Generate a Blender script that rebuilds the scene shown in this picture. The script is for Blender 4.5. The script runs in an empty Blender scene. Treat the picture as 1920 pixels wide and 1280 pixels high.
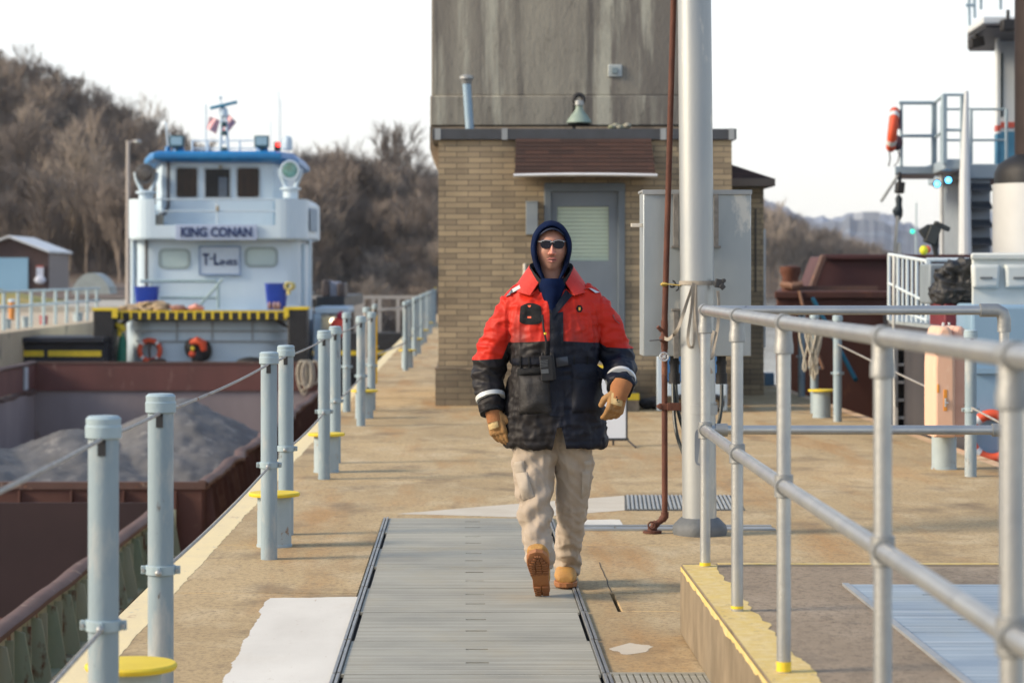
import bpy, bmesh, math, random
from math import sin, cos, pi, radians, sqrt
from mathutils import Vector, Matrix, noise
from mathutils.bvhtree import BVHTree
random.seed(7)
SC = bpy.context.scene
COL = SC.collection

# ------------------------------------------------------------------ camera
F, VX, VY, H = 4500.0, 870.0, 518.0, 1.5
cam = bpy.data.cameras.new('camera'); co = bpy.data.objects.new('camera', cam); COL.objects.link(co)
co.location = (0, 0, H); co.rotation_euler = (pi/2, 0, 0)
cam.sensor_width = 36; cam.lens = F/1920*36
cam.shift_x = (960-VX)/1920; cam.shift_y = -(640-VY)/1920
cam.clip_start = 0.1; cam.clip_end = 20000
cam.dof.use_dof = True; cam.dof.focus_distance = 11.25; cam.dof.aperture_fstop = 4.0; cam.dof.aperture_blades = 9
SC.camera = co

# ------------------------------------------------------------------ sky, sun, exposure
SUN_EL, SUN_AZ = radians(27), radians(-103)        # azimuth measured from +Y towards +X
w = bpy.data.worlds.new('World'); SC.world = w; w.use_nodes = True
nt = w.node_tree; nt.nodes.clear()
N = nt.nodes.new; Lk = nt.links.new
sky = N('ShaderNodeTexSky'); sky.sky_type = 'NISHITA'; sky.sun_disc = False
sky.sun_elevation = SUN_EL; sky.sun_rotation = SUN_AZ; sky.air_density = 1.0; sky.dust_density = 2.0
b1 = N('ShaderNodeBackground'); b1.inputs[1].default_value = 0.05; Lk(sky.outputs[0], b1.inputs[0])
tc = N('ShaderNodeTexCoord'); sp = N('ShaderNodeSeparateXYZ'); Lk(tc.outputs['Generated'], sp.inputs[0])
nz = N('ShaderNodeTexNoise'); nz.inputs['Scale'].default_value = 3.0; nz.inputs['Detail'].default_value = 4
mp = N('ShaderNodeMapping'); mp.inputs['Scale'].default_value = (1, 1, 5); Lk(tc.outputs['Generated'], mp.inputs[0]); Lk(mp.outputs[0], nz.inputs[0])
ma = N('ShaderNodeMath'); ma.operation = 'MULTIPLY_ADD'; ma.inputs[1].default_value = 0.12; Lk(nz.outputs[0], ma.inputs[0]); Lk(sp.outputs[2], ma.inputs[2])
rp = N('ShaderNodeValToRGB'); Lk(ma.outputs[0], rp.inputs[0])
e = rp.color_ramp.elements; e[0].position = 0.05; e[0].color = (0.70, 0.695, 0.685, 1); e[1].position = 0.70; e[1].color = (0.17, 0.26, 0.42, 1)
k = rp.color_ramp.elements.new(0.22); k.color = (0.70, 0.71, 0.72, 1)
b2 = N('ShaderNodeBackground'); b2.inputs[1].default_value = 1.0; Lk(rp.outputs[0], b2.inputs[0])
ad = N('ShaderNodeAddShader'); Lk(b1.outputs[0], ad.inputs[0]); Lk(b2.outputs[0], ad.inputs[1])
ow = N('ShaderNodeOutputWorld'); Lk(ad.outputs[0], ow.inputs[0])
sl = bpy.data.lights.new('sun', 'SUN'); sl.energy = 3.7; sl.angle = radians(17); sl.color = (1.0, 0.83, 0.62)
so = bpy.data.objects.new('sun', sl); COL.objects.link(so)
sd = Vector((sin(SUN_AZ)*cos(SUN_EL), cos(SUN_AZ)*cos(SUN_EL), sin(SUN_EL)))
so.rotation_euler = sd.to_track_quat('Z', 'Y').to_euler(); so.location = (0, 0, 50)
vs = SC.view_settings; SC.display_settings.display_device = 'sRGB'
vs.view_transform = 'Standard'; vs.look = 'None'; vs.exposure = 0.42; vs.gamma = 1.0; vs.use_curve_mapping = False
SC.render.engine = 'CYCLES'; SC.cycles.use_denoising = True
SC.cycles.max_bounces = 6; SC.cycles.diffuse_bounces = 3; SC.cycles.transparent_max_bounces = 8
SC.cycles.volume_bounces = 0; SC.cycles.caustics_reflective = False; SC.cycles.caustics_refractive = False

# ------------------------------------------------------------------ helpers
def P(px, py, Y):
    return Vector(((px-VX)*Y/F, Y, H-(py-VY)*Y/F))
def GX(px, py):                                   # a point of the deck (z = 0)
    Y = H*F/(py-VY); return Vector(((px-VX)*Y/F, Y, 0))

class MB:
    def __init__(s): s.v = []; s.f = []; s.m = []
    def add(s, vs, fs, mi=0):
        o = len(s.v); s.v += [tuple(v) for v in vs]
        for f in fs: s.f.append(tuple(i+o for i in f)); s.m.append(mi)
        return s
    def box(s, x0, x1, y0, y1, z0, z1, mi=0):
        v = [(x0,y0,z0),(x1,y0,z0),(x1,y1,z0),(x0,y1,z0),(x0,y0,z1),(x1,y0,z1),(x1,y1,z1),(x0,y1,z1)]
        return s.add(v, [(0,3,2,1),(4,5,6,7),(0,1,5,4),(1,2,6,5),(2,3,7,6),(3,0,4,7)], mi)
    def obox(s, c, size, M=None, mi=0):
        a, b, d = [q/2 for q in size]; M = M or Matrix()
        v = [Vector(c)+(M.to_3x3() @ Vector(q)) for q in [(-a,-b,-d),(a,-b,-d),(a,b,-d),(-a,b,-d),(-a,-b,d),(a,-b,d),(a,b,d),(-a,b,d)]]
        return s.add(v, [(0,3,2,1),(4,5,6,7),(0,1,5,4),(1,2,6,5),(2,3,7,6),(3,0,4,7)], mi)
    def pbox(s, px0, py0, px1, py1, Y, dep, mi=0):
        a = P(px0, py1, Y); b = P(px1, py0, Y); return s.box(a.x, b.x, Y, Y+dep, a.z, b.z, mi)
    def loft(s, rings, cap=True, mi=0, closed=True):
        n = len(rings[0]); vs = [p for r in rings for p in r]; fs = []
        for i in range(len(rings)-1):
            for j in range(n if closed else n-1):
                k = (j+1) % n
                fs.append((i*n+j, i*n+k, (i+1)*n+k, (i+1)*n+j))
        if cap:
            fs.append(tuple(range(n-1, -1, -1))); fs.append(tuple((len(rings)-1)*n+j for j in range(n)))
        return s.add(vs, fs, mi)
    def tube(s, pts, r, n=10, mi=0, cap=True, flat=1.0):
        pts = [Vector(p) for p in pts]; rr = r if isinstance(r, (list, tuple)) else [r]*len(pts)
        rings = []; up = None
        for i, p in enumerate(pts):
            t = (pts[min(i+1, len(pts)-1)]-pts[max(i-1, 0)]).normalized()
            if up is None:
                up = Vector((0, 0, 1)) if abs(t.z) < .9 else Vector((0, -1, 0))
            a = t.cross(up)
            if a.length < 1e-6: a = t.orthogonal()
            a.normalize(); b = a.cross(t).normalized(); up = b
            rings.append([p+(a*cos(2*pi*j/n)+b*sin(2*pi*j/n)*flat)*rr[i] for j in range(n)])
        return s.loft(rings, cap, mi)
    def cyl(s, p0, p1, r0, r1=None, n=16, mi=0):
        return s.tube([p0, p1], [r0, r0 if r1 is None else r1], n, mi)
    def lathe(s, prof, c=(0, 0, 0), n=24, mi=0):
        c = Vector(c)
        return s.loft([[c+Vector((r*cos(2*pi*j/n), r*sin(2*pi*j/n), z)) for j in range(n)] for r, z in prof], True, mi)
    def prism(s, poly, a0, a1, axis='y', mi=0):
        def mk(u, v, a): return {'y': (u, a, v), 'x': (a, u, v), 'z': (u, v, a)}[axis]
        n = len(poly); vs = [mk(u, v, a0) for u, v in poly]+[mk(u, v, a1) for u, v in poly]
        fs = [tuple(range(n)), tuple(range(2*n-1, n-1, -1))]+[(i, i+n, (i+1) % n+n, (i+1) % n) for i in range(n)]
        return s.add(vs, fs, mi)
    def torus(s, c, R, r, nrm='y', n=28, m=10, mi=0, a0=0, a1=2*pi, M=None):
        rings = []; full = abs(a1-a0-2*pi) < 1e-6; cnt = n if full else n+1; M = M or Matrix()
        for i in range(cnt):
            a = a0+(a1-a0)*i/n; ring = []
            for j in range(m):
                b = 2*pi*j/m; u = (R+r*cos(b))*cos(a); v = (R+r*cos(b))*sin(a); h = r*sin(b)
                q = {'y': Vector((u, h, v)), 'z': Vector((u, v, h)), 'x': Vector((h, u, v))}[nrm]
                ring.append(Vector(c)+M.to_3x3() @ q)
            rings.append(ring)
        if full: rings.append(rings[0])
        return s.loft(rings, not full, mi)
    def sphere(s, c, r, n=16, m=10, mi=0):
        r = r if isinstance(r, tuple) else (r, r, r); c = Vector(c)
        return s.loft([[c+Vector((r[0]*sin(t)*cos(2*pi*j/n), r[1]*sin(t)*sin(2*pi*j/n), -r[2]*cos(t))) for j in range(n)]
                       for t in [max(.02, min(pi-.02, pi*i/m)) for i in range(m+1)]], True, mi)
    def mesh(s, name, mats, origin=(0, 0, 0), smooth=True, ang=35, fix=True):
        me = bpy.data.meshes.new(name); o = Vector(origin)
        me.from_pydata([tuple(Vector(v)-o) for v in s.v], [], s.f)
        for m_ in (mats if isinstance(mats, (list, tuple)) else [mats]): me.materials.append(m_)
        if any(s.m): me.polygons.foreach_set('material_index', s.m)
        if fix:
            bm = bmesh.new(); bm.from_mesh(me); bmesh.ops.recalc_face_normals(bm, faces=bm.faces); bm.to_mesh(me); bm.free()
        if smooth:
            me.polygons.foreach_set('use_smooth', [True]*len(me.polygons)); me.set_sharp_from_angle(angle=radians(ang))
        me.update(); return me
    def build(s, name, mats, parent=None, smooth=True, bevel=0, ang=35, origin=None, label=None):
        org = origin if origin is not None else (parent['_o'] if parent is not None and '_o' in parent else (0, 0, 0))
        o = bpy.data.objects.new(name, s.mesh(name, mats, org, smooth, ang)); COL.objects.link(o)
        if parent is not None: o.parent = parent
        elif origin is not None: o.location = origin
        if parent is not None: o['_o'] = tuple(org)
        if bevel:
            b = o.modifiers.new('bevel', 'BEVEL'); b.width = bevel; b.segments = 2; b.limit_method = 'ANGLE'; b.angle_limit = radians(40)
        if label: o['label'] = label
        return o

def split(q, name, mats, parent=None, **kw):
    """build each connected piece of q as an object of its own"""
    par = list(range(len(q.v)))
    def find(i):
        while par[i] != i: par[i] = par[par[i]]; i = par[i]
        return i
    for f in q.f:
        for j in f[1:]: par[find(j)] = find(f[0])
    gs = {}
    for k, f in enumerate(q.f): gs.setdefault(find(f[0]), []).append(k)
    out = []
    for ks in gs.values():
        ids = sorted({i for k in ks for i in q.f[k]}); mp = {i: n for n, i in enumerate(ids)}
        m = MB(); m.add([q.v[i] for i in ids], [tuple(mp[i] for i in q.f[k]) for k in ks]); out.append(m.build(name, mats, parent, **kw))
    return out[0]
def E(name, label, cat, loc=(0, 0, 0), group=None):
    o = bpy.data.objects.new(name, None); COL.objects.link(o); o.location = loc; o.empty_display_size = .1
    o['label'] = label; o['category'] = cat; o['_o'] = tuple(loc)
    if group: o['group'] = group
    return o
def tag(o, label=None, cat=None, group=None, kind=None):
    for a, b in (('label', label), ('category', cat), ('group', group), ('kind', kind)):
        if b: o[a] = b
    return o
def struct(name, mb, m, **kw):
    return tag(mb.build(name, m, **kw), kind='structure')
def dup(root, loc, label=None, rz=None, group=None):
    r = root.copy(); COL.objects.link(r); r.location = loc
    if rz is not None: r.rotation_euler = (0, 0, rz)
    if label: r['label'] = label
    if group: r['group'] = group
    for ch in list(root.children):
        c = ch.copy(); COL.objects.link(c); c.parent = r
        for g in ch.children:
            d = g.copy(); COL.objects.link(d); d.parent = c
    return r
ORD = ['first', 'second', 'third', 'fourth', 'fifth', 'sixth', 'seventh', 'eighth', 'ninth', 'tenth', 'eleventh', 'twelfth',
       'thirteenth', 'fourteenth', 'fifteenth', 'sixteenth']

# ------------------------------------------------------------------ materials
MC = {}
def M(name, c1, c2=None, rough=.6, metal=0., scale=4, st=(1, 1, 1), bump=.15, bs=None, c3=None, t3=.6, s3=1.5, st3=None, w3=.06,
      c4=None, t4=.62, s4=9, spec=.5, rnd=True, emit=None, es=0, coat=0):
    if name in MC: return MC[name]
    m = bpy.data.materials.new(name); m.use_nodes = True; t = m.node_tree; N = t.nodes.new; L = t.links.new
    b = t.nodes['Principled BSDF']; b.inputs['Roughness'].default_value = rough; b.inputs['Metallic'].default_value = metal
    b.inputs['Specular IOR Level'].default_value = spec; b.inputs['Coat Weight'].default_value = coat
    c2 = c2 or tuple(x*.8 for x in c1)
    tc = N('ShaderNodeTexCoord'); vec = tc.outputs['Object']
    if rnd:
        oi = N('ShaderNodeObjectInfo'); mm = N('ShaderNodeMath'); mm.operation = 'MULTIPLY'; mm.inputs[1].default_value = 37
        L(oi.outputs['Random'], mm.inputs[0]); va = N('ShaderNodeVectorMath'); va.operation = 'ADD'; L(vec, va.inputs[0]); L(mm.outputs[0], va.inputs[1]); vec = va.outputs[0]
    def ns(sc, st_, det=6, ro=.6):
        mp = N('ShaderNodeMapping'); mp.inputs['Scale'].default_value = st_; L(vec, mp.inputs[0])
        n = N('ShaderNodeTexNoise'); n.inputs['Scale'].default_value = sc; n.inputs['Detail'].default_value = det; n.inputs['Roughness'].default_value = ro
        L(mp.outputs[0], n.inputs[0]); return n.outputs[0]
    def mix(fac, a, bcol):
        mx = N('ShaderNodeMix'); mx.data_type = 'RGBA'; L(fac, mx.inputs[0])
        if isinstance(a, tuple): mx.inputs[6].default_value = (*a, 1)
        else: L(a, mx.inputs[6])
        mx.inputs[7].default_value = (*bcol, 1); return mx.outputs[2]
    def rng(v, a, c):
        r = N('ShaderNodeMapRange'); r.inputs[1].default_value = a; r.inputs[2].default_value = c; L(v, r.inputs[0]); return r.outputs[0]
    n1 = ns(scale, st); col = mix(rng(n1, .32, .68), c1, c2)
    if c3: col = mix(rng(ns(s3, st3 or st, 8, .65), t3, t3+w3), col, c3)
    if c4: col = mix(rng(ns(s4, st3 or st, 8, .7), t4, t4+.05), col, c4)
    L(col, b.inputs['Base Color'])
    if bump:
        bp = N('ShaderNodeBump'); bp.inputs['Strength'].default_value = bump; bp.inputs['Distance'].default_value = .01
        L(ns(bs or scale*8, st, 5, .7), bp.inputs['Height']); L(bp.outputs[0], b.inputs['Normal'])
        rr = N('ShaderNodeMapRange'); rr.inputs[3].default_value = max(0, rough-.08); rr.inputs[4].default_value = min(1, rough+.1); L(n1, rr.inputs[0]); L(rr.outputs[0], b.inputs['Roughness'])
    if emit:
        b.inputs['Emission Color'].default_value = (*emit, 1); b.inputs['Emission Strength'].default_value = es
    MC[name] = m; return m

postblue = M('post_paint', (.29, .375, .42), (.22, .29, .33), .55, 0, 3, (1, 1, .35), .2, 40, c3=(.40, .42, .41), t3=.52, s3=7, w3=.15, c4=(.13, .12, .11), t4=.64, s4=16)
capblue = M('cap_paint', (.35, .45, .49), (.29, .38, .42), .5, 0, 6, c4=(.25, .27, .25), t4=.66)
alu = M('aluminium_pipe', (.50, .50, .47), (.37, .38, .385), .36, .75, 6, (1, 1, 1), .12, 60, c4=(.22, .22, .22), t4=.68, s4=12)
alufit = M('aluminium_fitting', (.37, .37, .35), (.27, .28, .28), .45, .6, 8, bump=.2)
galv = M('galvanised', (.40, .41, .40), (.31, .33, .34), .5, .5, 5, (1, 1, .3), .1, 50, c3=(.60, .58, .52), t3=.62, s3=3)
polem = M('lamp_pole_aluminium', (.45, .46, .44), (.33, .36, .385), .45, .6, 2.2, (1, 1, .25), .08, 80, c3=(.66, .63, .56), t3=.58, s3=3, c4=(.34, .33, .30), t4=.7, s4=10)
yel = M('yellow_paint', (.80, .60, .03), (.68, .50, .03), .6, 0, 6, c4=(.35, .25, .08), t4=.66, s4=14)
rope = M('wire_rope', (.45, .44, .41), (.30, .28, .25), .6, .3, 30, bump=.5, c4=(.25, .14, .08), t4=.6, s4=8)
dark = M('dark_metal', (.03, .032, .035), (.02, .02, .022), .55)
blackrub = M('black_rubber', (.018, .018, .02), (.012, .012, .013), .6, bump=.1)
rust = M('rusty_pipe', (.13, .045, .025), (.08, .028, .018), .75, .1, 12, (1, 1, .6), .5, 60, c3=(.22, .09, .05), t3=.6, s3=8, c4=(.35, .30, .28), t4=.72, s4=25)
whitep = M('white_paint', (.68, .73, .78), (.60, .66, .72), .4, 0, 2, bump=.04, c3=(.5, .5, .48), t3=.68, s3=2, st3=(1, 1, .2))
glassd = M('dark_glass', (.035, .02, .014), (.015, .012, .012), .25, 0, 3, (3, 1, .4), bump=0, spec=.25)

# ------------------------------------------------------------------ the lock wall deck
CONC = bpy.data.materials.new('deck_concrete')
def concrete(m, cols, joint=False):
    m.use_nodes = True; t = m.node_tree; N = t.nodes.new; L = t.links.new; b = t.nodes['Principled BSDF']
    tc = N('ShaderNodeTexCoord')
    def ns(sc, st_=(1, 1, 1), det=8, ro=.6):
        mp = N('ShaderNodeMapping'); mp.inputs['Scale'].default_value = st_; L(tc.outputs['Object'], mp.inputs[0])
        n = N('ShaderNodeTexNoise'); n.inputs['Scale'].default_value = sc; n.inputs['Detail'].default_value = det; n.inputs['Roughness'].default_value = ro
        L(mp.outputs[0], n.inputs[0]); return n.outputs[0]
    def rng(v, a, c, lo=0, hi=1):
        r = N('ShaderNodeMapRange'); r.inputs[1].default_value = a; r.inputs[2].default_value = c; r.inputs[3].default_value = lo; r.inputs[4].default_value = hi; L(v, r.inputs[0]); return r.outputs[0]
    def mix(fac, a, c):
        mx = N('ShaderNodeMix'); mx.data_type = 'RGBA'; L(fac, mx.inputs[0])
        (L(a, mx.inputs[6]) if not isinstance(a, tuple) else mx.inputs[6].__setattr__('default_value', (*a, 1)))
        mx.inputs[7].default_value = (*c, 1); return mx.outputs[2]
    col = mix(rng(ns(.55, (1, .5, 1)), .38, .62), cols[0], cols[1])
    col = mix(rng(ns(2.6, (1, .6, 1)), .50, .72, 0, .7), col, cols[2])
    col = mix(rng(ns(1.1, (1.6, .22, 1)), .52, .66, 0, .9), col, cols[3])
    col = mix(rng(ns(1.7, (1, .7, 1)), .54, .70, 0, .8), col, cols[4])
    col = mix(rng(ns(38, (1, .7, 1), 6, .85), .48, .64, 0, .75), col, cols[5]); col = mix(rng(ns(9, (1, .5, 1), 6, .8), .54, .68, 0, .55), col, cols[4])
    col = mix(rng(ns(170, (1, 1, 1), 2, .8), .55, .75, 0, .45), col, (.62, .55, .45))
    L(col, b.inputs['Base Color']); b.inputs['Roughness'].default_value = .85; b.inputs['Specular IOR Level'].default_value = .25
    bp = N('ShaderNodeBump'); bp.inputs['Strength'].default_value = .6; bp.inputs['Distance'].default_value = .006; L(ns(70, det=6, ro=.8), bp.inputs['Height'])
    L(bp.outputs[0], b.inputs['Normal'])
concrete(CONC, [(.54, .40, .215), (.42, .305, .16), (.64, .52, .33), (.44, .255, .10), (.18, .13, .08), (.18, .13, .075)])
CONG = bpy.data.materials.new('grey_concrete')
concrete(CONG, [(.32, .25, .175), (.24, .19, .135), (.42, .34, .25), (.18, .14, .105), (.12, .10, .08), (.11, .085, .06)])
CONK = M('kerb_concrete', (.27, .21, .135), (.15, .115, .07), .9, 0, 3.5, (1, 1, .8), .5, 12, c3=(.12, .095, .06), t3=.56, s3=3, st3=(1, 1, .25), w3=.2, rnd=False)
JD = M('joint_filler', (.05, .04, .03), rough=.9)

X0, X1 = -1.53, 4.32
deck = MB()
def slab(xa, xb, ya, yb, g=.009, zt=0.0):
    deck.box(xa+g, xb-g, ya+g, yb-g, -.09, zt)
ys = [-6, 2.0, 7.0, 11.38, 13.42, 17.6, 21.4, 24.4, 28.0, 32.2, 36.5, 41.5, 47, 54, 62, 71, 82, 95]
for i in range(len(ys)-1):
    a, b_ = ys[i], ys[i+1]; g = .009
    if a == 7.0:
        slab(X0, -.494, a, b_); slab(.70, X1, 10.76, b_)
        deck.prism([(.546, a+g), (X1-g, a+g), (X1-g, 10.76-g), (.70-g, 10.76-g), (.70-g, b_-g), (.546, b_-g)], -.09, 0, 'z')
    elif a == 11.38: slab(X0, -.494, a, b_); slab(.54, X1, a, b_)
    elif a == 13.42:
        deck.prism([(X0+g, a+g), (-.50, a+g), (-.50, 14.9), (.546, 14.9), (.546, a+g), (X1-g, a+g), (X1-g, b_-g), (X0+g, b_-g)], -.09, 0, 'z')
    else: slab(X0, X1, a, b_)
o = struct('lock_wall_deck', deck, CONC, bevel=.004)
ck = MB(); r_ = random.Random(12); vs_ = []
for i in range(26):
    y = 11.4+1.2*i/25; x = .70+.012*noise.noise(Vector((y*4, 1, 0)))+(y-11.4)*.008; vs_ += [(x-.0025, y, .0022), (x+.0015, y, .0022)]
ck.add(vs_, [(2*i, 2*i+1, 2*i+3, 2*i+2) for i in range(25)]); struct('deck_crack', ck, JD, smooth=False)
core = MB(); core.box(X0+.002, X1-.002, -6, 95, -4.6, -.075)
struct('lock_wall', core, CONG)

# yellow edge stripes with a ragged inner side (paint on the deck)
def ragged(xa, xb, ya, yb, amp, side, step=.05, z=.0009, seed=0):
    mb = MB(); n = int((yb-ya)/step); r = random.Random(seed); vs = []; fs = []
    for i in range(n+1):
        y = ya+(yb-ya)*i/n; d = noise.noise(Vector((y*1.3, seed, 0)))*amp+noise.noise(Vector((y*9, seed, 0)))*amp*.6+r.uniform(-.12, .12)*amp
        l, q = (xa, xb+d) if side > 0 else (xa+d, xb)
        vs += [(l, y, z), (q, y, z)]
    for i in range(n): fs.append((2*i, 2*i+1, 2*i+3, 2*i+2))
    return mb.add(vs, fs)
EDGE = M('edge_paint', (.80, .66, .36), (.72, .60, .36), .8, 0, 5, (1, .5, 1), .3, 50, c3=(.48, .33, .18), t3=.64, s3=5, c4=(.55, .50, .36), t4=.6, s4=12, rnd=False)
struct('edge_stripe', ragged(X0+.004, -1.37, 1, 95, .022, 1, seed=3), EDGE, smooth=False)
EDGER = M('edge_paint_right', (.70, .50, .30), (.55, .34, .19), .8, 0, 5, (1, .5, 1), .3, 50, c3=(.42, .24, .12), t3=.55, s3=5, rnd=False)
struct('edge_stripe', ragged(4.2, X1-.004, 1, 95, .02, -1, seed=9), EDGER, smooth=False)
# white paint patch left of the walkway and pale concrete patches
PW = M('white_floor_paint', (.72, .69, .61), (.60, .57, .50), .8, 0, 2, (1, .4, 1), .12, 70, c3=(.60, .55, .46), t3=.56, s3=3, w3=.25, c4=(.46, .38, .28), t4=.63, s4=30, rnd=False)
def patch_poly(name, pts, m, z=.001, jag=0.012, seed=1, raw=False):
    r = random.Random(seed); out = []
    pts = [Vector(p) if raw else GX(*p) for p in pts]
    for i in range(len(pts)):
        a, b_ = pts[i], pts[(i+1) % len(pts)]; n = max(1, int((b_-a).length/.015))
        for j in range(n):
            q = a.lerp(b_, j/n); d = noise.noise(q*5+Vector((seed, 0, 0)))*jag*2.2+noise.noise(q*23)*jag*.7+r.uniform(-jag, jag)*.12
            out.append((q.x+d, q.y+d*1.5, z))
    mb = MB(); mb.add(out, [tuple(range(len(out)))]); return struct(name, mb, m, smooth=False)
patch_poly('painted_patch', [(505, 1121), (677, 1118), (616, 1292), (398, 1312)], PW, jag=.009)
PC = M('pale_concrete', (.60, .55, .45), (.52, .46, .36), .85, 0, 3, bump=.3, bs=60, c4=(.36, .29, .21), t4=.66, s4=14, rnd=False)
patch_poly('concrete_patch', [(742, 963), (960, 945), (1168, 929), (1188, 955), (1098, 962), (985, 970)], PC, jag=.008, seed=2)
patch_poly('concrete_patch', [(1092, 974), (1160, 974), (1172, 984), (1140, 990), (1092, 990)], PW, jag=.012, seed=4)
patch_poly('concrete_patch', [(1140, 1216), (1180, 1205), (1232, 1210), (1215, 1222), (1170, 1226)], PC, jag=.02, seed=6)

# the aluminium cable trench cover: eleven plates with ribs, finger slots and edge strips
PLATE = bpy.data.materials.new('trench_plate')
def mkplate(m, base, dk, light):
    m.use_nodes = True; t = m.node_tree; N = t.nodes.new; L = t.links.new; b = t.nodes['Principled BSDF']
    tc = N('ShaderNodeTexCoord')
    def ns(sc, st_, det=5, ro=.6):
        mp = N('ShaderNodeMapping'); mp.inputs['Scale'].default_value = st_; L(tc.outputs['Object'], mp.inputs[0])
        n = N('ShaderNodeTexNoise'); n.inputs['Scale'].default_value = sc; n.inputs['Detail'].default_value = det; n.inputs['Roughness'].default_value = ro
        L(mp.outputs[0], n.inputs[0]); return n.outputs[0]
    def mix(v, a, c, x, y, hi=1):
        r = N('ShaderNodeMapRange'); r.inputs[1].default_value = x; r.inputs[2].default_value = y; r.inputs[4].default_value = hi; L(v, r.inputs[0])
        mx = N('ShaderNodeMix'); mx.data_type = 'RGBA'; L(r.outputs[0], mx.inputs[0])
        (L(a, mx.inputs[6]) if not isinstance(a, tuple) else mx.inputs[6].__setattr__('default_value', (*a, 1)))
        mx.inputs[7].default_value = (*c, 1); return mx.outputs[2]
    col = mix(ns(1.2, (1, 1.2, 1)), base, dk, .4, .65)
    col = mix(ns(1, (.35, 38, 1)), col, light, .52, .64, .85)
    col = mix(ns(1.3, (.35, 26, 1)), col, tuple(x*.5 for x in dk), .56, .68, .8)
    col = mix(ns(.9, (1.5, 1, 1), 8, .7), col, (base[0]*1.02, base[1]*.9, base[2]*.72), .5, .7, .5)
    L(col, b.inputs['Base Color']); b.inputs['Metallic'].default_value = .0; b.inputs['Roughness'].default_value = .7; b.inputs['Specular IOR Level'].default_value = .2
    bp = N('ShaderNodeBump'); bp.inputs['Strength'].default_value = .35; bp.inputs['Distance'].default_value = .004; L(ns(1, (.5, 60, 1)), bp.inputs['Height']); L(bp.outputs[0], b.inputs['Normal'])
mkplate(PLATE, (.36, .35, .29), (.27, .265, .225), (.50, .48, .41))
PLATEB = bpy.data.materials.new('blue_plate'); mkplate(PLATEB, (.30, .37, .43), (.24, .30, .36), (.44, .50, .54))
def plate(xa, xb, ya, yb, zt, slots, m, sw=.045):
    """a cover plate with real finger slots: strips left and right of a slot row"""
    mb = MB(); g = .005; ya += g; yb -= g; z0 = zt-.012
    segs = []; y = ya
    for s_ in sorted(slots):
        segs.append((y, s_-.013, None)); segs.append((s_-.013, s_+.013, s_)); y = s_+.013
    segs.append((y, yb, None))
    for a, b_, s_ in segs:
        if s_ is None: mb.box(xa, xb, a, b_, z0, zt)
        else: mb.box(xa, sxc-sw, a, b_, z0, zt); mb.box(sxc+sw, xb, a, b_, z0, zt)
    return mb
trench = E('trench_cover', 'long grey metal trench cover with finger slots under the walking man', 'floor cover', (.02, 8, 0))
q = MB(); q.box(-.49, .54, 2.5, 14.88, -.06, -.03); q.build('slot_shade', blackrub, trench, smooth=False)  # black box added under the plates, stands in for shade in the slots
yy = 14.87; i = 0
while yy > 2.5:
    a = yy-.835; sk = .004*(i-3); sxc = .052
    xa, xb = -.462+.012*(i % 2), .505+.01*((i+1) % 2)
    plate(xa, xb, a, yy, .004, [a+.28, a+.615], PLATE).build('cover_plate', PLATE, trench, smooth=False)
    st = MB()
    for s_, xx in ((-1, xa), (1, xb)):
        off = .012*(i % 2)*s_
        st.box(xx+s_*.004+off, xx+s_*.016+off, a+.02, yy-.01, -.008, .012); st.box(xx+s_*.022+off, xx+s_*.034+off, a+.02, yy-.01, -.008, .010)
    split(st, 'edge_strip', alufit, trench, smooth=False, bevel=.001)
    yy = a; i += 1
mb = MB()
for j in range(14): mb.box(.56+j*.026, .56+j*.026+.02, 8.75, 9.02, .0, .008)
mb.box(.55, .93, 9.02, 9.05, 0, .009)
tag(mb.build('drain_cover', PLATE, smooth=False), 'short ribbed metal strip across the foot of the yellow topped kerb', 'drain cover')
# cross channel beside the lamp pole, floor grating
cc = MB(); cc.box(.66, 1.84, 14.16, 14.20, 0, .012); cc.box(.66, 1.84, 14.36, 14.40, 0, .012)
for j in range(5): cc.box(.67+j*.235, .67+j*.235+.225, 14.21, 14.35, 0, .006)
tag(cc.build('channel_cover', galv, smooth=False, bevel=.001), 'narrow steel channel cover running under the lamp pole and rusty pipe', 'floor cover')
gr = E('floor_grating', 'barred steel drain grating in the deck behind the lamp pole', 'grating', (1.4, 15.9, 0))
q = MB()
for j in range(26):
    xs = 1.05+j*.0275; q.add([(xs, 15.42, .004), (xs+.018, 15.42, .004), (xs+.018+.06, 16.4, .004), (xs+.06, 16.4, .004),
                            (xs, 15.42, .010), (xs+.012, 15.42, .010), (xs+.012+.06, 16.4, .010), (xs+.06, 16.4, .010)],
                            [(0,3,2,1),(4,5,6,7),(0,1,5,4),(1,2,6,5),(2,3,7,6),(3,0,4,7)])
q.build('bar_set', M('grating_steel', (.46, .47, .44), (.36, .37, .35), .5, .2), gr, smooth=False)
q = MB(); q.add([(1.03, 15.38, .003), (1.80, 15.38, .003), (1.87, 16.44, .003), (1.10, 16.44, .003)], [(0, 1, 2, 3)]); q.build('pit', M('pit_grey', (.10, .10, .09)), gr, smooth=False)

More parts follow.
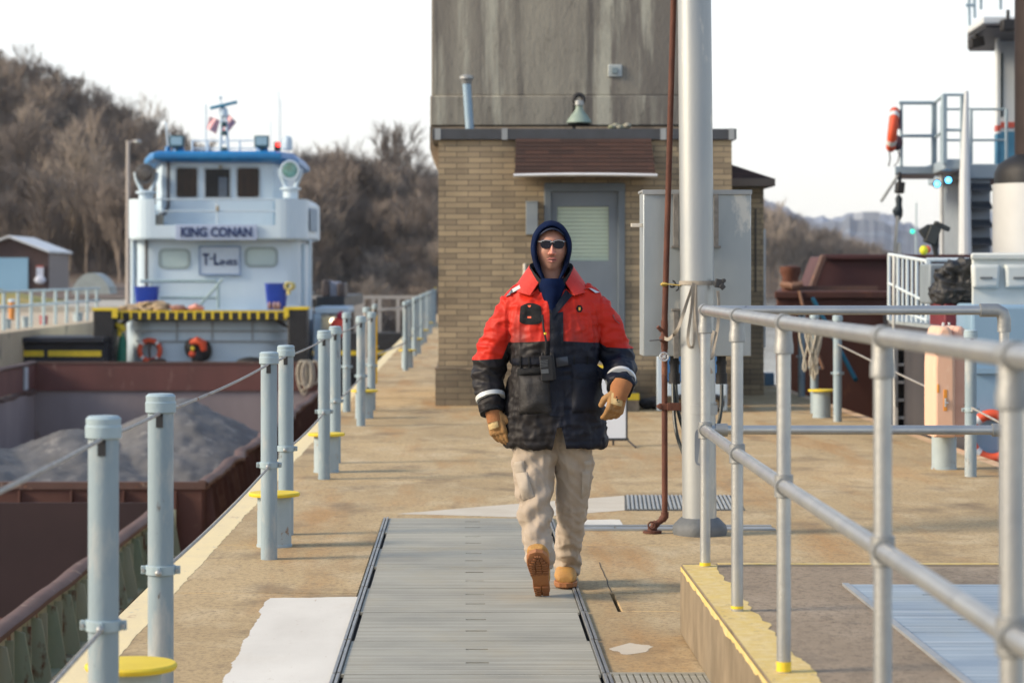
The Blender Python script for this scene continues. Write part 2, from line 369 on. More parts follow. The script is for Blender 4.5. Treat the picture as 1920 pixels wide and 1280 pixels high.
# raised slab with kerb on the right
RZ = .30
rs = MB(); rs.box(1.0305, 4.0, -3, 9.9295, .002, RZ-.0005)
struct('raised_slab', rs, CONG)
kb = MB(); kb.box(.905, 1.03, -3, 10.05, .002, RZ); kb.box(1.03, 4.0, 9.93, 10.05, .002, RZ)
struct('kerb', kb, CONK, bevel=.012)
YK = M('kerb_yellow', (.66, .48, .12), (.60, .44, .17), .8, 0, 8, bump=.4, bs=50, c3=(.70, .57, .30), t3=.42, s3=20, w3=.3, c4=(.38, .28, .15), t4=.60, s4=28, rnd=False)
kp = ragged(.909, 1.045, -2.9, 10.0, .03, 1, step=.03, z=RZ+.0009, seed=5)
struct('kerb_paint', kp, YK, smooth=False)
kq = MB(); kq.box(1.06, 4.0, 10.0, 10.046, RZ-.001, RZ+.002); struct('kerb_paint', kq, YK, smooth=False)
kr = MB(); n = 240; r_ = random.Random(3); vs_ = []; 
for i in range(n+1):
    y = -2.9+12.9*i/n; vs_ += [(.9025, y, RZ-.006), (.9025, y, RZ-.022-.014*noise.noise(Vector((y*5, 0, 0)))-r_.uniform(0, .012))]
kr.add(vs_, [(2*i, 2*i+1, 2*i+3, 2*i+2) for i in range(n)]); struct('kerb_paint', kr, YK, smooth=False)
bp_ = E('slab_cover', 'blue grey steel hatch plates set in the raised slab behind the railing', 'floor cover', (2.5, 8, RZ))
for i, (a, b_) in enumerate(((8.06, 9.32), (6.8, 8.06), (5.5, 6.8), (4.2, 5.5), (2.9, 4.2))):
    sxc = 1.78; plate(1.50, 3.9, a, b_, RZ+.006, [a+.3, a+.95], PLATEB, .06).build('cover_plate', PLATEB, bp_, smooth=False)
q = MB(); q.box(1.47, 1.495, 2.9, 9.33, RZ-.002, RZ+.010); q.build('edge_angle', galv, bp_, smooth=False)

# ------------------------------------------------------------------ guard posts, cables and mooring posts
def make_post(loc, label, h=1.1, clamp=.5, group=None, r=.044, m=None, full=True):
    t = E('guard_post', label, 'post', loc, group); x, y, z = loc; m = m or postblue
    q = MB(); q.lathe([(r, 0), (r, h-.055)], loc, 28); q.build('shaft', m, t)
    q = MB(); q.lathe([(r+.003, h-.066), (r+.008, h-.062), (r+.009, h-.03), (r+.006, h-.026), (r+.007, h-.008), (r-.002, h), (.01, h+.002)], loc, 28); q.build('cap', capblue, t)
    q = MB(); q.box(x-.010, x+.013, y-r-.003, y-r+.012, z+h-.112, z+h-.067); q.build('cable_hole', dark, t, smooth=False)
    if clamp:
        c = MB(); c.lathe([(r+.001, clamp-.016), (r+.007, clamp-.016), (r+.007, clamp+.016), (r+.001, clamp+.016)], loc, 28)
        c.obox((x, y-r-.012, z+clamp), (.014, .024, .03)); c.obox((x-r-.012, y, z+clamp), (.022, .012, .028)); c.obox((x+r+.012, y, z+clamp), (.022, .012, .028))
        cl = c.build('clamp', capblue, t, bevel=.002)
        c = MB(); c.cyl((x-r-.014, y-.018, z+clamp), (x-r-.014, y+.018, z+clamp), .006, n=8); c.cyl((x+r+.014, y-.018, z+clamp), (x+r+.014, y+.018, z+clamp), .006, n=8)
        c.sphere((x, y-r-.022, z+clamp-.004), .012, 10, 6)
        split(c, 'bolt', galv, cl)
    return t
BX = -1.035
pairs = [6.89, 12.74, 17.76, 24.1]
p0 = make_post((BX, pairs[0], 0), 'pale blue capped guard post nearest the camera, at the far left of the deck')
whichp = ['nearest', 'second', 'third', 'fourth']
seconds = [8.19, 13.95, 19.3, 26.9]
for i in range(4):
    if i: dup(p0, (BX, pairs[i], 0), f'pale blue guard post in front of the bollard of the {whichp[i]} pair', None)
    dup(p0, (BX, seconds[i], 0), f'pale blue guard post behind the yellow capped bollard of the {whichp[i]} pair')
for o_ in list(COL.objects):
    if o_.name.startswith('guard_post'): o_['group'] = 'guard posts along the left edge of the lock wall'
dup(p0, (-1.30, 26.6, 0), 'pale blue guard post on the yellow edge stripe beside the fourth pair', None, 'guard posts along the left edge of the lock wall')
gp = make_post((-1.19, 29.5, 0), 'grey weathered guard post with a loose cable, on the edge behind the fourth pair', 1.12, .42, None, .05, M('grey_post', (.34, .33, .31), (.26, .25, .24), .7, 0, 4))
gp2 = make_post((-1.27, 34.2, 0), 'tall plain grey post on the edge stripe with a taut upper and lower cable', 1.1, .5, None, .035, MC['grey_post'])
far = [(38.2, 40.6), (45.2, 48.0), (52.5, 56.0), (61, 65), (71, 76)]
for j, (a, b_) in enumerate(far):
    for s_, yy in (('nearer', a), ('farther', b_)):
        dup(p0, (-.93, yy, 0), f'{s_} guard post of the {ORD[j]} distant pair beyond the long cable gap', None, 'guard posts along the left edge of the lock wall')

def make_bollard(loc, label, h=.30, r=.095, stained=False, group=None):
    t = E('mooring_bollard', label, 'bollard', loc, group); m = M('bollard_paint', (.36, .44, .47), (.30, .37, .40), .6, 0, 5, c4=(.25, .17, .11), t4=.62, s4=9)
    q = MB(); q.lathe([(r+.004, 0), (r+.004, .012), (r, .014), (r, h-.02)], loc, 32); q.build('body', m, t)
    q = MB(); q.lathe([(r+.002, h-.022), (r+.044, h-.02), (r+.048, h-.012), (r+.048, h-.006), (r+.042, h), (.01, h+.002)], loc, 36); q.build('cap', yel, t)
    return t
bg = 'yellow capped mooring bollards on the lock wall'
b0 = make_bollard((BX, 7.46, 0), 'yellow capped pale blue bollard nearest the camera at the bottom left', group=bg)
for yy, s_ in ((13.35, 'second'), (18.4, 'third'), (25.4, 'fourth')):
    dup(b0, (BX-.02, yy, 0), f'yellow capped bollard between the posts of the {s_} pair on the left edge')
for j, (a, b_) in enumerate(far[:4]):
    dup(b0, (-.93, (a+b_)/2, 0), f'small far bollard between the posts of the {ORD[j]} distant pair')

def cable(pts, label, sag=.02, r=.0065, name='guard_cable', m=None, group=None):
    out = []; pts = [Vector(p) for p in pts]
    for a, b_ in zip(pts, pts[1:]):
        L_ = (b_-a).length
        for i in range(8):
            t = i/8; out.append(a.lerp(b_, t)-Vector((0, 0, sag*L_*.25*4*t*(1-t))))
    out.append(pts[-1]); q = MB(); q.tube(out, r, 8)
    o_ = q.build(name, m or rope); return tag(o_, label, 'cable', group)
topz = 1.035; fr = .047
def tp(y, z=topz): return (BX, y, z)
cable([tp(1.5, 1.03), tp(6.89), tp(8.19), tp(12.74), tp(13.95), tp(17.76), tp(19.3), tp(24.1), tp(26.9)], 'thin grey upper cable threaded through the tops of the left posts', .012)
cable([(BX, 1.2, .43), (BX, 6.89-.06, .49)], 'lower wire cable below the nearest left post, at the bottom left corner', .01)
for a, b_, s_ in ((8.19, 12.74, 'nearest and second'), (13.95, 17.76, 'second and third'), (19.3, 24.1, 'third and fourth')):
    cable([(BX, a+.05, .49), (BX, b_-.06, .49)], f'lower wire cable sloping between the {s_} pairs of left posts', .015)
cable([(-1.27, 34.2, 1.0), (-.93, 38.2, 1.03)], 'upper cable from the tall plain grey post to the first distant pair', .01, .012)
cable([(-1.27, 34.2, .38), (-.93, 38.2, .45)], 'lower cable from the tall plain grey post to the first distant pair', .01, .014)
cable([(-1.19, 29.5, .5), (-1.10, 27.5, .25), (BX, 24.1, .38)], 'slack grey cable sagging from the grey weathered post', .04, .012)
cable([(-1.19, 29.5, .98), (-1.1, 28, .93), (BX, 26.9, .93)], 'short slack cable at the top of the grey weathered post', .04, .010)
q = MB(); q.tube([(-1.155, 31, .1), (-1.155, 31, .99)], .018, 8); q.tube([(-1.155, 31.5, .1), (-1.155, 31.5, .99)], .018, 8)
for j in range(4): q.tube([(-1.155, 31, .2+j*.25), (-1.155, 31.5, .2+j*.25)], .012, 6)
tag(q.build('ladder_rail', yel), 'thin yellow steel ladder rail behind the grey weathered post', 'ladder')
q = MB(); q.box(-.95, -.90, 76.5, 76.8, .35, 1.15); tag(q.build('depth_marker', yel, bevel=.01), 'upright yellow marker board beside the brick building corner', 'marker')

# right edge posts and bollards
rg = 'guard posts along the right edge of the lock wall'
dup(p0, (3.80, 18.0, 0), 'pale blue guard post just behind the peach float box by the towboat', None, rg)
dup(p0, (3.86, 24.8, 0), 'pale blue guard post with a taut cable, left of the ladder on the right edge', None, rg)
dup(p0, (3.84, 26.3, 0), 'pale blue guard post with coils of white rope hung on it', None, rg)
dup(p0, (4.22, 30.0, 0), 'pale blue guard post against the rusty barge, second from the left', None, rg)
dup(p0, (4.18, 31.2, 0), 'pale blue guard post against the rusty barge, nearest the river gap', None, rg)
for o_ in COL.objects:
    if o_.get('group') == rg:
        for c in o_.children:
            pass
dup(b0, (3.74, 18.7, 0), 'pale blue bollard directly under the peach float box', None)
dup(b0, (3.80, 25.5, 0), 'dirty pale bollard between the rope post and the cable post on the right', None)
cable([(3.86, 24.8, .80), (3.80, 18.0, .52), (3.8, 12, .2)], 'lower wire cable sloping along the right edge past the float box', .004, .008)
ro = MB(); r_ = random.Random(5)
for j in range(7):
    x = 3.80+r_.uniform(-.09, .05); L_ = r_.uniform(.42, .62)
    ro.tube([(x+.03*sin(a)*1.0+(.035*sin(a*2)), 26.2-.03*j*.3, .98-L_*(1-cos(a))/2) for a in [2*pi*k/18 for k in range(19)]], .012, 6)
tag(ro.build('rope_coil', M('white_rope', (.55, .51, .42), (.42, .38, .30), .9, 0, 40, bump=.6)), 'loops of off white rope hanging on a guard post near the rusty barge', 'rope')

# ------------------------------------------------------------------ pipe railing on the kerb
RY = [(.998, 9.93), (.980, 8.61), (.970, 7.28), (.970, 5.56), (.968, 4.24), (.966, 2.9), (.966, 1.6)]
rail = E('pipe_railing', 'silver aluminium two rail pipe railing along the yellow painted kerb', 'railing', (.97, 7, RZ))
TZ, MZ, pr = 1.36, .865, .0215
def tubeq(name, pts, r=pr, m=alu, n=18): return MB().tube(pts, r, n).build(name, m, rail)
for i, (x, y) in enumerate(RY):
    q = MB(); q.lathe([(pr, RZ), (pr, TZ-.06)], (x, y, 0), 20); q.v = [(a, b_, c-0) for a, b_, c in q.v]
    po = q.build('post', alu, rail)
    q = MB(); q.lathe([(pr+.006, TZ-.095), (pr+.008, TZ-.093), (pr+.008, TZ-.07), (pr+.004, TZ-.045), (pr+.004, TZ-.01)], (x, y, 0), 20)
    q.cyl((x, y-.035, TZ), (x, y+.035, TZ), pr+.0055, n=20)
    q.build('tee_fitting', alufit, rail)
    q = MB(); q.cyl((x, y-.028, MZ), (x, y+.028, MZ), pr+.0065, n=20); q.lathe([(pr+.004, MZ-.035), (pr+.007, MZ-.033), (pr+.007, MZ+.033), (pr+.004, MZ+.035)], (x, y, 0), 20)
    q.build('cross_fitting', alufit, rail)
    if i in (0, 2, 4): MB().lathe([(pr+.0012, RZ+.004), (pr+.0012, RZ+.018+.008*(i % 3))], (x, y, 0), 20).build('paint_mark', yel, po)
    elif i == 1: MB().lathe([(pr+.0012, RZ+.01), (pr+.0012, RZ+.020)], (x, y, 0), 20).build('paint_mark', yel, po)
tubeq('top_rail', [(x, y, TZ) for x, y in RY]); tubeq('mid_rail', [(x, y, MZ) for x, y in RY])
XR = 2.235
tubeq('top_rail', [(.998, 9.93, TZ), (XR-.04, 9.93, TZ)], .0195); tubeq('mid_rail', [(.998, 9.93, MZ), (XR, 9.93, MZ)], .0195)
tubeq('post', [(XR, 9.93, RZ), (XR, 9.93, TZ-.05)])
q = MB(); q.cyl((1.04, 9.93, MZ), (1.09, 9.93, MZ), .027, n=20); q.cyl((XR-.05, 9.93, MZ), (XR+.025, 9.93, MZ), .027, n=20)
q.tube([(XR-.10, 9.93, TZ), (XR-.03, 9.93, TZ), (XR-.008, 9.93, TZ-.012), (XR, 9.93, TZ-.04), (XR, 9.93, TZ-.09)], .028, 20)
split(q, 'elbow_fitting', alufit, rail)
tubeq('post', [(1.045, 4.43, RZ), (1.045, 4.43, TZ-.01)], .0235)
tubeq('top_rail', [(.968, 4.3, TZ), (1.045, 4.43, TZ), (1.9, 4.47, TZ)], .0215)
tubeq('mid_rail', [(1.045, 4.43, MZ+.02), (1.9, 4.47, MZ+.02)], .0215)
tubeq('post', [(1.80, 4.47, RZ), (1.80, 4.47, TZ)], .0215)

# ------------------------------------------------------------------ lamp pole, cabinet, pipe
PXc, PYc = 1.370, 13.95
pole = E('lamp_pole', 'tall thick silver aluminium lamp pole standing on the deck with a dark grey base boot', 'lamp pole', (PXc, PYc, 0))
q = MB(); lean = -.010
q.loft([[Vector((PXc+lean*z+r*cos(2*pi*j/40), PYc+r*sin(2*pi*j/40), z)) for j in range(40)] for z, r in ((0, .099), (.9, .099), (3.5, .097), (11, .075))])
q.build('shaft', polem, pole)
boot = MB(); rings = []
for z, r in ((0, .140), (.03, .146), (.06, .138), (.082, .118), (.095, .106), (.10, .1005)):
    rings.append([Vector((PXc+r*cos(a)*(1+.10*abs(cos(2*a+.4))**3), PYc+r*sin(a)*(1+.10*abs(cos(2*a+.4))**3), z)) for a in [2*pi*j/48 for j in range(48)]])
boot.loft(rings); boot.build('base_boot', M('boot_grey', (.15, .16, .17), (.09, .10, .105), .6, 0, 8, bump=.4), pole)
q = MB(); q.lathe([(.100, .70), (.1035, .70), (.1035, .755), (.100, .755)], (PXc, PYc, 0), 40); q.lathe([(.1005, .762), (.1015, .762), (.1015, .768), (.1, .768)], (PXc, PYc, 0), 40)
q.build('steel_band', galv, pole)
hx = MB(); rings = []
for d in (.0, .004):
    ring = []
    for k in range(24):
        a = 2*pi*k/24; c_ = .42*(abs(cos(a))**.5)*(1 if cos(a) > 0 else -1); s_ = .105*(abs(sin(a))**.35)*(1 if sin(a) > 0 else -1)
        an = radians(-88)+c_; ring.append(Vector((PXc+(.0995+d)*cos(an), PYc+(.0995+d)*sin(an), .515+s_)))
    rings.append(ring)
hx.loft(rings); hx.build('access_cover', M('cover_grey', (.22, .25, .28), (.17, .19, .22), .5), pole)
q = MB(); q.lathe([(.0975, 3.02-.02), (.1, 3.0), (.1, 3.01), (.0975, 3.03)], (PXc-.03, PYc, -.0), 40)
lab = MB()
hd = MB(); hd.tube([(PXc-.11, PYc, 10.9), (PXc-.11, PYc-.6, 11.1), (PXc-.11, PYc-1.4, 11.15)], .04, 10); hd.obox((PXc-.11, PYc-1.7, 11.12), (.25, .6, .12)); hd.build('lamp_head', galv, pole)

cab = E('electrical_cabinet', 'big dull silver electrical cabinet mounted on the back of the lamp pole', 'cabinet', (1.38, 14.3, 1.0))
cx0, cx1, cy0, cy1 = 1.056, 1.692, 14.14, 14.44; cz0, cz1 = 1.5-150*14.14/F, 1.5+158*14.14/F
CABM = M('cabinet_aluminium', (.39, .42, .425), (.30, .34, .36), .45, .5, 2.5, (1, 1, .5), .08, 60, c3=(.58, .57, .52), t3=.6, s3=3, c4=(.27, .28, .28), t4=.68, s4=8)
q = MB(); q.box(cx0, cx1, cy0, cy1, cz0, cz1); q.build('body', CABM, cab, bevel=.006)
q = MB(); q.box(cx0-.008, cx1+.004, cy0-.014, cy1+.02, cz1-.002, cz1+.012); q.box(cx0-.008, cx1+.004, cy0-.014, cy0-.010, cz1-.016, cz1+.002); q.build('rain_hood', galv, cab, bevel=.002)
q = MB(); q.box(cx0-.07, cx0-.001, cy0+.02, cy0+.05, 1.79, 1.812); q.build('hinge_tab', M('cream', (.75, .70, .60)), cab, bevel=.002)
q = MB()
for a, b_, z0, z1 in ((1.232, 1.262, 1.68, 1.985), (1.47, 1.497, 1.68, 1.985), (1.235, 1.262, 1.02, 1.31)):
    q.box(a, b_, cy0-.03, cy0-.001, z0, z1)
for z in (1.68, 1.31): q.box(1.222, 1.51, cy0-.034, cy0-.002, z-.012, z)
split(q, 'mounting_channel', M('channel_steel', (.32, .31, .29), (.20, .19, .18), .7, .3, 20, bump=.4), cab)
for x in (1.245, 1.523):
    q = MB(); q.cyl((x, 14.2, cz0), (x, 14.2, cz0-.10), .027, n=16); q.cyl((x, 14.2, cz0-.10), (x, 14.2, cz0-.165), .034, n=16); q.cyl((x, 14.2, cz0-.03), (x, 14.2, cz0-.05), .032, n=16)
    q.build('cable_gland', blackrub, cab)
CM = M('cable_black', (.022, .03, .028), rough=.45)
for pts, lb in (([(1.235, 14.18, .87), (1.235, 14.12, .70), (1.25, 14.05, .56), (1.30, 14.0, .42), (1.35, 14.03, .34)], 'long black cable drooping left of the lamp pole'),
                ([(1.25, 14.18, .87), (1.26, 14.14, .72), (1.29, 14.1, .60), (1.33, 14.07, .53)], 'short black cable entering the pole on its left'),
                ([(1.523, 14.18, .86), (1.515, 14.14, .72), (1.49, 14.1, .62), (1.44, 14.05, .56)], 'black cable curving down right of the lamp pole')):
    sm = []
    for i in range(len(pts)-1):
        for k in range(5):
            t = k/5; p = [Vector(pts[max(0, min(len(pts)-1, i+d))]) for d in (-1, 0, 1, 2)]
            sm.append(.5*((2*p[1])+(p[2]-p[0])*t+(2*p[0]-5*p[1]+4*p[2]-p[3])*t*t+(-p[0]+3*p[1]-3*p[2]+p[3])*t**3))
    sm.append(Vector(pts[-1])); tag(MB().tube(sm, .011, 10).build('black_cable', CM), lb, 'cable')

pipe = E('rusty_pipe', 'thin rust brown water pipe rising beside the lamp pole with a small hand valve', 'pipe', (1.1, 14.06, 0))
q = MB(); xs = lambda px: (px-VX)*14.02/F
q.tube([(xs(1222), 14.02, .012), (xs(1222), 14.02, .03), (xs(1228), 14.02, .05), (xs(1242), 14.02, .08), (xs(1246.5), 14.02, .105), (xs(1246.5), 14.02, .2), (xs(1246), 14.02, .95), (xs(1246), 14.02, 1.2), (xs(1263), 14.02, 3.12), (xs(1290), 14.02, 6.2)], .0175, 14)
q.build('tube', rust, pipe)
q = MB(); q.lathe([(.055, .003), (.055, .016), (.03, .018), (.026, .035)], (xs(1223), 14.02, 0), 20)
q.tube([(xs(1225), 14.02, .04), (xs(1232), 14.02, .062)], .024, 12); q.tube([(xs(1241), 14.02, .078), (xs(1246.5), 14.02, .10), (xs(1246.5), 14.02, .125)], .0235, 12)
q.torus((xs(1221), 13.99, .05), .02, .005); split(q, 'elbow_fitting', rust, pipe)
q = MB(); zv = lambda py: 1.5-(py-VY)*14.02/F
q.tube([(xs(1246), 14.02, zv(655)), (xs(1246), 14.02, zv(600))], .0205, 12); q.sphere((xs(1245), 14.01, zv(635)), (.03, .026, .026), 12, 8)
q.tube([(xs(1240), 13.99, zv(620)), (xs(1232), 13.98, zv(612))], .012, 8); q.build('valve_body', rust, pipe)
q = MB(); c_ = (xs(1243.5), 13.965, zv(668)); q.torus(c_, .024, .005, 'y', 24, 8); 
for k in range(8): a = 2*pi*k/8; q.tube([c_, (c_[0]+.024*cos(a), c_[1], c_[2]+.024*sin(a))], .0028, 6)
q.cyl((c_[0], 13.955, c_[2]), (c_[0], 14.0, c_[2]), .008, n=10); q.build('hand_wheel', M('chrome', (.72, .72, .70), rough=.25, metal=.8), pipe)
q = MB(); q.tube([(xs(1243), 14.0, zv(636)), (xs(1216), 13.97, zv(638))], .008, 8, flat=.5); q.build('valve_lever', MC['boot_grey'], pipe)
q = MB(); zz = .74
q.obox((xs(1246), 14.02, zz), (.062, .05, .036)); q.cyl((xs(1236), 13.99, zz), (xs(1236), 14.05, zz), .014, n=12)
q.box(xs(1250), 1.275, 13.99, 13.998, zz-.022, zz+.022); q.box(xs(1250), 1.275, 14.03, 14.038, zz-.022, zz+.022)
q.build('pipe_clamp', rust, pipe, bevel=.003)
# ratchet strap
st = E('ratchet_strap', 'grey and yellow ratchet strap tying the rusty pipe to the lamp pole', 'strap', (1.36, 13.85, 1.46))
SM = M('strap_webbing', (.36, .32, .26), (.28, .25, .21), .85, 0, 20, bump=.4)
q = MB(); zs = 1.46
rg_ = []
for k in range(25):
    a = radians(-178)+radians(176)*k/24; rg_.append([Vector((1.355+.102*cos(a), PYc+.102*sin(a), zs+.014)), Vector((1.355+.105*cos(a), PYc+.105*sin(a), zs+.014)), Vector((1.355+.105*cos(a), PYc+.105*sin(a), zs-.010)), Vector((1.355+.102*cos(a), PYc+.102*sin(a), zs-.010))])
q.loft(rg_); q.build('webbing', SM, st)
q = MB(); YS = M('strap_yellow', (.50, .36, .08), (.42, .30, .07), .8, 0, 20)
q.tube([(xs(1240), 13.99, zv(533)), (xs(1250), 13.985, zv(532.5)), (1.26, 13.93, zv(535))], .012, 8, flat=.3); q.sphere((xs(1245.5), 14.015, zv(533)), (.024, .03, .013), 12, 6); q.build('hook_end', YS, st)
q = MB(); q.obox((1.475, 13.86, 1.458), (.05, .035, .05), Matrix.Rotation(.2, 4, 'Y')); q.cyl((1.50, 13.84, 1.475), (1.50, 13.90, 1.475), .012, n=10); q.obox((1.49, 13.84, 1.44), (.03, .02, .03), Matrix.Rotation(.8, 4, 'Y')); q.build('ratchet', dark, st, bevel=.003)
q = MB(); q.torus((1.215, 14.0, 1.455), .018, .005, 'y', 16, 6, a0=-2.5, a1=1.5); q.torus((1.235, 14.0, 1.435), .018, .004, 'y', 16, 6, a0=-1.5, a1=2.6); split(q, 'wire_hook', blackrub, st)
def ribbon(pts, w_, name, m, par, th=.003, side=None):
    pts = [Vector(p) for p in pts]; sm = []
    for i in range(len(pts)-1):
        p = [pts[max(0, min(len(pts)-1, i+d))] for d in (-1, 0, 1, 2)]
        for k in range(5):
            t = k/5; sm.append(.5*((2*p[1])+(p[2]-p[0])*t+(2*p[0]-5*p[1]+4*p[2]-p[3])*t*t+(-p[0]+3*p[1]-3*p[2]+p[3])*t**3))
    sm.append(pts[-1]); rr = []
    for i, p in enumerate(sm):
        t = (sm[min(i+1, len(sm)-1)]-sm[max(0, i-1)]).normalized(); tw = .6*sin(i*.35)
        a = Vector((cos(tw), sin(tw), 0)) if abs(t.z) > .5 else Vector((0, 0, 1)); a = (a-t*a.dot(t)).normalized(); b_ = t.cross(a)
        rr.append([p+a*w_/2+b_*th/2, p-a*w_/2+b_*th/2, p-a*w_/2-b_*th/2, p+a*w_/2-b_*th/2])
    return MB().loft(rr).build(name, m, par, ang=60)
Q = lambda px, py, y=13.82: tuple(P(px, py, y))
ribbon([Q(1301, 530), Q(1290, 560), Q(1279, 595), Q(1270, 618), Q(1255, 635, 13.9), Q(1246, 634, 13.97)], .020, 'loose_end', SM, st)
ribbon([Q(1300, 532), Q(1296, 580), Q(1290, 630), Q(1292, 648), Q(1299, 650), Q(1302, 630), Q(1302, 580), Q(1303, 535)], .018, 'loose_end', SM, st)
ribbon([Q(1304, 535), Q(1306, 590), Q(1312, 640), Q(1320, 668), Q(1335, 700)], .018, 'loose_end', SM, st)
ribbon([Q(1346, 545), Q(1348, 570), Q(1346, 610), Q(1340, 645), Q(1334, 672), Q(1330, 660), Q(1338, 620)], .018, 'loose_end', SM, st)

# ------------------------------------------------------------------ brick lock house with concrete tower
def brickmat(name, c1, c2, mort, bw=.30, bh=.072):
    m = bpy.data.materials.new(name); m.use_nodes = True; t = m.node_tree; N = t.nodes.new; L = t.links.new; b = t.nodes['Principled BSDF']
    tc = N('ShaderNodeTexCoord'); sp = N('ShaderNodeSeparateXYZ'); L(tc.outputs['Object'], sp.inputs[0])
    ad = N('ShaderNodeMath'); L(sp.outputs[0], ad.inputs[0]); L(sp.outputs[1], ad.inputs[1]); cb = N('ShaderNodeCombineXYZ'); L(ad.outputs[0], cb.inputs[0]); L(sp.outputs[2], cb.inputs[1])
    br = N('ShaderNodeTexBrick'); L(cb.outputs[0], br.inputs[0]); br.inputs['Scale'].default_value = 1
    br.inputs['Brick Width'].default_value = bw; br.inputs['Row Height'].default_value = bh; br.inputs['Mortar Size'].default_value = .005; br.inputs['Mortar Smooth'].default_value = .2; br.inputs['Bias'].default_value = -.15
    br.inputs['Color1'].default_value = (*c1, 1); br.inputs['Color2'].default_value = (*c2, 1); br.inputs['Mortar'].default_value = (*mort, 1)
    n = N('ShaderNodeTexNoise'); n.inputs['Scale'].default_value = 2; n.inputs['Detail'].default_value = 8; L(tc.outputs['Object'], n.inputs[0])
    r = N('ShaderNodeMapRange'); r.inputs[1].default_value = .35; r.inputs[2].default_value = .7; r.inputs[3].default_value = 1.1; r.inputs[4].default_value = .72; L(n.outputs[0], r.inputs[0])
    mu = N('ShaderNodeVectorMath'); mu.operation = 'SCALE'; L(br.outputs[0], mu.inputs[0]); L(r.outputs[0], mu.inputs[3]); L(mu.outputs[0], b.inputs['Base Color'])
    b.inputs['Roughness'].default_value = .85
    bp = N('ShaderNodeBump'); bp.inputs['Distance'].default_value = .01; bp.inputs['Strength'].default_value = .6; L(br.outputs[1], bp.inputs['Height']); bp.invert = True; L(bp.outputs[0], b.inputs['Normal'])
    return m
BR = brickmat('tan_brick', (.39, .305, .19), (.215, .17, .115), (.14, .115, .085), .27, .0655)
BRD = brickmat('dark_brick', (.22, .18, .12), (.15, .12, .085), (.10, .085, .065))
hy = 27.9; S = F/hy
hp = lambda px, py, y=hy: P(px, py, y)
house = E('lock_house', 'low tan brick lock house with grey door and brown shingle awning', 'building', (1.4, hy, 0))
hx0, hx1 = hp(822, 0).x, hp(1372, 0).x; dx0, dx1 = hp(1022, 0).x, hp(1170, 0).x; dz0, dz1 = .50, hp(0, 345).z; hz = hp(0, 262).z
q = MB()
q.box(hx0, dx0, hy, hy+.25, .42, hz); q.box(dx1, hx1, hy, hy+.25, .42, hz); q.box(dx0, dx1, hy, hy+.25, dz1, hz); q.box(dx0, dx1, hy+.002, hy+.25, .0, dz0)
q.box(hx0, hx0+.25, hy+.25, hy+4.2, .42, hz); q.box(hx1-.25, hx1, hy+.25, hy+4.2, .42, hz); q.box(hx0, hx1, hy+4.2, hy+4.45, .42, hz)
q.build('wall', BR, house, smooth=False)
q = MB(); q.box(hx0-.035, dx0, hy-.03, hy+.28, 0, .42); q.box(dx1, hx1+.03, hy-.03, hy+.28, 0, .42); q.box(hx0-.035, hx0+.25, hy+.28, hy+4.48, 0, .42); q.box(hx1-.25, hx1+.03, hy+.28, hy+4.48, 0, .42)
q.build('plinth', BRD, house, smooth=False)
q = MB(); q.box(hx0-.04, dx0, hy-.036, hy+.02, .42, .437); q.build('plinth_ledge', CONG, house, smooth=False)
FAS = M('fascia_metal', (.075, .08, .09), (.06, .064, .07), .5, .3, 5)
q = MB(); fz0, fz1 = hp(0, 262).z, hp(0, 242).z; q.box(hx0-.07, hx1+.05, hy-.05, hy+4.5, fz0, fz1); rf = q.build('roof_fascia', FAS, house, bevel=.004)
q = MB()
for px in (821, 946, 1243, 1371): a = hp(px, 0).x; q.box(a-.033, a+.033, hy-.056, hy-.0505, fz0-.004, fz1+.004)
split(q, 'fascia_clip', galv, rf, smooth=False)
# awning with shingle courses
SHG = bpy.data.materials.new('brown_shingle'); SHG.use_nodes = True; t_ = SHG.node_tree; b_n = t_.nodes['Principled BSDF']
br = t_.nodes.new('ShaderNodeTexBrick'); tcn = t_.nodes.new('ShaderNodeTexCoord'); spn = t_.nodes.new('ShaderNodeSeparateXYZ'); cbn = t_.nodes.new('ShaderNodeCombineXYZ')
t_.links.new(tcn.outputs['Object'], spn.inputs[0]); t_.links.new(spn.outputs[0], cbn.inputs[0]); t_.links.new(spn.outputs[2], cbn.inputs[1]); t_.links.new(cbn.outputs[0], br.inputs[0])
br.inputs['Scale'].default_value = 1; br.inputs['Brick Width'].default_value = .28; br.inputs['Row Height'].default_value = .0485; br.inputs['Mortar Size'].default_value = .003
br.inputs['Color1'].default_value = (.065, .030, .020, 1); br.inputs['Color2'].default_value = (.036, .018, .013, 1); br.inputs['Mortar'].default_value = (.02, .012, .01, 1)
t_.links.new(br.outputs[0], b_n.inputs['Base Color']); b_n.inputs['Roughness'].default_value = .85
ax0, ax1 = hp(967, 0).x, hp(1220, 0).x; az1, az0 = hp(0, 261).z, hp(0, 330).z; n = 9; q = MB()
for i in range(n):
    t = i/n; z = az1+(az0-az1)*t; zn = az1+(az0-az1)*(i+1)/n; y = hy-.06-.42*t; yn = hy-.06-.42*(i+1)/n
    q.add([(ax0-.02*t, y, z), (ax1+.02*t, y, z), (ax1+.02*t, yn-.008, zn), (ax0-.02*t, yn-.008, zn), (ax0-.02*t, y+.03, z-.02), (ax1+.02*t, y+.03, z-.02), (ax1+.02*t, yn+.022, zn-.002), (ax0-.02*t, yn+.022, zn-.002)],
          [(0, 1, 2, 3), (7, 6, 5, 4), (0, 3, 7, 4), (1, 5, 6, 2), (2, 6, 7, 3), (0, 4, 5, 1)])
q.prism([(hy-.051, az1-.02), (hy-.44, az0-.02), (hy-.051, az0-.02)], ax0+.02, ax1-.02, 'x')
awn = q.build('awning', SHG, house, smooth=False)
q = MB(); rr = []
